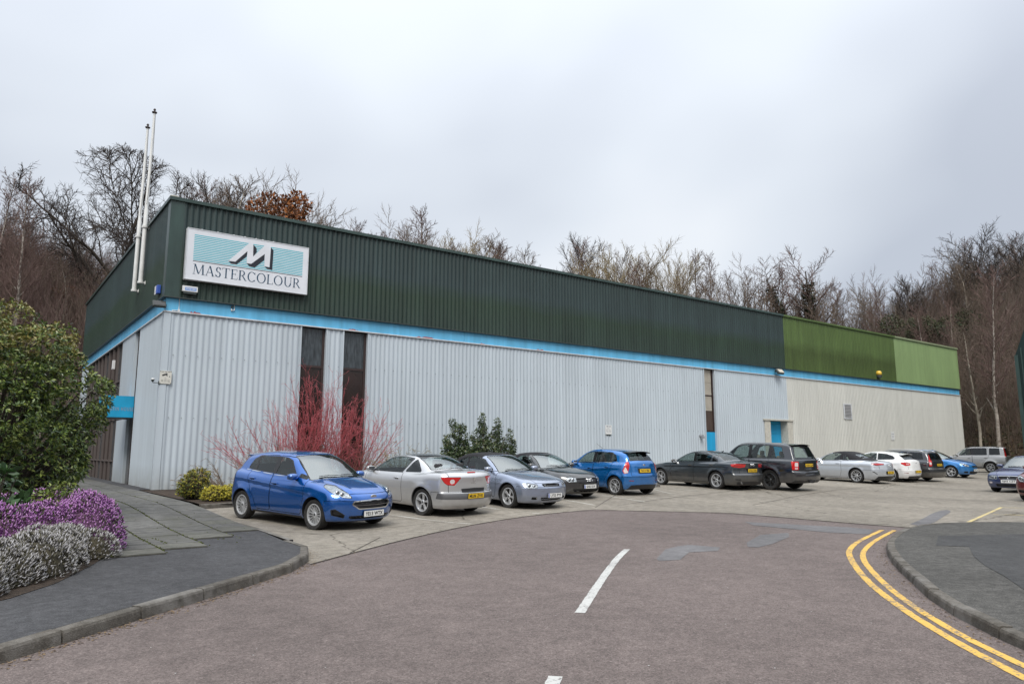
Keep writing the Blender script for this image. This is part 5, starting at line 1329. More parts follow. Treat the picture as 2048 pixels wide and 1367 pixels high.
# painted lines
def line(name, pts, w, m, z=.004, fol=False, label=None):
    P = [pixg(*q) if fol else pix(*q) for q in pts]; P = resample(chaikin(P, 3), .07)
    return tag(ribbon(P, w, z, jit=.0022).build(name, m), kind='structure')
line('yellow_line', ((1764, 1059.5), (1716, 1082), (1700, 1096), (1697, 1106), (1706, 1126), (1734, 1162), (1794, 1210), (1887, 1270), (2048, 1356), (2300, 1480)), .085, M_YEL)
line('yellow_line', ((1789, 1060), (1750, 1080), (1730, 1097), (1724, 1110), (1732, 1129), (1767, 1166), (1822, 1210), (1930, 1275), (2048, 1331), (2300, 1448)), .080, M_YEL)
line('centre_line', ((1254, 1098), (1234, 1116), (1204, 1157), (1160, 1225)), .10, M_WHT)
line('centre_line', ((1111, 1352), (1085, 1420), (1050, 1500)), .10, M_WHT)
for a, b in (((784, 1030), (942, 1048)), ((956, 1013), (1080, 1027)), ((1122, 998), (1190, 1010)), ((1203, 990), (1290, 1003)), ((1345, 977), (1400, 982)), ((1290, 975), (1345, 988)), ((1495, 968), (1530, 973)), ((1640, 962), (1690, 968))):
    line('bay_line', (a, b), .075, M_BAY, z=.011, fol=True)
line('bay_line', ((1924, 1050), (2003, 1014.5)), .08, M_BAYY, z=.011); line('bay_line', ((2003, 1014.8), (2060, 1015.8)), .08, M_BAYY, z=.0112); line('bay_line', ((1984, 1028.5), (2060, 1030.5)), .08, M_BAYY, z=.0114)
# long joints in the concrete, filled with dirt
MJ = bpy.data.materials['joint_dirt']
for pts, w in (((( 1235, 1013), (1330, 1001), (1430, 991), (1500, 984)), .03), (((1505, 1010), (1600, 991), (1700, 979), (1840, 970), (2048, 966)), .03), (((1190, 1017), (1215, 1005), (1250, 990)), .025), (((700, 1106), (760, 1075)), .02)):
    line('concrete_joint', pts, w, MJ, z=.0105)
# grit and fallen leaves along the kerbs
lt = MB()
def scatter_line(P, n, spread, dz, off=.06):
    L = resample(P, .2)
    for _ in range(n):
        p = random.choice(L); a = abs(random.gauss(0, spread)) + off
        i = L.index(p); d = (L[min(i+1, len(L)-1)] - L[max(i-1, 0)]).normalized(); x = p.x + d.y * a + random.uniform(-.1, .1); y = p.y - d.x * a + random.uniform(-.1, .1)
        s = random.uniform(.006, .022); t = random.uniform(0, 6.28); c, sn = math.cos(t)*s, math.sin(t)*s; z = gz(x, y) + dz
        lt.quad((x-c, y-sn, z+.001), (x+sn*.5, y-c*.5, z+.004), (x+c, y+sn, z+.002), (x-sn*.5, y+c*.5, z+.006), mi=random.choice((0, 0, 1)))
scatter_line(kb_s[:-6], 900, .06, .003, .0); scatter_line(kr_s, 500, .08, .003, .0); scatter_line(chaikin(conc_front, 1), 350, .05, .006, -.03)
for _ in range(260):
    x, y = random.uniform(-4, 16), random.uniform(-24, -15); s = random.uniform(.004, .012); lt.quad((x, y, .004), (x+s, y, .006), (x+s, y+s, .004), (x, y+s, .005), mi=2)
tag(lt.build('leaf_debris', [mat('dry_leaf', (.20, .14, .08), rough=1), mat('dark_leaf', (.07, .045, .03), rough=1), mat('white_grit', (.5, .5, .48), rough=1)]), 'fallen leaves and grit lying along the kerbs', 'leaves', kind='stuff')

# ------------------------------------------------------------------ the warehouse
def clad_mat(name, col, streak=.22, dirt=(.05, .06, .05), scale=1.0, band=None, rough=.45, splash=False):
    m = bpy.data.materials.new(name); m.use_nodes = True; t = m.node_tree; b = t.nodes['Principled BSDF']; nn = t.nodes.new; ll = t.links.new
    b.inputs['Roughness'].default_value = rough; b.inputs['Specular IOR Level'].default_value = .35
    tc = nn('ShaderNodeTexCoord')
    def noise(s, sc, d=6):
        mp = nn('ShaderNodeMapping'); mp.inputs['Scale'].default_value = sc; ll(tc.outputs['Object'], mp.inputs[0])
        n = nn('ShaderNodeTexNoise'); n.inputs['Scale'].default_value = s; n.inputs['Detail'].default_value = d; n.inputs['Roughness'].default_value = .6; ll(mp.outputs[0], n.inputs['Vector']); return n.outputs['Fac']
    def rmp(f, a, b_, ca, cb):
        r = nn('ShaderNodeValToRGB'); ll(f, r.inputs[0]); r.color_ramp.elements[0].position = a; r.color_ramp.elements[1].position = b_; r.color_ramp.elements[0].color = (*ca, 1); r.color_ramp.elements[1].color = (*cb, 1); return r.outputs[0]
    def mul(a, b_):
        x = nn('ShaderNodeMix'); x.data_type = 'RGBA'; x.blend_type = 'MULTIPLY'; x.inputs[0].default_value = 1; ll(a, x.inputs[6]); ll(b_, x.inputs[7]); return x.outputs[2]
    c0 = nn('ShaderNodeRGB'); c0.outputs[0].default_value = (*col, 1); c = c0.outputs[0]
    c = mul(c, rmp(noise(3.0, (1, 1, .07)), .3, .7, (1 - streak,)*3, (1 + streak*.4,)*3))
    c = mul(c, rmp(noise(.35, (1, 1, .9)), .3, .7, (1 - streak*.5,)*3, (1 + streak*.3,)*3))
    if band:                                     # algae and fading in broad horizontal courses
        sp = nn('ShaderNodeSeparateXYZ'); ll(tc.outputs['Object'], sp.inputs[0])
        n = nn('ShaderNodeMath'); n.operation = 'MULTIPLY_ADD'; ll(noise(.5, (1, 1, 3)), n.inputs[0]); n.inputs[1].default_value = .9; ll(sp.outputs['Z'], n.inputs[2])
        r = nn('ShaderNodeValToRGB'); mr = nn('ShaderNodeMapRange'); ll(n.outputs[0], mr.inputs[0]); mr.inputs[1].default_value = 6.8; mr.inputs[2].default_value = 11; ll(mr.outputs[0], r.inputs[0])
        r.color_ramp.elements[0].position = 0; r.color_ramp.elements[0].color = (*band[0], 1); r.color_ramp.elements[1].position = 1; r.color_ramp.elements[1].color = (*band[1], 1)
        k = r.color_ramp.elements.new(.42); k.color = (*band[2], 1); k = r.color_ramp.elements.new(.58); k.color = (*band[3], 1)
        c = mul(c, r.outputs[0])
    if splash:                                   # mud thrown up by rain along the foot of the sheets
        sp = nn('ShaderNodeSeparateXYZ'); ll(tc.outputs['Object'], sp.inputs[0])
        mr = nn('ShaderNodeMapRange'); ll(sp.outputs['Z'], mr.inputs[0]); mr.inputs[1].default_value = 1.1; mr.inputs[2].default_value = .2
        mm = nn('ShaderNodeMath'); mm.operation = 'MULTIPLY'; mm.use_clamp = True; ll(mr.outputs[0], mm.inputs[0]); ll(noise(4, (1, 1, .5)), mm.inputs[1])
        x = nn('ShaderNodeMix'); x.data_type = 'RGBA'; ll(mm.outputs[0], x.inputs[0]); ll(c, x.inputs[6]); x.inputs[7].default_value = (.22, .21, .17, 1); c = x.outputs[2]
        # one sheet a little more faded than the next
        wv = nn('ShaderNodeMath'); wv.operation = 'DIVIDE'; ll(sp.outputs['X'], wv.inputs[0]); wv.inputs[1].default_value = .999
        fl = nn('ShaderNodeMath'); fl.operation = 'FLOOR'; ll(wv.outputs[0], fl.inputs[0]); wn = nn('ShaderNodeTexWhiteNoise'); wn.noise_dimensions = '1D'; ll(fl.outputs[0], wn.inputs['W'])
        c = mul(c, rmp(wn.outputs['Value'], 0, 1, (.95,)*3, (1.02,)*3))
    ll(c, b.inputs['Base Color'])
    return m
M_GREY = clad_mat('grey_cladding', (.495, .555, .600), .09, splash=True)
M_BEIGE = clad_mat('beige_cladding', (.59, .59, .545), .10, splash=True)
M_DGREEN = clad_mat('dark_green_cladding', (.030, .048, .044), .30, band=((1.05, 1.1, 1.05), (.95, 1.0, 1.0), (.86, 1.0, .70), (1.10, 1.12, 1.25)))
M_MGREEN = clad_mat('green_cladding', (.075, .118, .034), .25, band=((1.0, 1.0, 1.0), (1.15, 1.15, 1.1), (.75, .72, .7), (1.15, 1.15, 1.2)))
M_LGREEN = clad_mat('light_green_cladding', (.215, .305, .135), .14)
M_BLUEF = clad_mat('blue_fascia', (.13, .45, .70), .22)
M_BLUEC = clad_mat('blue_panel', (.02, .33, .60), .12)
M_WTRIM = mat('pale_trim', (.58, .60, .62), rough=.4, noise=.12, nscale=4)
M_GTRIM = mat('green_trim', (.03, .055, .048), rough=.35, noise=.25, nscale=3, stretch=(1, 1, .3))
M_DKTRIM = mat('dark_trim', (.035, .045, .042), rough=.5)
M_GLZ = mat('dark_window_glass', (.045, .055, .062), rough=.22, noise=.55, nscale=3.0, stretch=(6, 1, .9), spec=.6, bump=.5, bscale=30)
M_BRN = mat('brown_window_frame', (.035, .020, .018), rough=.5)
M_MUL = mat('mullion_brown', (.11, .092, .085), rough=.5)
M_BRNG = mat('brown_glazing', (.020, .010, .009), rough=.15, noise=.5, nscale=1.2)
M_BOARD = mat('beige_board', (.34, .31, .26), rough=.9, noise=.12, nscale=3, bump=.3, bscale=6)
M_CURT = mat('brown_curtain', (.06, .04, .03), rough=.8, noise=.5, nscale=5, stretch=(6, 6, .2))
M_CORE = mat('wall_core', (.10, .10, .10), rough=.9)
ware = empty('warehouse', (0, 0, 0), 0, 'long corrugated warehouse with grey lower walls, blue band and green upper cladding', 'building')
XE, YE = 62.6, 22.94
def cladding(name, a, b, z0, z1, m, period, crest, slope, depth, out=(0, -1), off=0.0, inv=False):
    """ribbed sheet from a to b in plan, ribs standing out along 'out'"""
    a, b = Vector(a), Vector(b); L = (b - a).length; d = (b - a) / L; o = Vector(out)
    pts = []; s = 0.0; k = 0
    while s < L - 1e-6:
        for u, h in ((0, 0), (slope, depth), (slope + crest, depth), (2*slope + crest, 0)):
            if s + u < L: pts.append((s + u, h))
        s += period
    pts.append((L, 0))
    n = len(pts); V = np.zeros((2*n, 3))
    for i, (u, h) in enumerate(pts):
        q = a + d*u + o*(h + off); V[i] = (q.x, q.y, z0); V[n+i] = (q.x, q.y, z1)
    F = np.array([[i, i+1, n+i+1, n+i] for i in range(n-1)])
    return mesh_np(name, V, F, m, ware)
def wbox(name, m, *a, parent=ware, bevel=0.0):
    mb = MB(); mb.box(*a); return mb.build(name, m, parent, bevel=bevel)
GZ0, GZ1, BZ1, TZ = .22, 6.30, 6.83, 10.28
gk = dict(period=.2, crest=.085, slope=.02, depth=.026)
tk = dict(period=.2, crest=.08, slope=.018, depth=.045)
# lower bays along the front
cladding('grey_cladding', (.16, 0), (4.74, 0), GZ0, GZ1, M_GREY, **gk)
cladding('grey_cladding', (5.84, 0), (6.46, 0), GZ0, GZ1, M_GREY, **gk)
cladding('grey_cladding', (7.60, 0), (28.55, 0), GZ0, GZ1, M_GREY, **gk)
cladding('grey_cladding', (29.62, 0), (34.25, 0), GZ0, GZ1, M_GREY, **gk)
cladding('grey_cladding', (34.25, 0), (36.90, 0), 3.56, GZ1, M_GREY, **gk)
cladding('beige_cladding', (36.90, 0), (37.25, 0), 3.56, GZ1, M_BEIGE, **gk)
cladding('beige_cladding', (37.25, 0), (XE, 0), GZ0, GZ1, M_BEIGE, **gk)
# upper courses
cladding('green_cladding', (.34, 0), (36.80, 0), BZ1, TZ, M_DGREEN, off=.05, **tk)
cladding('green_cladding', (36.80, 0), (51.60, 0), BZ1, TZ, M_MGREEN, off=.05, **tk)
cladding('green_cladding', (51.60, 0), (XE, 0), BZ1, TZ, M_LGREEN, off=.05, **tk)
# left end
cladding('grey_cladding', (0, 4.50), (0, .16), GZ0, GZ1, M_GREY, out=(-1, 0), **gk)
cladding('grey_cladding', (0, YE), (0, 19.75), GZ0, GZ1, M_GREY, out=(-1, 0), **gk)
cladding('green_cladding', (0, YE), (0, .30), BZ1, TZ, M_DGREEN, out=(-1, 0), off=.05, **tk)
cladding('green_cladding', (XE, 0), (XE, YE), BZ1, TZ, M_LGREEN, out=(1, 0), off=.05, **tk)
cladding('beige_cladding', (XE, 0), (XE, YE), GZ0, GZ1, M_BEIGE, out=(1, 0), **gk)
cladding('green_cladding', (XE, YE), (0, YE), BZ1, TZ, M_DGREEN, out=(0, 1), off=.05, **tk)
cladding('grey_cladding', (XE, YE), (0, YE), GZ0, GZ1, M_GREY, out=(0, 1), **gk)
# corners, flashings
mb = MB(); mb.box(-.055, -.055, GZ0 - .02, .17, -.002, GZ1 + .02); mb.box(-.055, -.0019, GZ0 - .02, -.002, .17, GZ1 + .02); mb.build('corner_flashing', M_GREY, ware)
mb = MB(); mb.box(-.10, -.10, BZ1 - .01, .36, -.055, TZ); mb.box(-.10, -.0549, BZ1 - .01, -.055, .32, TZ); mb.build('corner_flashing', M_GTRIM, ware)
mb = MB(); mb.box(XE - .12, -.10, BZ1, XE + .10, -.055, TZ); mb.build('corner_flashing', M_LGREEN, ware)
mb = MB(); mb.box(XE - .12, -.05, GZ0, XE + .05, -.003, GZ1); mb.build('corner_flashing', M_BEIGE, ware)
for nm, m_, x0, x1 in (('coping', M_GTRIM, -.16, 36.8), ('coping', M_MGREEN, 36.8, 51.6), ('coping', mat('grey_green_coping', (.22, .26, .15), rough=.5, noise=.2), 51.6, XE + .14)):
    mb = MB(); mb.box(x0, -.17, TZ - .02, x1, .30, TZ + .10); mb.build(nm, m_, ware)
mb = MB(); mb.box(-.16, .30, TZ - .02, .24, YE + .1, TZ + .0999); mb.build('coping', M_GTRIM, ware)
mb = MB(); mb.box(-.15, -.15, BZ1 - .035, XE + .1, -.0, BZ1 - .0); mb.box(-.15, 0, BZ1 - .035, 0, YE, BZ1); mb.build('drip_flashing', M_DKTRIM, ware)
mb = MB(); mb.box(-.075, -.085, GZ1 - .005, XE + .06, .0, GZ1 + .035); mb.box(-.075, .0, GZ1 - .005, 0, YE, GZ1 + .035); mb.build('sill_flashing', M_WTRIM, ware)
# blue band in lengths
x = -.02
for L in (12.2, 12.2, 12.2, 13.6, 12.5):
    x1 = min(x + L, XE); wbox('blue_fascia', M_BLUEF, x + .006, -.022 - .002 * random.random(), GZ1 + .035, x1 - .006, .1, BZ1 - .035); x += L
y = .12
for L in (7.4, 7.6, 7.8): wbox('blue_fascia', M_BLUEF, -.022, y, GZ1 + .035, .1, y + L - .008, BZ1 - .035); y += L
# carcass and roof
mb = MB(); mb.box(.12, .30, -.3, 34.6, YE - .1, 10.1); mb.box(36.95, .30, -.3, XE - .1, YE - .1, 10.1); mb.box(34.6, .30, 3.60, 36.95, YE - .1, 10.1); mb.box(34.6, 1.3, -.3, 36.95, YE - .1, 3.6)
mb.box(.05, .05, GZ1 + .036, XE - .05, .299, TZ - .05); mb.box(.02, .3, GZ1, .119, YE - .1, TZ)
mb.build('wall_core', M_CORE, ware)
wbox('roof', mat('roof_sheet', (.18, .19, .18), rough=.8), .1, .1, 10.1, XE - .1, YE - .1, 10.18)
# black gap and brick plinth under the cladding
wbox('plinth', mat('brick_plinth', (.16, .09, .06), rough=.9, noise=.3), .04, .06, -.1, 34.2, .29, GZ0 + .3)
# tall front windows
def jambs(xa, xb, z0, z1, m=M_GREY, w=.06):
    mb = MB(); mb.box(xa - w, -.05, z0, xa, .28, z1); mb.box(xb, -.05, z0, xb + w, .28, z1); mb.build('window_reveal', m, ware)
for xa, xb in ((4.80, 5.78), (6.52, 7.54)):
    jambs(xa, xb, GZ0, GZ1)
    w = empty('window', (0, 0, 0), parent=ware)
    mb = MB(); f = .045
    mb.box(xa, .10, GZ0, xa + f, .16, 6.33); mb.box(xb - f*2.2, .10, GZ0, xb, .16, 6.33); mb.box(xa + f, .10, 6.27, xb - f*2.2, .16, 6.33); mb.box(xa + f, .08, 4.74, xb - f*2.2, .16, 4.83); mb.box(xa + f, .10, 2.50, xb - f*2.2, .16, 2.56); mb.box(xa + f, .10, GZ0, xb - f*2.2, .16, GZ0 + .08)
    mb.build('frame', M_BRN, w)
    wbox('pane', M_GLZ, xa + f, .125, 4.83, xb - f*2.2, .135, 6.27, parent=w); wbox('pane', M_BRNG, xa + f, .125, 2.56, xb - f*2.2, .135, 4.74, parent=w); wbox('pane', M_BRNG, xa + f, .125, GZ0 + .08, xb - f*2.2, .135, 2.50, parent=w)
xa, xb = 28.62, 29.56
jambs(xa, xb, GZ0, GZ1)
w = empty('window', (0, 0, 0), parent=ware); w['label'] = 'narrow window with beige boards over a blue panel'
mb = MB(); mb.box(xa, .10, GZ0, xa + .03, .16, 6.25); mb.box(xb - .12, .06, 2.70, xb - .05, .16, 6.25); mb.box(xa + .03, .09, 4.72, xb - .12, .16, 4.79); mb.box(xa + .03, .09, 2.66, xb, .16, 2.74); mb.build('frame', M_BRN, w)
wbox('pane', M_BRNG, xb - .05, .125, 2.74, xb, .135, 6.25, parent=w)
wbox('pane', M_CURT, xa + .03, .125, 2.74, xb - .12, .135, 3.88, parent=w)
wbox('board', M_BOARD, xa + .03, .105, 3.88, xb - .17, .13, 4.72, parent=w); wbox('board', M_BOARD, xa + .03, .105, 4.79, xb - .17, .13, 5.50, parent=w); wbox('board', M_BOARD, xa + .03, .108, 5.515, xb - .17, .13, 6.25, parent=w)
wbox('blue_panel', M_BLUEC, xa + .03, .09, GZ0, xb, .15, 2.66, parent=w)
# goods entrance
mb = MB(); mb.box(34.27, -.06, GZ0 - .2, 34.85, .1, 3.47); mb.box(36.70, -.06, GZ0 - .2, 37.26, .1, 3.47); mb.box(34.15, -.12, 3.47, 37.35, .1, 3.56); mb.box(34.27, .1, GZ0 - .2, 34.85, 1.3, 3.47); mb.box(36.70, .1, GZ0 - .2, 37.2, 1.3, 3.47); mb.box(34.85, .1, 3.471, 36.7, 1.3, 3.55)
mb.build('doorway_surround', mat('cream_surround', (.50, .48, .42), rough=.6, noise=.15), ware)
d = empty('roller_door', (0, 0, 0), parent=ware); z = .2
while z < 3.4: wbox('door_panel', M_BLUEC, 34.86, .44, z + .006, 36.69, .49, min(z + .62, 3.46) - .006, parent=d); z += .62
# louvre
v = empty('louvre_vent', (0, 0, 0), parent=ware)
mb = MB(); mb.box(43.62, -.075, 3.80, 43.70, -.02, 4.86); mb.box(44.56, -.075, 3.80, 44.64, -.02, 4.86); mb.box(43.70, -.075, 3.80, 44.56, -.02, 3.87); mb.box(43.70, -.075, 4.79, 44.56, -.02, 4.86); mb.build('frame', M_WTRIM, v)
wbox('vent_back', mat('vent_dark', (.06, .06, .06)), 43.70, -.045, 3.87, 44.56, -.036, 4.79, parent=v)
for k in range(9):
    mb = MB(); z = 3.90 + k * .10; mb.quad((43.70, -.07, z), (44.56, -.07, z), (44.56, -.046, z + .07), (43.70, -.046, z + .07)); mb.build('slat', mat_slat if k else (globals().__setitem__('mat_slat', mat('louvre_grey', (.28, .28, .28), rough=.5)) or mat_slat), v)
# left end: door slot, white pilasters, brown glazing
wbox('slot_glazing', M_BRNG, .10, 4.58, 3.7, .115, 5.5, GZ1)
mb = MB(); mb.box(.04, 4.52, GZ0, .12, 4.58, GZ1); mb.box(.04, 5.05, 3.7, .10, 5.10, GZ1); mb.box(.04, 4.58, 5.45, .10, 5.05, 5.52); mb.build('frame', M_BRN, ware)
wbox('entrance_door', M_BRNG, .09, 4.58, .2, .11, 6.2, 2.86)
wbox('pilaster', M_GREY, -.02, 5.50, 3.68, .11, 8.48, GZ1 - .006); wbox('pilaster', M_GREY, -.02, 6.05, .2, .11, 8.60, 2.86)
def curtain_wall(z0, z1, y0, y1, n, trans):
    w = empty('window', (0, 0, 0), parent=ware)
    for k in range(n):
        a, b = y0 + (y1 - y0) * k / n, y0 + (y1 - y0) * (k + 1) / n
        zz = [z0] + trans + [z1]
        for u, v_ in zip(zz[:-1], zz[1:]): wbox('pane', M_BRNG if (k + len(zz)) % 3 else M_GLZ, .06, a + .03, u + .03, .07, b - .03, v_ - .03, parent=w)
        wbox('mullion', M_MUL, -.03, b - .03, z0, .09, b + .03, z1, parent=w)
    for t in trans: wbox('transom', M_MUL, -.01, y0, t - .03, .085, y1, t + .03, parent=w)
    wbox('mullion', M_MUL, -.03, y0 - .03, z0, .09, y0 + .03, z1, parent=w)
curtain_wall(.24, 2.86, 8.66, 19.7, 9, [1.15])
curtain_wall(2.90, 6.27, 8.54, 19.7, 9, [4.6])
wbox('wall_lamp', mat('white_fitting', (.7, .7, .7)), -.12, 10.2, 5.25, -.03, 10.5, 5.65)
# canopy with the house name
cn = empty('canopy', (0, 0, 0), parent=ware)
wbox('canopy_box', mat('canopy_blue', (.012, .30, .52), rough=.35, noise=.12, nscale=2), -1.05, 4.60, 2.85, -.03, 5.95, 3.67, parent=cn)
wbox('canopy_soffit', M_DKTRIM, -1.03, 4.62, 2.82, -.04, 5.93, 2.849, parent=cn)
Vt, Ft = text_mesh('NTIN HOUSE', .20, .0, 1.25); Vt[:, 0] *= .80 / np.ptp(Vt[:, 0])
mesh_np('lettering', np.stack([Vt[:, 0] - .44, np.full(len(Vt), 4.592), Vt[:, 1] + 3.17], 1), Ft, mat('grey_letters', (.30, .30, .34), rough=.4), cn)
# cladding screws in two rows
sc_ = MB()
for zrow in (4.83, 2.69):
    x = .3225
    while x < XE:
        if not any(a < x < b for a, b in ((4.7, 5.9), (6.4, 7.65), (28.5, 29.65))) and not (34 < x < 37.4 and zrow < 3.6): sc_.box(x - .012, -.036, zrow - .012, x + .012, -.0255, zrow + .012)
        x += .4
sc_.build('screw_heads', mat('screw_grey', (.14, .15, .16), metal=.3), ware)['kind'] = 'stuff'
# red peeling of paint above the sill line
pl = MB()
for xc, w in ((.95, .5), (6.9, .45), (10.2, 1.1), (13.2, .6), (16.5, .5)):
    n = 9; top = [GZ1 + .04 + .10 * random.random() * math.sin(PI * i / n) for i in range(n + 1)]
    for i in range(n): xa, xb = xc + w*(i/n - .5), xc + w*((i+1)/n - .5); pl.quad((xa, -.0265, GZ1 + .036), (xb, -.0265, GZ1 + .036), (xb, -.0265, top[i+1]), (xa, -.0265, top[i]))
pl.build('peeling_paint', mat('red_primer', (.30, .05, .05), rough=.8), ware)

# ------------------------------------------------------------------ the big sign
sgn = empty('sign', (.45, -.13, 7.47), 0, 'large white lightbox sign with blue stripes, a block letter M and MASTERCOLOUR', 'sign')
SW, SH = 4.39, 1.85
M_SW = mat('sign_white', (.66, .68, .72), rough=.35, noise=.05, nscale=2); M_ST = mat('stripe_teal', (.06, .42, .50), rough=.4); M_SK = mat('sign_black', (.012, .014, .022), rough=.4); M_SN = mat('sign_navy', (.02, .06, .11), rough=.4)
def sbox(name, m, a, parent=sgn, bevel=0):
    mb = MB(); mb.box(*a); return mb.build(name, m, parent, bevel=bevel)
sbox('sign_box', mat('sign_case', (.55, .56, .58), rough=.4), (0, -.15, 0, SW, .06, SH), bevel=.01)
sbox('sign_face', M_SW, (.03, -.158, .03, SW - .03, -.151, SH - .03))
mb = MB(); mb.box(0, -.17, 0, SW, -.1505, .028); mb.box(0, -.17, SH - .028, SW, -.1505, SH); mb.box(0, -.17, .028, .028, -.1505, SH - .028); mb.box(SW - .028, -.17, .028, SW, -.1505, SH - .028); mb.build('sign_frame', M_WTRIM, sgn)
mb = MB(); x0, x1 = .245, 4.17; nS = 15
for k in range(nS): z = .735 + k * (.885 / (nS - 1)); mb.box(x0, -.1605, z - .016, x1, -.1583, z + .016)
mb.build('stripes', M_ST, sgn)
mb = MB(); mb.box(.245, -.1605, .668, 4.17, -.1583, .69); mb.build('rule', M_SK, sgn)
def spoly(name, pts, m, yy):
    P = [Vector((p[0] - .45, p[1] - 7.47)) for p in pts]; n = len(P)
    v, e_, f, *_ = delaunay_2d_cdt(P, [(i, (i+1) % n) for i in range(n)], [], 1, 1e-5)
    mesh_np(name, [(q.x, yy, q.y) for q in v], np.array([list(q) for q in f]), m, sgn)
for s in ([(1.88, 8.334), (2.126, 8.344), (2.532, 8.804), (2.518, 8.596), (2.178, 8.251), (1.977, 8.245)], [(2.525, 8.349), (2.69, 8.351), (3.164, 8.803), (3.16, 8.567), (2.824, 8.23), (2.632, 8.245)],
          [(3.172, 8.334), (3.362, 8.313), (3.378, 9.093), (3.482, 8.992), (3.471, 8.235), (3.274, 8.249)], [(2.73, 9.091), (2.855, 8.969), (2.872, 8.821), (2.745, 8.633)]): spoly('logo_shadow', s, M_SK, -.1625)
spoly('logo_letter', [(1.88, 8.334), (2.57, 9.105), (2.73, 9.105), (2.745, 8.633), (3.133, 9.105), (3.378, 9.105), (3.362, 8.325), (3.172, 8.334), (3.164, 8.803), (2.69, 8.351), (2.525, 8.349), (2.532, 8.804), (2.126, 8.344)], M_SW, -.164)
# serif capitals built from strokes: unit height
TH, TN, SF = .115, .045, .03
def st(a, b, w):
    (x0, y0), (x1, y1) = a, b
    if abs(y1 - y0) > abs(x1 - x0) * .3: return [(x0 - w/2, y0), (x0 + w/2, y0), (x1 + w/2, y1), (x1 - w/2, y1)]
    return [(x0, y0 - w/2), (x1, y1 - w/2), (x1, y1 + w/2), (x0, y0 + w/2)]
def sf(x, y, w): return [(x - w/2, y), (x + w/2, y), (x + w/2, y + SF), (x - w/2, y + SF)]
def arc(cx, cy, rx, ry, t0, t1, w0, w1, n=16):
    out = []
    for i in range(n):
        ta, tb = R(t0 + (t1-t0)*i/n), R(t0 + (t1-t0)*(i+1)/n)
        wa, wb = w0 + (w1-w0)*abs(math.cos(ta)), w0 + (w1-w0)*abs(math.cos(tb))
        out.append([(cx + rx*math.cos(ta), cy + ry*math.sin(ta)), (cx + rx*math.cos(tb), cy + ry*math.sin(tb)), (cx + (rx-wb)*math.cos(tb), cy + (ry-wb)*math.sin(tb)), (cx + (rx-wa)*math.cos(ta), cy + (ry-wa)*math.sin(ta))])
    return out
G_ = {}
G_['M'] = (1.0, [st((.14, 0), (.18, 1), TN), st((.20, 1), (.50, .06), TH), st((.52, .06), (.82, 1), TN), st((.86, 0), (.82, 1), TH), sf(.14, 0, .24), sf(.86, 0, .28), sf(.14, 1-SF, .18), sf(.86, 1-SF, .18)])
G_['A'] = (.80, [st((.12, 0), (.40, 1), TN), st((.68, 0), (.40, 1), TH), [(.22, .32), (.58, .32), (.58, .37), (.22, .37)], sf(.12, 0, .24), sf(.68, 0, .26)])
G_['S'] = (.58, arc(.30, .745, .205, .265, 20, 270, TN, TH) + arc(.29, .265, .225, .275, 90, -160, TN, TH) + [[(.47, .74), (.50, .74), (.50, .97), (.47, .97)], [(.06, .03), (.09, .03), (.09, .28), (.06, .28)]])
G_['T'] = (.72, [st((.36, 0), (.36, 1), TH), [(.04, .955), (.68, .955), (.68, 1), (.04, 1)], [(.04, .80), (.07, .80), (.09, .97), (.04, .97)], [(.65, .80), (.68, .80), (.68, .97), (.63, .97)], sf(.36, 0, .26)])
G_['E'] = (.66, [st((.16, 0), (.16, 1), TH), [(.05, 0), (.60, 0), (.60, .045), (.05, .045)], [(.05, .955), (.57, .955), (.57, 1), (.05, 1)], [(.2, .50), (.46, .50), (.46, .545), (.2, .545)], [(.54, .8), (.57, .8), (.57, .97), (.53, .97)], [(.58, .03), (.60, .2), (.63, .2), (.60, 0)], [(.44, .42), (.465, .42), (.465, .62), (.44, .62)]])
G_['R'] = (.76, [st((.16, 0), (.16, 1), TH), sf(.16, 0, .26), [(.05, .955), (.36, .955), (.36, 1), (.05, 1)], [(.2, .48), (.36, .48), (.36, .525), (.2, .525)]] + arc(.34, .74, .24, .26, -90, 90, TN, TH) + [st((.66, 0), (.36, .5), TH), sf(.68, 0, .16)])
G_['C'] = (.80, arc(.42, .50, .37, .52, 42, 318, TN, TH, 24) + [[(.68, .72), (.71, .72), (.71, .98), (.68, .98)], [(.68, .05), (.71, .05), (.71, .24), (.68, .24)]])
G_['O'] = (.90, arc(.45, .50, .40, .52, 0, 360, TN, TH, 30))
G_['L'] = (.62, [st((.16, 0), (.16, 1), TH), [(.05, 0), (.58, 0), (.58, .045), (.05, .045)], [(.55, .03), (.575, .2), (.61, .2), (.58, 0)], sf(.16, 1-SF, .24)])
G_['U'] = (.86, [st((.18, .36), (.18, 1), TH), st((.70, .36), (.70, 1), TN), sf(.18, 1-SF, .26), sf(.70, 1-SF, .22)] + arc(.43, .36, .3, .38, 180, 360, TN, TH, 18))
adv = [G_[c][0] for c in 'MASTERCOLOUR']; tot = sum(adv); k = (4.12 - .245) / tot; xx = .245
for c in 'MASTERCOLOUR':
    V, F = [], []
    for q in G_[c][1]:
        b = len(V); V += [(xx + p[0]*k, -.1612, .215 + p[1]*.365) for p in q]; F.append((b, b+1, b+2)); F.append((b, b+2, b+3))
    mesh_np('letter', V, np.array(F), M_SN, sgn); xx += G_[c][0] * k
for x in (.5, 1.05, 1.6, 2.0, 2.4, 2.65, 3.05): rb = MB(); rb.box(x - .02, -.06, SH, x + .02, -.02, SH + .05); rb.build('fixing_lug', M_WTRIM, sgn)

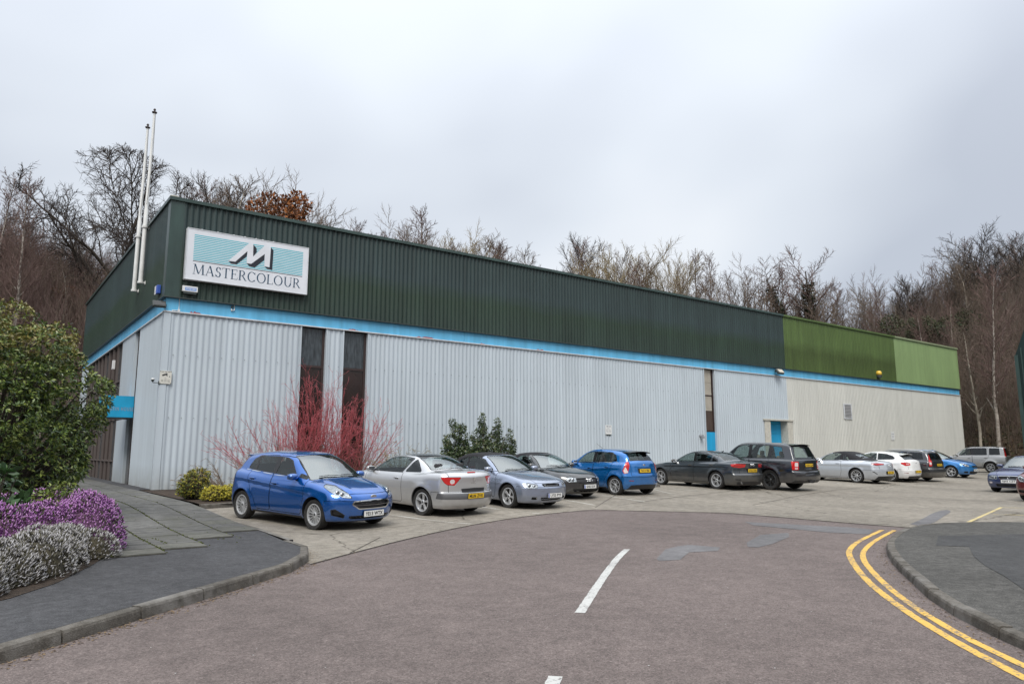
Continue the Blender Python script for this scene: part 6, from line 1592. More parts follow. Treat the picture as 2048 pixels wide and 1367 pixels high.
# ------------------------------------------------------------------ things fixed on the walls
M_WP = mat('white_pipe', (.68, .68, .66), rough=.4, noise=.1, nscale=3)
for (px_, py_, zt, zb_, zbr, lab) in ((-.25, 5.2, 14.85, 7.92, 10.18, 'farther and lower of the two white flagpoles on the end wall'), (-.25, 3.85, 14.98, 8.0, 10.24, 'nearer and taller of the two white flagpoles beside the sign')):
    p = empty('flagpole', (px_, py_, zb_), 0, lab, 'flagpole')
    H_ = zt - zb_
    mb = MB(); mb.tube([(0, 0, 0), (0, 0, H_*.42), (0, 0, H_*.43), (.02, 0, H_)], [.085, .076, .064, .040], 14); mb.build('pole', M_WP, p, smooth=True, angle=50)
    mb = MB(); mb.lathe([(0, 0), (.09, .02), (.10, .06), (.03, .08), (.03, .12), (.055, .15), (.03, .2), (0, .22)], 12, M=Matrix.Translation((.02, 0, H_))); mb.build('finial', M_BRN, p, smooth=True)
    for zz in (.02, zbr - zb_):
        mb = MB(); mb.tube([(-.02, 0, zz), (.27, 0, zz)], .035, 8); mb.lathe([(.115, -.03), (.115, .05), (.09, .05), (.09, -.03)], 12, M=Matrix.Translation((0, 0, zz)), close=True); mb.box(.14, -.09, zz - .06, .165, .09, zz + .07); mb.build('bracket', M_WP, p, smooth=True, angle=40)
    mb = MB(); mb.tube([(.04, -.11, H_ - .05), (.07, -.10, H_*.72), (-.02, -.11, H_*.45)], .009, 4); mb.build('halyard', mat('halyard_rope', (.16, .15, .14)), p)
M_WB = mat('white_box', (.68, .69, .68), rough=.4); M_BB = mat('blue_box', (.04, .10, .42), rough=.4)
a = empty('alarm_box', (.69, -.16, 7.15), 0, 'white alarm box with pale blue lettering under the big sign', 'alarm box')
mb = MB(); mb.cbox((0, 0, 0), (.50, .12, .20)); mb.build('box_cover', M_WB, a, bevel=.015)
mb = MB(); mb.box(-.17, -.0625, -.06, .20, -.0605, .05); mb.build('label_panel', mat('label_blue', (.16, .30, .62)), a)
Vt, Ft = text_mesh('VORTEX', .09, .002); Vt[:, 0] *= .32 / np.ptp(Vt[:, 0]); mesh_np('lettering', np.stack([Vt[:, 0] + .015, np.full(len(Vt), -.064), Vt[:, 1]], 1), Ft, M_WB, a)
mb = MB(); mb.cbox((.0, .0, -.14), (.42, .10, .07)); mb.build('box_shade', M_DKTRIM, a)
a = empty('alarm_box', (-.16, .80, 7.18), 0, 'blue and white alarm box on the green end wall by the corner', 'alarm box')
mb = MB(); mb.cbox((0, 0, 0), (.12, .42, .30)); mb.build('box_cover', M_BB, a, bevel=.015); mb = MB(); mb.cbox((-.005, .12, 0), (.125, .20, .305)); mb.build('box_end', M_WB, a, bevel=.01)
a = empty('floodlight', (-.24, -.10, 6.52), 0, 'black floodlight on the corner of the building below the blue band', 'floodlight')
mb = MB(); M2 = Matrix.Rotation(R(-35), 4, 'X') @ Matrix.Rotation(R(0), 4, 'Z'); mb.cbox((0, 0, 0), (.42, .10, .26), M=M2); mb.build('lamp_body', M_DKTRIM, a, bevel=.02)
mb = MB(); mb.cbox((0, -.055, -.0), (.36, .01, .20), M=M2); mb.build('lamp_glass', mat('flood_lens', (.05, .05, .05), rough=.15), a)
mb = MB(); mb.tube([(.0, .05, .02), (.12, .08, .05), (.24, .08, .0)], .025, 6); mb.build('bracket', M_DKTRIM, a)
a = empty('floodlight', (35.75, -.30, 6.55), 0, 'floodlight on the blue band above the blue roller door', 'floodlight')
mb = MB(); M2 = Matrix.Rotation(R(-40), 4, 'X'); mb.cbox((0, 0, 0), (.62, .14, .36), M=M2); mb.build('lamp_body', M_DKTRIM, a, bevel=.03); mb = MB(); mb.cbox((.05, -.08, .0), (.50, .02, .28), M=M2); mb.build('lamp_glass', mat('flood_lens_cream', (.55, .50, .40), rough=.2), a)
mb = MB(); mb.tube([(-.05, .05, .0), (-.08, .28, .04)], .04, 6); mb.build('bracket', M_DKTRIM, a)
a = empty('beacon_lamp', (48.6, -.20, 7.15), 0, 'small yellow domed lamp low on the green cladding', 'lamp')
mb = MB(); mb.lathe([(0, .33), (.12, .31), (.19, .24), (.21, .14), (.19, .0), (0, 0)], 14); mb.build('dome', mat('amber_dome', (.75, .48, .06), rough=.25), a, smooth=True); mb = MB(); mb.lathe([(.20, 0), (.20, -.16), (.12, -.2), (0, -.2)], 12); mb.box(-.06, 0, -.15, .06, .2, -.05); mb.build('base', M_DKTRIM, a)
a = empty('conduit', (.40, -.045, 6.36), 0, 'white elbow of conduit on the blue band near the corner', 'pipe')
mb = MB(); mb.tube([(0, 0, .45), (0, 0, .02), (-.22, 0, .0)], .018, 6); mb.cbox((.0, -.01, .02), (.07, .05, .07)); mb.build('pipe', M_WP, a)
a = empty('wall_bracket', (2.2, -.06, 6.60), 0, 'small white pipe bracket on the blue band below the sign', 'bracket')
mb = MB(); mb.tube([(.05, 0, .22), (.05, 0, 0), (-.05, 0, -.02), (-.05, 0, .05)], .022, 6); mb.cbox((-.02, .01, .12), (.08, .06, .07), mi=1); mb.build('pipe', [M_WP, M_DKTRIM], a)
# security notice and camera at the corner
a = empty('security_notice', (.13, -.075, 4.04), 0, 'cream notice with a camera drawing at the grey corner', 'sign')
mb = MB(); mb.cbox((0, 0, 0), (.37, .012, .44)); mb.build('notice_board', mat('notice_cream', (.60, .59, .53), rough=.6), a)
mb = MB(); M2 = Matrix.Translation((-.03, -.008, .09)) @ Matrix.Rotation(R(-22), 4, 'Y'); mb.cbox((0, 0, 0), (.17, .003, .055), M=M2); mb.cbox((.05, 0, -.05), (.03, .003, .05), M=M2); mb.cbox((.12, -.008, .03), (.03, .003, .03))
for z, w in ((.185, .28), (-.04, .07), (-.10, .29), (-.145, .28)):
    n = int(w / .02)
    for i in range(n):
        if i % 5 != 4: mb.cbox((-w/2 + .02*i + .01, -.0085, z), (.013, .002, .014 if z < .1 else .022))
mb.build('notice_print', mat('notice_ink', (.05, .05, .05)), a)
mb = MB()
for x in (-.165, .165):
    for z in (-.2, .2): mb.cbox((x, -.01, z), (.022, .008, .022))
mb.build('screw', M_DKTRIM, a)
a = empty('security_camera', (-.06, -.06, 3.84), 0, 'small black camera on an arm at the corner of the grey wall', 'camera')
mb = MB(); mb.cbox((0, 0, 0), (.04, .04, .12)); mb.tube([(0, 0, 0), (-.20, -.02, 0), (-.20, -.02, .03)], .014, 6); mb.build('arm', M_DKTRIM, a)
mb = MB(); mb.lathe([(0, -.02), (.035, -.015), (.05, .02), (.055, .06), (0, .06)], 14, M=Matrix.Translation((-.20, -.02, .05))); mb.build('camera_dome', M_DKTRIM, a, smooth=True); mb = MB(); mb.lathe([(.056, .06), (.05, .09), (0, .10)], 14, M=Matrix.Translation((-.20, -.02, .05))); mb.build('camera_cap', M_WB, a, smooth=True)
def notice(x, z, w, h, lab, hd):
    a = empty('notice', (x, -.045, z), 0, lab, 'sign'); mb = MB(); mb.cbox((0, 0, 0), (w, .012, h)); mb.build('notice_board', M_WB, a)
    mb = MB()
    for k, (zz, ww, hh) in enumerate(hd):
        n = max(2, int(ww / .045))
        for i in range(n):
            if i % 4 != 3: mb.cbox((-ww/2 + ww*(i+.5)/n, -.0085, zz), (ww/n*.75, .002, hh))
    mb.build('notice_print', mat('grey_ink', (.22, .24, .28)), a); return a
a = notice(20.9, 2.65, .44, .46, 'white notice on the grey wall above the bright blue hatchback', [(.16, .30, .06), (.06, .2, .02), (0, .36, .02), (-.06, .34, .02), (-.12, .3, .02)])
mb = MB(); mb.cbox((-.06, 0, -.27), (.10, .03, .035)); mb.cbox((.10, 0, -.27), (.10, .03, .035)); mb.build('fixing_bar', M_DKTRIM, a)
notice(50.3, 2.72, .50, .62, 'small white notice on the beige wall behind the white car', [(.12, .35, .05), (-.02, .35, .03), (-.12, .3, .03)])
a = empty('outlet_hood', (28.10, -.06, 2.42), 0, 'grey flue hood on the grey wall left of the blue panel', 'vent'); mb = MB(); mb.lathe([(.10, -.1), (.11, .08), (.09, .14), (0, .14)], 12, M=Matrix.Rotation(PI/2, 4, 'X')); mb.cbox((0, -.12, -.08), (.16, .14, .12)); mb.build('hood', mat('hood_grey', (.25, .26, .28)), a, smooth=True, angle=40)
a = empty('roof_vent', (.2, 1.2, 10.4), 0, 'small beige box standing on the roof corner', 'box'); mb = MB(); mb.cbox((0, 0, .18), (.28, .45, .44)); mb.build('cowl', mat('cowl_beige', (.42, .40, .33)), a, bevel=.01)

# ------------------------------------------------------------------ dark green building at the right edge
gb = empty('green_shed', (42.6, -11.0, 0), 0, 'dark green metal building cut by the right edge of the view', 'building')
M_GB = clad_mat('shed_green', (.010, .026, .024), .2)
prof = [(0, 0), (0, 7.0), (-.75, 8.9), (-6, 11.0), (-12, 8.9), (-12.7, 7.0), (-12.7, 0)]
mb = MB(); n = len(prof); b = 0
mb.v = [(0, p[0], p[1]) for p in prof] + [(20, p[0], p[1]) for p in prof]; mb.f = [tuple(range(n)), tuple(reversed(range(n, 2*n)))] + [(i, n+i, n+(i+1) % n, (i+1) % n) for i in range(n)]; mb.mi = [0]*len(mb.f)
mb.build('wall', M_GB, gb)
mb = MB(); mb.box(-.05, -.14, 0, -.001, .04, 7.0); mb.box(-.04, -.34, 0, -.001, -.28, 7.4); mb.build('corner_flashing', M_GTRIM, gb)
# ------------------------------------------------------------------ vegetation
def seg_mesh(S, sides=3):
    """S: rows (x0,y0,z0,x1,y1,z1,r0,r1) -> prism segments"""
    S = np.asarray(S, float); a, b = S[:, :3], S[:, 3:6]; d = b - a; L = np.linalg.norm(d, axis=1)[:, None].clip(1e-6); d = d / L
    up = np.where(np.abs(d[:, 2:3]) < .9, np.array([[0, 0, 1.]]), np.array([[1., 0, 0]])); u = np.cross(d, up); u /= np.linalg.norm(u, axis=1)[:, None]; w = np.cross(d, u)
    t = 2*np.pi*np.arange(sides)/sides
    ring = u[:, None, :]*np.cos(t)[None, :, None] + w[:, None, :]*np.sin(t)[None, :, None]
    V = np.concatenate([a[:, None] + ring*S[:, 6][:, None, None], b[:, None] + ring*S[:, 7][:, None, None]], 1).reshape(-1, 3)
    n = len(S); base = (np.arange(n)*2*sides)[:, None]; k = np.arange(sides)
    F = np.stack([base + k, base + (k+1) % sides, base + sides + (k+1) % sides, base + sides + k], 2).reshape(-1, 4)
    return V, F
def nrm(v): return v / (np.linalg.norm(v) + 1e-9)
class Tree:
    """levels: list of dict(n children, len ratio, ang spread deg, wob, trop, seg)"""
    def __init__(s, seed, H, r, levels, lean=(0, 0), trunk_seg=9, start=.3, wob=.06, dome=None):
        s.dome = dome
        s.g = np.random.default_rng(seed); s.S = []; s.lv = levels; s.T = []
        p = np.zeros(3); d = nrm(np.array([lean[0], lean[1], 1.0])); pts = [p]; rs = [r]
        for i in range(trunk_seg):
            d = nrm(d + s.g.normal(0, wob, 3) + np.array([0, 0, .05])); p = p + d * H / trunk_seg; pts.append(p); rs.append(r * (1 - .85 * ((i+1)/trunk_seg)**1.1))
        s.pts, s.rs = pts, rs
        for i in range(trunk_seg): s.T.append((*pts[i], *pts[i+1], rs[i], rs[i+1]))
        s.T[0] = (*s.T[0][:6], r * 1.35, s.T[0][7])
        s.branch(pts, rs, H, 0, start)
    def branch(s, pts, rs, L, lev, start):
        if lev >= len(s.lv): return
        q = s.lv[lev]; n = max(1, int(q['n'] * s.g.uniform(.8, 1.2))); m = len(pts) - 1
        ph = s.g.uniform(0, 6.28)
        for k in range(n):
            t = start + (1 - start) * (k + s.g.uniform(0, 1)) / n; t = min(t, .999); i = int(t * m); f = t * m - i
            p = pts[i] + (pts[i+1] - pts[i]) * f; r0 = (rs[i] + (rs[i+1] - rs[i]) * f); ax = nrm(pts[i+1] - pts[i])
            ph += 2.4 + s.g.normal(0, .4); u = nrm(np.cross(ax, [0.3, .2, 1.0] if abs(ax[2]) < .95 else [1, 0, 0])); w = np.cross(ax, u)
            a = R(q['ang'] * s.g.uniform(.7, 1.25)); d = nrm(ax * math.cos(a) + (u * math.cos(ph) + w * math.sin(ph)) * math.sin(a))
            shape = q.get('shape', lambda t: 1.0 - .30 * t)(t if start < .9 else 1)
            l = L * q['len'] * shape * s.g.uniform(.75, 1.25)
            r = max(r0 * q.get('r', .6), q.get('rmin', .004)); ns = q['seg']; pp = [p]; rr = [r]; c = p
            for j in range(ns):
                d = nrm(d + s.g.normal(0, q['wob'], 3) + np.array([0, 0, q['trop']])); c = c + d * l / ns
                if s.dome and j > 0 and (c[0]**2 + c[1]**2) / s.dome[1]**2 + ((c[2] - s.dome[0]) / s.dome[2])**2 > 1: break
                pp.append(c); rr.append(r * (1 - .8 * (j+1)/ns))
            if len(pp) < 2: continue
            for j in range(len(pp) - 1): s.S.append((*pp[j], *pp[j+1], rr[j], rr[j+1]))
            s.branch(pp, rr, l, lev + 1, .18)
def bark(name, c1, c2, scale=(1, 1, .15), sc=14): return mat(name, c1, rough=.95, col2=c2, noise=.3, nscale=sc, bump=.5, bscale=20, stretch=scale)
B_OAK = bark('oak_bark', (.035, .028, .022), (.085, .068, .052)); B_BIRCH = bark('birch_bark', (.14, .11, .09), (.42, .38, .33), (1, 1, 1.6), 5)
B_GREY = bark('grey_bark', (.07, .058, .046), (.16, .13, .10)); B_PALE = bark('pale_bark', (.20, .17, .13), (.42, .38, .31), (1, 1, .5), 6)
TW_PURP = bark('purple_twigs', (.098, .060, .052), (.18, .118, .10), sc=4); TW_BRN = bark('brown_twigs', (.10, .076, .058), (.20, .15, .112), sc=4)
TW_GOLD = bark('golden_twigs', (.18, .14, .075), (.32, .255, .14), sc=3); TW_DARK = bark('dark_twigs', (.030, .024, .021), (.065, .05, .042), sc=4)
TW_GREY = bark('grey_twigs', (.13, .105, .085), (.24, .20, .16), sc=4)
def tree_proto(kind):
    if kind == 'oak': return Tree(16, 5.5, .40, [dict(n=15, len=1.35, ang=56, wob=.12, trop=.035, seg=10, r=.50, shape=lambda t: 1.0), dict(n=14, len=.36, ang=46, wob=.17, trop=.05, seg=5, r=.5, rmin=.035), dict(n=10, len=.46, ang=46, wob=.20, trop=.04, seg=3, r=.5, rmin=.02), dict(n=6, len=.52, ang=42, wob=.2, trop=.02, seg=2, r=.6, rmin=.013)], start=.30, wob=.10, dome=(5.6, 6.3, 4.9)), B_OAK, TW_DARK
    if kind == 'birch': return Tree(5, 10.5, .11, [dict(n=34, len=.26, ang=36, wob=.08, trop=.07, seg=5, r=.42, rmin=.022, shape=lambda t: 1.1 - .75*t), dict(n=9, len=.42, ang=32, wob=.1, trop=.0, seg=3, r=.6, rmin=.015), dict(n=6, len=.5, ang=28, wob=.1, trop=-.02, seg=2, r=.7, rmin=.012)], start=.28, wob=.04, trunk_seg=12), B_BIRCH, TW_PURP
    if kind == 'birch2': return Tree(8, 9.5, .12, [dict(n=28, len=.32, ang=34, wob=.11, trop=.10, seg=5, r=.45, rmin=.024, shape=lambda t: 1.1 - .7*t), dict(n=9, len=.45, ang=34, wob=.12, trop=.05, seg=3, r=.6, rmin=.016), dict(n=6, len=.5, ang=30, wob=.1, trop=.02, seg=2, r=.7, rmin=.012)], start=.3, wob=.06, trunk_seg=12, lean=(.12, .05)), B_PALE, TW_BRN
    if kind == 'willow': return Tree(21, 5.5, .20, [dict(n=24, len=.92, ang=40, wob=.12, trop=.11, seg=6, r=.45, shape=lambda t: 1.0 - .25*t), dict(n=15, len=.38, ang=34, wob=.12, trop=.07, seg=4, r=.5, rmin=.020), dict(n=9, len=.42, ang=32, wob=.14, trop=.03, seg=2, r=.6, rmin=.014)], start=.10), B_GREY, TW_GOLD
    if kind == 'multi': return Tree(31, 5.5, .15, [dict(n=20, len=.95, ang=36, wob=.11, trop=.08, seg=6, r=.55, shape=lambda t: 1.0 - .3*t), dict(n=12, len=.36, ang=36, wob=.12, trop=.07, seg=4, r=.5, rmin=.020), dict(n=9, len=.42, ang=32, wob=.14, trop=.04, seg=2, r=.6, rmin=.014)], start=.08), B_GREY, TW_BRN
    if kind == 'ash': return Tree(41, 8.0, .22, [dict(n=20, len=.60, ang=44, wob=.10, trop=.14, seg=6, r=.55, shape=lambda t: 1.1 - .5*t), dict(n=11, len=.40, ang=38, wob=.12, trop=.10, seg=4, r=.55, rmin=.026), dict(n=8, len=.46, ang=36, wob=.14, trop=.06, seg=3, r=.55, rmin=.018)], start=.25, wob=.05), B_GREY, TW_DARK
    if kind == 'ivy': return Tree(51, 8.5, .22, [dict(n=22, len=.36, ang=46, wob=.16, trop=.12, seg=6, r=.5), dict(n=9, len=.42, ang=40, wob=.16, trop=.06, seg=3, r=.55, rmin=.022), dict(n=7, len=.46, ang=34, wob=.16, trop=.04, seg=2, r=.6, rmin=.014)], start=.25, wob=.08, lean=(-.05, .05)), B_OAK, TW_PURP
    if kind == 'sapling': return Tree(61, 7.5, .055, [dict(n=22, len=.26, ang=30, wob=.10, trop=.12, seg=3, r=.5, rmin=.016), dict(n=7, len=.42, ang=28, wob=.1, trop=.05, seg=2, r=.7, rmin=.012)], start=.3, wob=.05, trunk_seg=9, lean=(.05, -.04)), B_GREY, TW_PURP
    if kind == 'greybush': return Tree(71, 2.6, .05, [dict(n=18, len=1.0, ang=44, wob=.16, trop=.10, seg=5, r=.6, shape=lambda t: 1.), dict(n=10, len=.42, ang=36, wob=.16, trop=.05, seg=3, r=.5, rmin=.010), dict(n=7, len=.45, ang=34, wob=.16, trop=.0, seg=2, r=.6, rmin=.007)], start=.02), B_PALE, TW_GREY
PROTO = {}
def add_leaves(name, P, size, mats, parent, flat=.3, seed=1, droop=0.0, asp=.45):
    """two-triangle folded leaves at the points P with outward directions D"""
    g = np.random.default_rng(seed); P, D = P; n = len(P)
    D = D / np.linalg.norm(D, axis=1)[:, None]; sd = np.cross(D, g.normal(0, 1, (n, 3))); sd /= np.linalg.norm(sd, axis=1)[:, None].clip(1e-6)
    up = np.cross(sd, D); L = size * g.uniform(.65, 1.3, n)[:, None]; w = L * asp / 2
    a = P; tip = P + D * L - np.array([0, 0, droop]) * L; m = P + D * L * .5 + up * L * .06; l = m + sd * w - up*L*.05; r = m - sd * w - up*L*.05
    V = np.stack([a, l, tip, r], 1).reshape(-1, 3); k = (np.arange(n) * 4)[:, None]
    F = np.concatenate([k + np.array([0, 1, 2]), k + np.array([0, 2, 3])]); mi = g.integers(0, len(mats), n); mi = np.concatenate([mi, mi])
    return mesh_np(name, V, F, parent=parent, mats=mats, fmat=mi)
def get_tree(kind):
    if kind in PROTO: return PROTO[kind]
    t, bk, tw = tree_proto(kind); r = {}
    V, F = seg_mesh(t.T, 7); r['trunk'] = mesh_np('trunk', V, F, bk, smooth=True)
    S = np.array(t.S); big = S[:, 6] > .03
    parts = [seg_mesh(S[big], 5)] if big.any() else []
    parts.append(seg_mesh(S[~big], 3)); off = 0; Vs, Fs = [], []
    for v, f in parts: Vs.append(v); Fs.append(f + off); off += len(v)
    nb = len(parts[0][1]) if big.any() else 0
    fm = np.zeros(off and sum(len(f) for f in Fs), int); fm[nb:] = 1
    r['crown'] = mesh_np('crown', np.concatenate(Vs), np.concatenate(Fs), mats=[bk, tw], fmat=fm)
    if kind == 'ivy':
        g = np.random.default_rng(3); T = np.array(t.T); i = g.integers(0, 8, 1900); f = g.uniform(0, 1, (1900, 1)); P = T[i, :3] * (1-f) + T[i, 3:6] * f; D = g.normal(0, 1, (1900, 3)); D[:, 2] *= .4; D /= np.linalg.norm(D, axis=1)[:, None]
        P = P + D * (g.uniform(.08, .32, (1900, 1)))
        r['ivy'] = add_leaves('ivy', (P, D), .16, [mat('ivy_dark', (.02, .03, .012), rough=.5), mat('ivy_green', (.04, .055, .02), rough=.5)], None, asp=.9)
    PROTO[kind] = r; r['used'] = False
    return r
def put_tree(kind, x, y, s, rz, label, group=None, name='bare_tree', cat='tree', dz=0.0, sq=1.0):
    p = get_tree(kind); e = empty(name, (x, y, hz(x, y) - .15 + dz), rz, label, cat, group); e.scale = (s*sq, s*sq, s)
    for k in ('trunk', 'crown', 'ivy'):
        if k in p:
            if not p['used']: o = p[k]; o.parent = e
            else: o = p[k].copy(); C.objects.link(o); o.parent = e
    p['used'] = True
    return e
def on_ray(px, dist): q = pixat(px, 600, dist); return q.x, q.y
# trees one can tell apart on the skyline: (kind, pixel column, distance, scale, label)
SKY = [('oak', 215, 288, 66, .84, 'large dark domed bare oak on the hill behind the white flagpoles', 'oak_tree'),
       ('birch', 32, 348, 60, 1, 'tall bare birch at the left edge of the hilltop', 'birch_tree'), ('birch', -15, 330, 66, 1.1, 'slender bare birch standing at the far left of the skyline', 'birch_tree'),
       ('multi', 335, 352, 82, .9, 'small many stemmed bare tree just right of the flagpoles', 'bare_tree'),
       ('ash', 415, 335, 86, 1, 'thin bare tree above the roof corner left of the orange leaved tree', 'ash_tree'), ('birch2', 465, 322, 84, 1.3, 'loose bare tree rising behind the roof corner', 'bare_tree'), ('multi', 545, 326, 92, 1.15, 'fine twigged bare tree behind the orange leaved tree', 'bare_tree'),
       ('multi', 628, 370, 90, .9, 'rounded bare tree behind the roof above the two tall windows', 'bare_tree'),
       ('birch', 712, 440, 96, 1.4, 'low birch at the left end of the brown trees over the roof', 'birch_tree'), ('multi', 765, 408, 98, 1.0, 'rounded brown bare tree over the middle of the roof', 'bare_tree'), ('birch', 842, 404, 98, 1.3, 'upright birch with a narrow crown over the middle of the roof', 'birch_tree'),
       ('willow', 905, 432, 102, 1.1, 'pale brown bushy tree right of the narrow birch over the roof', 'bare_tree'), ('birch2', 965, 452, 104, 1.3, 'airy bare birch at the low end of the middle tree group', 'birch_tree'), ('birch2', 1015, 472, 106, 1.2, 'smaller airy birch near the gap in the skyline', 'birch_tree'), ('birch2', 1055, 490, 108, 1.2, 'smallest airy birch before the gap in the skyline', 'birch_tree'),
       ('ash', 1152, 455, 112, .9, 'tall open grey tree left of the golden willow', 'ash_tree'), ('willow', 1262, 472, 110, 1.25, 'large golden bare willow with a domed crown', 'willow_tree'), ('willow', 1340, 482, 112, .9, 'brown bare tree at the right side of the golden willow', 'bare_tree'), ('multi', 1205, 500, 112, .9, 'lower brown tree between the open grey tree and the willow', 'bare_tree'),
       ('birch', 1392, 500, 114, 1.2, 'slim pale birch between the willow group and the round bare tree', 'birch_tree'), ('multi', 1470, 505, 110, 1.15, 'round bare tree with a purple tint above the roof end', 'bare_tree'), ('birch', 1425, 498, 112, 1.1, 'thin birch at the left side of the round purple tinted tree', 'birch_tree'),
       ('ivy', 1580, 500, 108, 1.2, 'left of two dark ivy clad trees above the green cladding', 'ivy_clad_tree'), ('ivy', 1618, 496, 106, 1.2, 'right of two dark ivy clad trees above the green cladding', 'ivy_clad_tree'),
       ('birch', 1668, 560, 104, 1.3, 'small pale birch in the dip of the skyline', 'birch_tree'), ('multi', 1745, 522, 100, 1.0, 'small round bare tree left of the dark evergreen clump', 'bare_tree'), ('ash', 1805, 540, 98, 1.1, 'reddish bare tree beside the dark evergreen clump', 'bare_tree'),
       ('multi', 1900, 478, 97, 1.1, 'wide bare tree left of the tallest tree on the right', 'bare_tree'), ('ash', 1978, 437, 96, 1.25, 'tallest dark bare tree at the right of the skyline', 'ash_tree'), ('ash', 2052, 445, 94, 1.2, 'dark bare tree cut by the right edge of the view', 'ash_tree'), ('multi', 1935, 470, 100, .9, 'dense bare tree between the two tall dark trees at the right', 'bare_tree')]
def top_scale(kind, px_, py_, d):
    p = get_tree(kind); co = [max(v.co.z for v in p[k].data.vertices) for k in ('trunk', 'crown')]
    q = pixat(px_, py_, d); return (q.z - hz(q.x, q.y) + .15) / max(co)
for i, (k, px_, py_, d, sq, lab, nm) in enumerate(SKY):
    x, y = on_ray(px_, d); put_tree(k, x, y, top_scale(k, px_, py_, d), i * 1.7 if i else 4.25, lab, name=nm, sq=sq)
ENV_X = [340, 380, 420, 480, 560, 590, 630, 670, 700, 740, 800, 850, 880, 930, 1000, 1060, 1095, 1125, 1150, 1200, 1260, 1330, 1380, 1470, 1530, 1590, 1640, 1680, 1740, 1800, 1860, 1900, 1980, 2048, 2300]
ENV_Y = [360, 345, 335, 335, 345, 390, 372, 398, 440, 420, 412, 410, 445, 442, 472, 492, 545, 500, 462, 490, 477, 490, 512, 512, 535, 505, 522, 585, 527, 542, 490, 478, 445, 445, 440]
g = np.random.default_rng(101); px_ = 352
while px_ < 2120:
    if not (1080 < px_ < 1112) and not (1655 < px_ < 1700):
        k = ['multi', 'birch', 'birch2', 'multi', 'willow' if 860 < px_ < 1400 else 'birch'][g.integers(0, 5)]; d = g.uniform(92, 114) if px_ > 500 else g.uniform(84, 96); ty = np.interp(px_, ENV_X, ENV_Y) + g.uniform(8, 42); x, y = on_ray(px_, d)
        put_tree(k, x, y, top_scale(k, px_, ty, d), g.uniform(0, 6.28), 'bare tree in the unbroken belt of trees behind the warehouse roof', 'trees of the belt behind the roof', name='bare_tree', sq=g.uniform(.85, 1.25))
    px_ += g.uniform(19, 33)
# foot-of-bank trunks at the right behind the silver off-road car
for px_, d, s, k, lab in ((1968, 73, 1.55, 'birch', 'tall white birch trunk standing right of the building end'), (1934, 74, 1.25, 'birch2', 'pale leaning trunk beside the end of the building')):
    x, y = on_ray(px_, d); put_tree(k, x, y, s, 2.0, lab, name='birch_tree')
# the many bare trees of the wood
g = np.random.default_rng(17); cnt = 0
WOOD = 'bare birches and saplings of the hillside wood'
while cnt < 190:
    r_ = g.uniform(); 
    if r_ < .36: px_, d = g.uniform(-260, 330), g.uniform(56, 92)
    elif r_ < .80: px_, d = g.uniform(1600, 2330), g.uniform(75, 112)
    else: px_, d = g.uniform(330, 1650), g.uniform(90, 118)
    x, y = on_ray(px_, d)
    if hill_d(x, y) < 3: continue
    k = ['birch', 'birch2', 'sapling', 'sapling', 'multi'][g.integers(0, 5)]
    s = g.uniform(.62, 1.0) if k != 'multi' else g.uniform(.5, .8)
    cap = (470 if px_ > 80 else 400) if px_ < 345 else np.interp(px_, ENV_X, ENV_Y) + 35
    s = min(s, top_scale(k, px_, cap + g.uniform(0, 40), d) / .85)
    if s < .3: continue
    put_tree(k, x, y, s * .85, g.uniform(0, 6.28), {'birch': 'bare birch among the trees of the hillside wood', 'birch2': 'pale trunked bare tree in the hillside wood', 'sapling': 'thin bare sapling in the hillside wood', 'multi': 'many stemmed bare tree in the hillside wood'}[k],
             {'birch': 'bare birches of the hillside wood', 'birch2': 'pale trunked trees of the hillside wood', 'sapling': 'saplings of the hillside wood', 'multi': 'many stemmed trees of the hillside wood'}[k], name={'birch': 'birch_tree', 'birch2': 'bare_tree', 'sapling': 'sapling', 'multi': 'bare_tree'}[k], cat='tree')
    cnt += 1
for px_, py_, d, s, lab in ((175, 640, 46, 1.2, 'pale grey twiggy bush growing behind the left end of the building'), (110, 600, 52, 1.4, 'pale grey twiggy bush above the large evergreen shrub')):
    x, y = on_ray(px_, d); put_tree('greybush', x, y, s, 1.0, lab, name='twiggy_bush', cat='bush')
# dense understorey: one mass
g = np.random.default_rng(23)
def sap_template(seed):
    t = Tree(seed, 4.6, .028, [dict(n=11, len=.32, ang=28, wob=.10, trop=.10, seg=2, r=.6, rmin=.011), dict(n=3, len=.5, ang=28, wob=.1, trop=.05, seg=1, r=.7, rmin=.008)], start=.12, wob=.07, trunk_seg=4)
    return np.array(t.T + t.S)
TS = [sap_template(s) for s in (1, 2, 3, 4, 5)]
def brush(name, n, sampler, m, label, hs=(.7, 1.3), seed=3):
    g = np.random.default_rng(seed); rows = []; k = 0
    while k < n:
        x, y = sampler(g); d = hill_d(x, y)
        if d < 1.0: continue
        T = TS[g.integers(0, 5)]; s = g.uniform(*hs); a = g.uniform(0, 6.28); c, sn = math.cos(a), math.sin(a); M = np.array([[c, -sn, 0], [sn, c, 0], [0, 0, 1]]) * s
        o = np.array([x, y, hz(x, y) - .2]); rows.append(np.concatenate([T[:, :3] @ M.T + o, T[:, 3:6] @ M.T + o, T[:, 6:8] * (.8 + .4*g.uniform())], 1)); k += 1
    V, F = seg_mesh(np.concatenate(rows), 3); o = mesh_np(name, V, F, m); tag(o, label, 'undergrowth', kind='stuff')
samL = lambda g: on_ray(g.uniform(-330, 345), g.uniform(49, 80)); samR = lambda g: on_ray(g.uniform(1640, 2330), 68 + 45 * g.uniform()**1.0); samM = lambda g: on_ray(g.uniform(345, 1700), g.uniform(88, 112))
brush('undergrowth', 1900, samL, TW_PURP, 'dense purple brown thicket covering the hillside on the left', seed=3)
brush('undergrowth', 2600, samR, TW_BRN, 'dense brown thicket covering the bank at the right', seed=4)
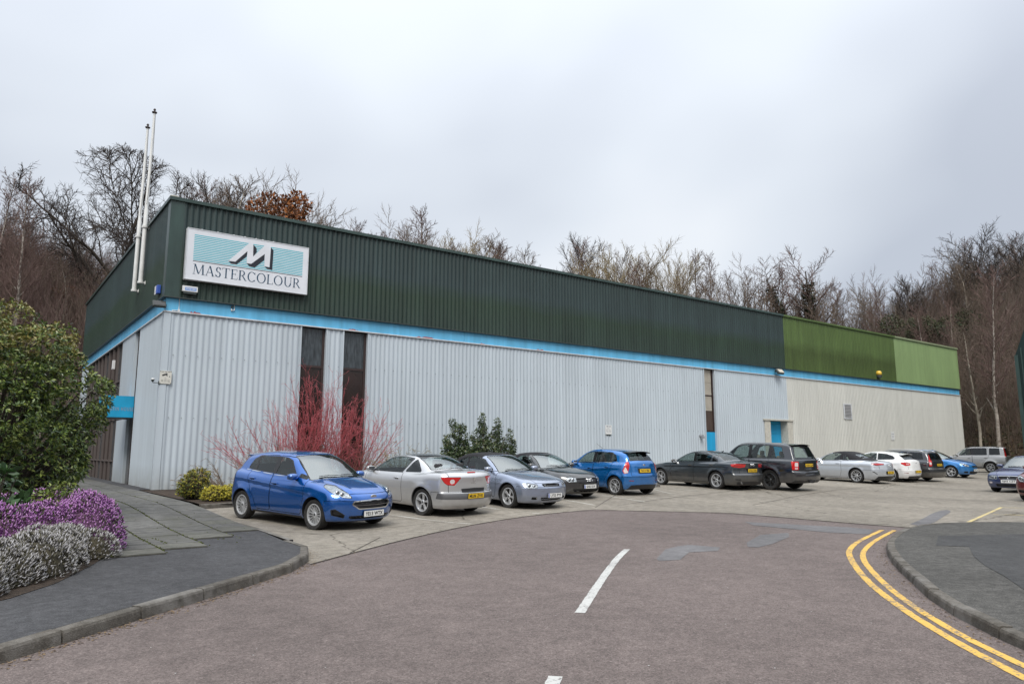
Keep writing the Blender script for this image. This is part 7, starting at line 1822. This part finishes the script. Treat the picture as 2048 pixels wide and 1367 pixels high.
brush('undergrowth', 500, samM, TW_PURP, 'thicket along the hilltop behind the roof', seed=5)
brush('undergrowth', 500, samR, TW_PURP, 'reddish saplings among the thicket on the right bank', seed=6, hs=(.9, 1.5))
brush('undergrowth', 600, samL, TW_BRN, 'brown saplings mixed into the thicket on the left hillside', seed=16, hs=(.8, 1.3))
brush('undergrowth', 300, samR, TW_GREY, 'pale grey saplings mixed into the thicket on the right bank', seed=17, hs=(.8, 1.3))
# the wooded bank on the near side of the road, behind the camera: the parked cars mirror it
rows = []; g = np.random.default_rng(31)
for _ in range(520):
    if g.uniform() < .7: x, y = g.uniform(-60, 70), -54 - 22*g.uniform()
    else: x, y = -50 - 20*g.uniform(), g.uniform(-60, 30)
    T = TS[g.integers(0, 5)]; s = g.uniform(1.6, 2.6); a = g.uniform(0, 6.28); c, sn = math.cos(a), math.sin(a); M = np.array([[c, -sn, 0], [sn, c, 0], [0, 0, 1]]) * s
    o = np.array([x, y, hz(x, y) - .2]); rows.append(np.concatenate([T[:, :3] @ M.T + o, T[:, 3:6] @ M.T + o, T[:, 6:8] * 4.5], 1))
V, F = seg_mesh(np.concatenate(rows), 3); tag(mesh_np('roadside_thicket', V, F, TW_BRN), 'bare thicket on the bank across the road', 'undergrowth', kind='stuff')
# brambles and dead leaves on the bank
g = np.random.default_rng(9); P = []
while len(P) < 26000:
    x, y = samR(g) if g.uniform() < .7 else samL(g)
    if hill_d(x, y) > .3: P.append((x, y, hz(x, y) + abs(g.normal(0, .35))))
P = np.array(P); D = g.normal(0, 1, P.shape); D[:, 2] = abs(D[:, 2]) * .6
tag(add_leaves('brambles', (P, D), .26, [mat('dead_bracken', (.12, .075, .04), rough=1), mat('bramble_green', (.045, .06, .02), rough=.8), mat('dead_leaf_brown', (.07, .045, .03), rough=1), mat('dead_leaf_pale', (.20, .15, .10), rough=1)], None, asp=.8), 'brambles and dead leaves on the floor of the wooded bank', 'brambles', kind='stuff')
# orange leaved tree, dark evergreens on the ridge
def blob_points(g, blobs, n, shell=.55):
    w = np.array([b[3]*b[4]*b[5] for b in blobs])**(2/3); w /= w.sum(); idx = g.choice(len(blobs), n, p=w); B = np.array(blobs)[idx]
    d = g.normal(0, 1, (n, 3)); d /= np.linalg.norm(d, axis=1)[:, None]; r = (shell + (1 - shell) * g.uniform(0, 1, n)**.6)[:, None]
    return B[:, :3] + d * B[:, 3:6] * r, d
M_OR = [mat('oak_leaf_orange', (.30, .11, .03), rough=.9), mat('oak_leaf_brown', (.19, .07, .025), rough=.9), mat('oak_leaf_dark', (.11, .045, .02), rough=.9)]
x, y = on_ray(540, 78); e = put_tree('multi', x, y, 1.0, .4, 'small tree still holding orange brown leaves above the roof', name='orange_leaved_tree', sq=.9)
q_ = pixat(540, 382, 78); sc_o = (q_.z - hz(x, y)) / 8.4; e.scale = (sc_o*.95, sc_o*.95, sc_o)
g = np.random.default_rng(5); bl = [(0, 0, 6.6, 2.0, 2.0, 1.7), (1.7, .3, 5.5, 1.7, 1.7, 1.5), (-1.7, -.3, 5.3, 1.5, 1.5, 1.3), (.4, 1.4, 5.4, 1.6, 1.6, 1.5), (2.6, 0, 4.2, 1.5, 1.5, 1.2), (-.6, -.6, 4.0, 2.0, 2.0, 1.3), (1.0, -1.0, 7.7, .9, .9, .8)]
P, D = blob_points(g, bl, 9000, .3); add_leaves('leaves', (P, D + g.normal(0, .6, D.shape)), .24, M_OR, e, asp=.6)['kind'] = 'stuff'
x, y = on_ray(330, 58); 
for px_, d, s, lab in ((128, 66, .95, 'low shrub with rusty brown leaves on the crest left of the oak'), (178, 68, .7, 'smaller rusty leaved shrub under the oak')):
    x, y = on_ray(px_, d); e = put_tree('multi', x, y, .45*s, .4, lab, name='rusty_leaved_shrub', cat='shrub')
    g = np.random.default_rng(int(px_)); bl = [(g.uniform(-3, 3), g.uniform(-3, 3), g.uniform(4, 6.5), 2.2, 2.2, 1.3) for _ in range(7)]; P, D = blob_points(g, bl, 3800, .3); add_leaves('leaves', (P, D + g.normal(0, .6, D.shape)), .34, [M_OR[1], M_OR[2], TW_PURP], e, asp=.6)['kind'] = 'stuff'
M_EV = [mat('evergreen_dark', (.022, .035, .012), rough=.7), mat('evergreen_olive', (.05, .06, .02), rough=.7), mat('evergreen_brown', (.05, .04, .02), rough=.8)]
for j, (px_, d, w, h, lab) in enumerate(((1835, 92, 3.2, 3.4, 'dark evergreen clump on the ridge under the bare trees'), (1745, 94, 4.2, 3.6, 'olive brown evergreen clump left on the ridge'), (1910, 90, 3.4, 3.0, 'low evergreen clump at the right of the ridge'))):
    x, y = on_ray(px_, d); e = empty('evergreen_bush', (x, y, hz(x, y)), 0, lab, 'bush'); g = np.random.default_rng(40 + j)
    bl = [(g.uniform(-w, w), g.uniform(-2, 2), g.uniform(1.2, h) + 1.0, g.uniform(1.0, 1.7), g.uniform(1.0, 1.7), g.uniform(.8, 1.2)) for _ in range(12)]
    P, D = blob_points(g, bl, 7000, .35); add_leaves('foliage', (P, D + g.normal(0, .7, D.shape)), .22, M_EV, e, asp=.6); mb = MB(); mb.tube([(0, 0, 0), (.1, 0, 1.5), (0, 0, 3)], [.15, .1, .05], 6); mb.build('stem', B_OAK, e)

# --- the big evergreen shrub at the left
M_PI = [mat('glossy_leaf_dark', (.062, .104, .021), rough=.38), mat('glossy_leaf_mid', (.112, .165, .031), rough=.38), mat('glossy_leaf_light', (.19, .232, .05), rough=.4), mat('glossy_leaf_deep', (.020, .044, .012), rough=.4)]
M_PT = [mat('young_leaf_bronze', (.20, .165, .045), rough=.4), mat('young_leaf_olive', (.19, .19, .045), rough=.4)]
def leafy_bush(name, loc, blobs, nsh, per, size, mats, topm, label, cat='shrub', seed=1, asp=.36, stemr=.04, topz=None, shell=.72, inner=True):
    e = empty(name, loc, 0, label, cat); g = np.random.default_rng(seed)
    P, d = blob_points(g, blobs, nsh, shell)
    # drop shoots buried deep inside other lobes
    B = np.array(blobs); q = ((P[:, None, :] - B[None, :, :3]) / B[None, :, 3:6]); dep = np.sqrt((q**2).sum(2)).min(1); k = (dep > .62) & (P[:, 2] > .05); P, d = P[k], d[k]
    n = len(P); ax = d + np.array([0, 0, .45]) + g.normal(0, .25, d.shape); ax /= np.linalg.norm(ax, axis=1)[:, None]
    PP = np.repeat(P, per, 0); AX = np.repeat(ax, per, 0); s = g.normal(0, 1, PP.shape); s -= (s * AX).sum(1)[:, None] * AX; s /= np.linalg.norm(s, axis=1)[:, None]
    back = g.uniform(0, 1, (len(PP), 1)); D = AX * (.25 + .5*(1 - back)) + s * .9; PP = PP - AX * back * size * 1.1
    hi = np.repeat((P[:, 2] > (topz if topz else 1e9) - .35 * g.uniform(-1, 1, n)) & (g.uniform(0, 1, n) < .62), per)
    add_leaves('foliage', (PP[~hi], D[~hi]), size, mats, e, seed=seed, droop=.12, asp=asp)
    if hi.any(): add_leaves('young_foliage', (PP[hi], D[hi]), size*.85, topm, e, seed=seed+1, droop=.05, asp=asp)
    S = []
    base = np.array([0, 0, -.1])
    for p in P[::max(1, len(P)//260)]:
        m = base*.5 + p*.5 + g.normal(0, .08, 3); m[2] = p[2]*.42; S.append((*base, *m, stemr, stemr*.6)); S.append((*m, *p, stemr*.6, .006))
    V, F = seg_mesh(S, 4); mesh_np('stems', V, F, B_OAK, e)
    return e
bx, by = -5.0, -9.9
g = np.random.default_rng(77)
bl = [(0, 0, 1.5, 1.9, 1.9, 1.3), (-.3, 0, 2.5, 1.75, 1.75, 1.15), (-.6, 0, 3.35, 1.25, 1.3, .85), (1.25, -.2, 2.35, .95, .9, .65), (1.55, -.1, 1.9, .6, .6, .42), (.75, -.5, 3.1, .75, .8, .5), (-1.6, -.2, 3.2, 1.3, 1.2, .8), (-1.9, 0, 2.0, 1.4, 1.4, 1.3), (.85, -.5, 1.1, .95, .95, .9), (-.9, -1.1, 2.2, 1.1, .9, .9), (.15, -1.3, 1.9, .9, .8, .7), (-.25, .1, 4.05, .42, .42, .42), (-1.2, -.2, 3.95, .5, .5, .35), (.35, -.1, 3.72, .5, .5, .35), (.5, -.9, 2.55, .7, .7, .5), (-1.3, -1.2, 1.2, 1.1, .9, .8)]
for _ in range(26):
    a = g.uniform(0, 6.28); z = g.uniform(.8, 3.9); r = 1.75 * math.sqrt(max(0.05, 1 - ((z - 1.9)/2.5)**2)); bl.append((-.25 + r*math.cos(a), r*math.sin(a), z, g.uniform(.3, .6), g.uniform(.3, .6), g.uniform(.22, .4)))
leafy_bush('evergreen_shrub', (bx, by, gz(bx, by) + .1), [(b[0]*1.04, b[1]*1.04, b[2]*1.04, b[3]*1.06, b[4]*1.06, b[5]*1.06) for b in bl], 15000, 9, .082, M_PI, M_PT, 'tall dense evergreen shrub with bronze tips beside the entrance path', seed=2, topz=3.1)
# rhododendron with large leaves in front of it
leafy_bush('rhododendron', (-4.72, -14.2, .12), [(0, 0, .75, .55, .5, .35), (.0, -.1, 1.0, .35, .3, .28), (-.5, 0, .9, .5, .5, .4), (.25, .1, .62, .4, .4, .26)], 70, 8, .20, [mat('big_leaf_green', (.045, .10, .030), rough=.3), mat('big_leaf_light', (.075, .135, .045), rough=.3), mat('big_leaf_dark', (.03, .065, .02), rough=.3)], M_PT, 'low shrub with large drooping leaves at the left edge', seed=4, asp=.40, stemr=.015)
leafy_bush('evergreen_shrub', (-3.98, -13.3, .14), [(0, 0, .55, .45, .4, .28), (.2, 0, .75, .3, .3, .22), (-.3, 0, .45, .4, .4, .3)], 260, 9, .085, M_PI[1:3], M_PT, 'small bright green shrub between the heather and the tall shrub', seed=6, asp=.34, stemr=.012)

# --- heathers
def heather(name, loc, blobs, n, L, w, mats, label, seed):
    g = np.random.default_rng(seed); P, d = blob_points(g, blobs, n, .90); B = np.array(blobs)
    q = ((P[:, None, :] - B[None, :, :3]) / B[None, :, 3:6]); dep = np.sqrt((q**2).sum(2)).min(1); k = (dep > .76) & (P[:, 2] > .0); P, d = P[k], d[k]; n = len(P)
    ax = d * .8 + np.array([0, 0, .75]) + g.normal(0, .34, d.shape); ax /= np.linalg.norm(ax, axis=1)[:, None]
    u = np.cross(ax, g.normal(0, 1, ax.shape)); u /= np.linalg.norm(u, axis=1)[:, None]; v = np.cross(ax, u); l = L * g.uniform(.6, 1.3, (n, 1)); ww = w * g.uniform(.7, 1.3, (n, 1))
    m1 = P + ax * l * .35; tip = P + ax * l; V = np.stack([P - ax*l*.4, m1 + u*ww, m1 - u*ww*.5 + v*ww*.87, m1 - u*ww*.5 - v*ww*.87, tip], 1).reshape(-1, 3); k = (np.arange(n) * 5)[:, None]
    T = [(0, 2, 1), (0, 3, 2), (0, 1, 3), (4, 1, 2), (4, 2, 3), (4, 3, 1)]; F = np.concatenate([k + np.array(t) for t in T]); mi = g.choice(len(mats), n, p=None); mi = np.tile(mi, 6)
    e = empty(name, loc, 0, label, 'heather'); mesh_np('flower_spikes', V, F, parent=e, mats=mats, fmat=mi)
    # woody inside
    mb = MB()
    for (x, y, z, a, b, c) in blobs: mb.lathe([(0, c*.76), (a*.38, c*.68), (a*.62, c*.44), (a*.74, .0), (a*.6, -c*.5)], 12, M=Matrix.Translation((x, y, z)) @ Matrix.Diagonal((1, b/a, 1, 1)))
    mb.build('woody_stems', HEA_P if 'purple' in name else HEA_IN, e); return e
HEA_IN = mat('heather_inside', (.045, .038, .022), rough=1, noise=.5, nscale=22)
HEA_P = mat('heather_inside_purple', (.10, .045, .09), rough=1, noise=.6, nscale=26)
M_HP = [mat('heather_purple', (.30, .13, .32), rough=.9), mat('heather_pink', (.42, .22, .43), rough=.9), mat('heather_deep', (.15, .04, .17), rough=.9), mat('heather_lilac', (.36, .17, .39), rough=.9), mat('heather_leaf', (.06, .06, .03), rough=.9)]
M_HW = [mat('heather_white', (.42, .41, .415), rough=.9), mat('heather_ash', (.31, .30, .30), rough=.9), mat('heather_grey', (.19, .18, .165), rough=.9), mat('heather_stem', (.09, .085, .055), rough=.9)]
def hblobs(seed, cx, pts, r, h):
    g = np.random.default_rng(seed); out = []
    for (x, y) in pts:
        for _ in range(4): s = g.uniform(.75, 1.15); out.append((x + g.normal(0, .13), y + g.normal(0, .13), .02, r*s, r*s, h*g.uniform(.8, 1.12)))
    return out
def HP(px_, py_, z=.13): q = pix(px_, py_, z); return (q.x, q.y)
# ground points of the mounds
pp = [(-3.62, -13.6), (-3.95, -13.1), (-4.35, -13.5), (-4.8, -13.9), (-5.3, -14.2), (-5.9, -14.5), (-3.55, -14.25), (-4.1, -14.4), (-4.7, -14.9), (-5.3, -15.3), (-6.4, -15.2)]
heather('purple_heather', (0, 0, .13), hblobs(1, 0, pp, .50, .74), 80000, .042, .011, M_HP, 'mound of purple flowering heather in front of the evergreen shrub', 5)
pw = [(-3.72, -14.95), (-4.0, -15.35), (-4.35, -15.7), (-4.45, -16.3), (-4.75, -16.75), (-5.0, -15.9), (-5.3, -16.6), (-5.1, -17.3), (-5.7, -17.2), (-5.9, -16.3)]
heather('white_heather', (0, 0, .12), hblobs(2, 0, pw, .42, .43), 76000, .048, .0085, M_HW, 'mound of white flowering heather at the front of the bed by the footpath', 6)

# --- bed in front of the wall: red stemmed dogwood, twiggy shrub, golden shrubs, evergreen
def whip_shrub(name, x, y, n, H, spread, mats, label, seed, thick=.013, twigs=9, sp_y=.55, droop=0.0, lean=0.0):
    g = np.random.default_rng(seed); S = []; M = []
    for i in range(n):
        a = g.uniform(0, 6.28); rr = g.uniform(0, 1)**.6; bx_, by_ = .35*rr*math.cos(a)*spread*.5, .25*math.sin(a)*rr; ex = rr * spread * math.cos(a) + lean; ey = rr * spread * sp_y * math.sin(a)
        h = H * (1 - .45 * rr**2) * g.uniform(.72, 1.08); p = np.array([bx_, by_, 0]); d = nrm(np.array([ex*1.15, ey*1.15, h*.85])); ns = 9; r0 = thick * g.uniform(.7, 1.2); l = math.hypot(math.hypot(ex, ey), h); pts = [p]
        for j in range(ns):
            d = nrm(d + g.normal(0, .05, 3) + np.array([ex, ey, 0]) * .02 * (1 if j < 3 else -.8) + np.array([0, 0, .03 - droop * j / ns])); p = p + d * l / ns; pts.append(p)
            ra, rb = r0 * (1 - .75 * j/ns), r0 * (1 - .75 * (j+1)/ns); S.append((*pts[-2], *pts[-1], ra, rb)); M.append(0 if j < 5 else 1)
            if j >= 2:
                for _ in range(g.integers(1, 3)):
                    td = nrm(d + g.normal(0, .55, 3)); q = pts[-2] + (pts[-1] - pts[-2]) * g.uniform(); tl = g.uniform(.18, .55) * H * .32 * (1.15 - .6*j/ns); c = q
                    for m_ in range(3):
                        td = nrm(td + g.normal(0, .08, 3) + np.array([0, 0, .05 - droop])); c2 = c + td * tl / 3; S.append((*c, *c2, max(.005, ra*.42), .0035)); M.append(1)
                        if m_ and g.uniform() < .8:
                            t2 = nrm(td + g.normal(0, .45, 3)); c3 = c2 + t2 * tl * .35; S.append((*c2, *c3, .0048, .003)); M.append(2 % len(mats))
                        c = c2
    V, F = seg_mesh(S, 4); fm = np.repeat(np.array(M), 4); e = empty(name, (x, y, bz(x, y)), 0, label, 'shrub'); mesh_np('stems', V, F, parent=e, mats=mats, fmat=fm); return e
M_DW = [mat('dogwood_base', (.16, .075, .055), rough=.8, noise=.3), mat('dogwood_red', (.36, .065, .075), rough=.5, noise=.35, nscale=4), mat('dogwood_pink', (.44, .11, .13), rough=.5)]
M_TG = [mat('shrub_base', (.10, .08, .06), rough=.9), mat('shrub_brown', (.17, .12, .08), rough=.9), mat('shrub_tan', (.24, .18, .11), rough=.9)]
M_OG = [mat('olive_base', (.09, .07, .04), rough=.9), mat('olive_stem', (.17, .13, .045), rough=.8), mat('olive_tip', (.24, .17, .05), rough=.8)]
whip_shrub('red_dogwood', 3.6, -2.6, 72, 3.2, 2.4, M_DW, 'left red stemmed dogwood bush spreading in front of the tall windows', 3)
whip_shrub('red_dogwood', 4.7, -2.3, 52, 4.3, 1.3, M_DW, 'middle and tallest red stemmed dogwood in front of the left tall window', 4)
whip_shrub('red_dogwood', 5.8, -2.4, 66, 3.5, 1.9, M_DW, 'right red stemmed dogwood leaning over the second tall window', 5)
whip_shrub('twiggy_shrub', 1.2, -4.6, 60, 1.25, 1.5, M_TG, 'low tangled brown twiggy shrub behind the blue hatchback', 6, thick=.010, droop=.16)
whip_shrub('olive_shrub', 7.0, -4.2, 60, 1.7, 1.2, M_OG, 'arching olive stemmed shrub right of the blue hatchback roof', 7, thick=.009, droop=.18)
whip_shrub('twiggy_shrub', 2.2, -4.2, 40, 1.5, 1.2, M_TG, 'second tangled brown twiggy shrub nearer the dogwoods', 8, thick=.010, droop=.12)
M_GL = [mat('gold_leaf', (.44, .37, .03), rough=.6), mat('gold_leaf_light', (.56, .49, .06), rough=.6), mat('gold_leaf_green', (.16, .19, .03), rough=.6), mat('gold_leaf_deep', (.075, .10, .02), rough=.6)]
leafy_bush('golden_shrub', (-.10, -5.9, bz(-.1, -5.9)), [(0, 0, .38, .42, .42, .40), (.1, 0, .60, .33, .33, .26), (-.12, 0, .30, .36, .34, .30)], 900, 9, .040, [M_GL[2], M_GL[3], M_GL[0], M_GL[3]], [M_GL[0], M_GL[2], mat('gold_leaf_rust', (.28, .16, .04), rough=.6)], 'rounded green gold shrub at the foot of the grey corner', seed=8, asp=.5, topz=.52, stemr=.008)
leafy_bush('golden_shrub', (.42, -6.9, bz(.4, -6.9)), [(-.25, 0, .18, .36, .34, .24), (.15, 0, .20, .36, .34, .24), (.45, .1, .18, .30, .3, .22)], 1300, 9, .038, [M_GL[0], M_GL[1], M_GL[2], M_GL[0]], [M_GL[1], M_GL[0]], 'low bright yellow shrub beside the rear wheel of the blue hatchback', seed=9, asp=.5, topz=.22, stemr=.008)
M_HO = [mat('laurel_dark', (.028, .048, .018), rough=.35), mat('laurel_mid', (.050, .082, .030), rough=.35), mat('laurel_light', (.085, .11, .045), rough=.35), mat('laurel_pale', (.16, .17, .08), rough=.4)]
g = np.random.default_rng(15); bl = []
for (x0, h) in ((-1.25, 2.35), (-.95, 2.1), (-.1, 2.55), (.25, 2.1), (.75, 2.35), (1.2, 1.9), (1.35, 1.5), (-1.45, 1.5)):
    for k in range(7): t = (k + 1) / 7; w = .60 * (1.08 - t)**.8 + .08; bl.append((x0 * (.55 + .5*t) + g.normal(0, .03), g.normal(0, .2), h * t, w, w, .30))
bl += [(-.6, 0, .6, .8, .6, .6), (.6, 0, .6, .8, .6, .6), (0, 0, .9, .9, .6, .6)]
leafy_bush('laurel_shrub', (11.35, -2.6, bz(11.5, -2.6)), bl, 7500, 6, .11, [M_HO[0], M_HO[1], M_HO[0], M_HO[2]], [M_HO[1], M_HO[2], M_HO[1], M_HO[3]], 'dark evergreen shrub with pointed shoots behind the silver blue convertible', seed=12, asp=.42, topz=1.2, stemr=.012)
# ------------------------------------------------------------------ the cars in their places
GRP = 'cars parked in the car park'
def park(S, x, y, h, label, res):
    a = R(h); c, s_ = math.cos(a), math.sin(a); hb = S['wb'] / 2
    zf, zr = gz(x + c*hb, y + s_*hb), gz(x - c*hb, y - s_*hb)
    tr = S['dim'][1] / 2; zl, zrt = gz(x - s_*tr, y + c*tr), gz(x + s_*tr, y - c*tr)
    build_car(S, (x, y, (zf + zr) / 2 + .004), h, label, GRP, res=res, tilt=-math.atan2(zf - zr, 2*hb), roll=math.atan2(zl - zrt, 2*tr))
park(FIESTA, 1.07, -11.03, -73.4, 'deep blue hatchback with plate YE13 WTX, nearest car at the left end of the row', .022)
park(MEGANE, 4.35, -9.84, 102, 'silver coupe cabriolet with a dark glass roof and yellow plate ML06 ZVX', .024)
park(ASTRA, 7.29, -9.45, -83.5, 'silver blue convertible with a black soft top and plate LY53 PYF', .026)
park(TT, 10.15, -8.0, -86, 'black roadster with a black soft top beside the silver blue convertible', .028)
park(FIESTA_R, 12.95, -7.95, 92.5, 'bright blue hatchback seen from behind with a black roof spoiler', .028)
park(A4, 18.69, -7.60, 88.6, 'dark grey saloon parked nose towards the wall', .030)
park(RRS, 20.55, -8.60, 91.5, 'tall black off-road car with a tow bar', .032)
park(MERC, 28.50, -7.82, 88.5, 'pale silver cabriolet with a black soft top', .034)
park(BMW, 31.27, -8.01, 90, 'white hatchback with red tail lamps seen from behind', .036)
park(VOLVO, 33.2, -8.06, 90.8, 'dark dusty estate car with roof rails', .038)
park(FOCUS, 38.85, -7.61, -89.9, 'light blue hatchback facing out of the row', .036)
park(XTR, 48.68, -5.73, 100.4, 'silver off-road car standing side on at the far end of the yard', .038)
park(LEXUS, 28.84, -15.6, 179.3, 'navy blue saloon with plate GJ03 CZT facing the row from the right', .032)
park(FOCUS_RED, 23.6, -18.36, 180, 'dark red car cut off by the right edge of the view', .034)
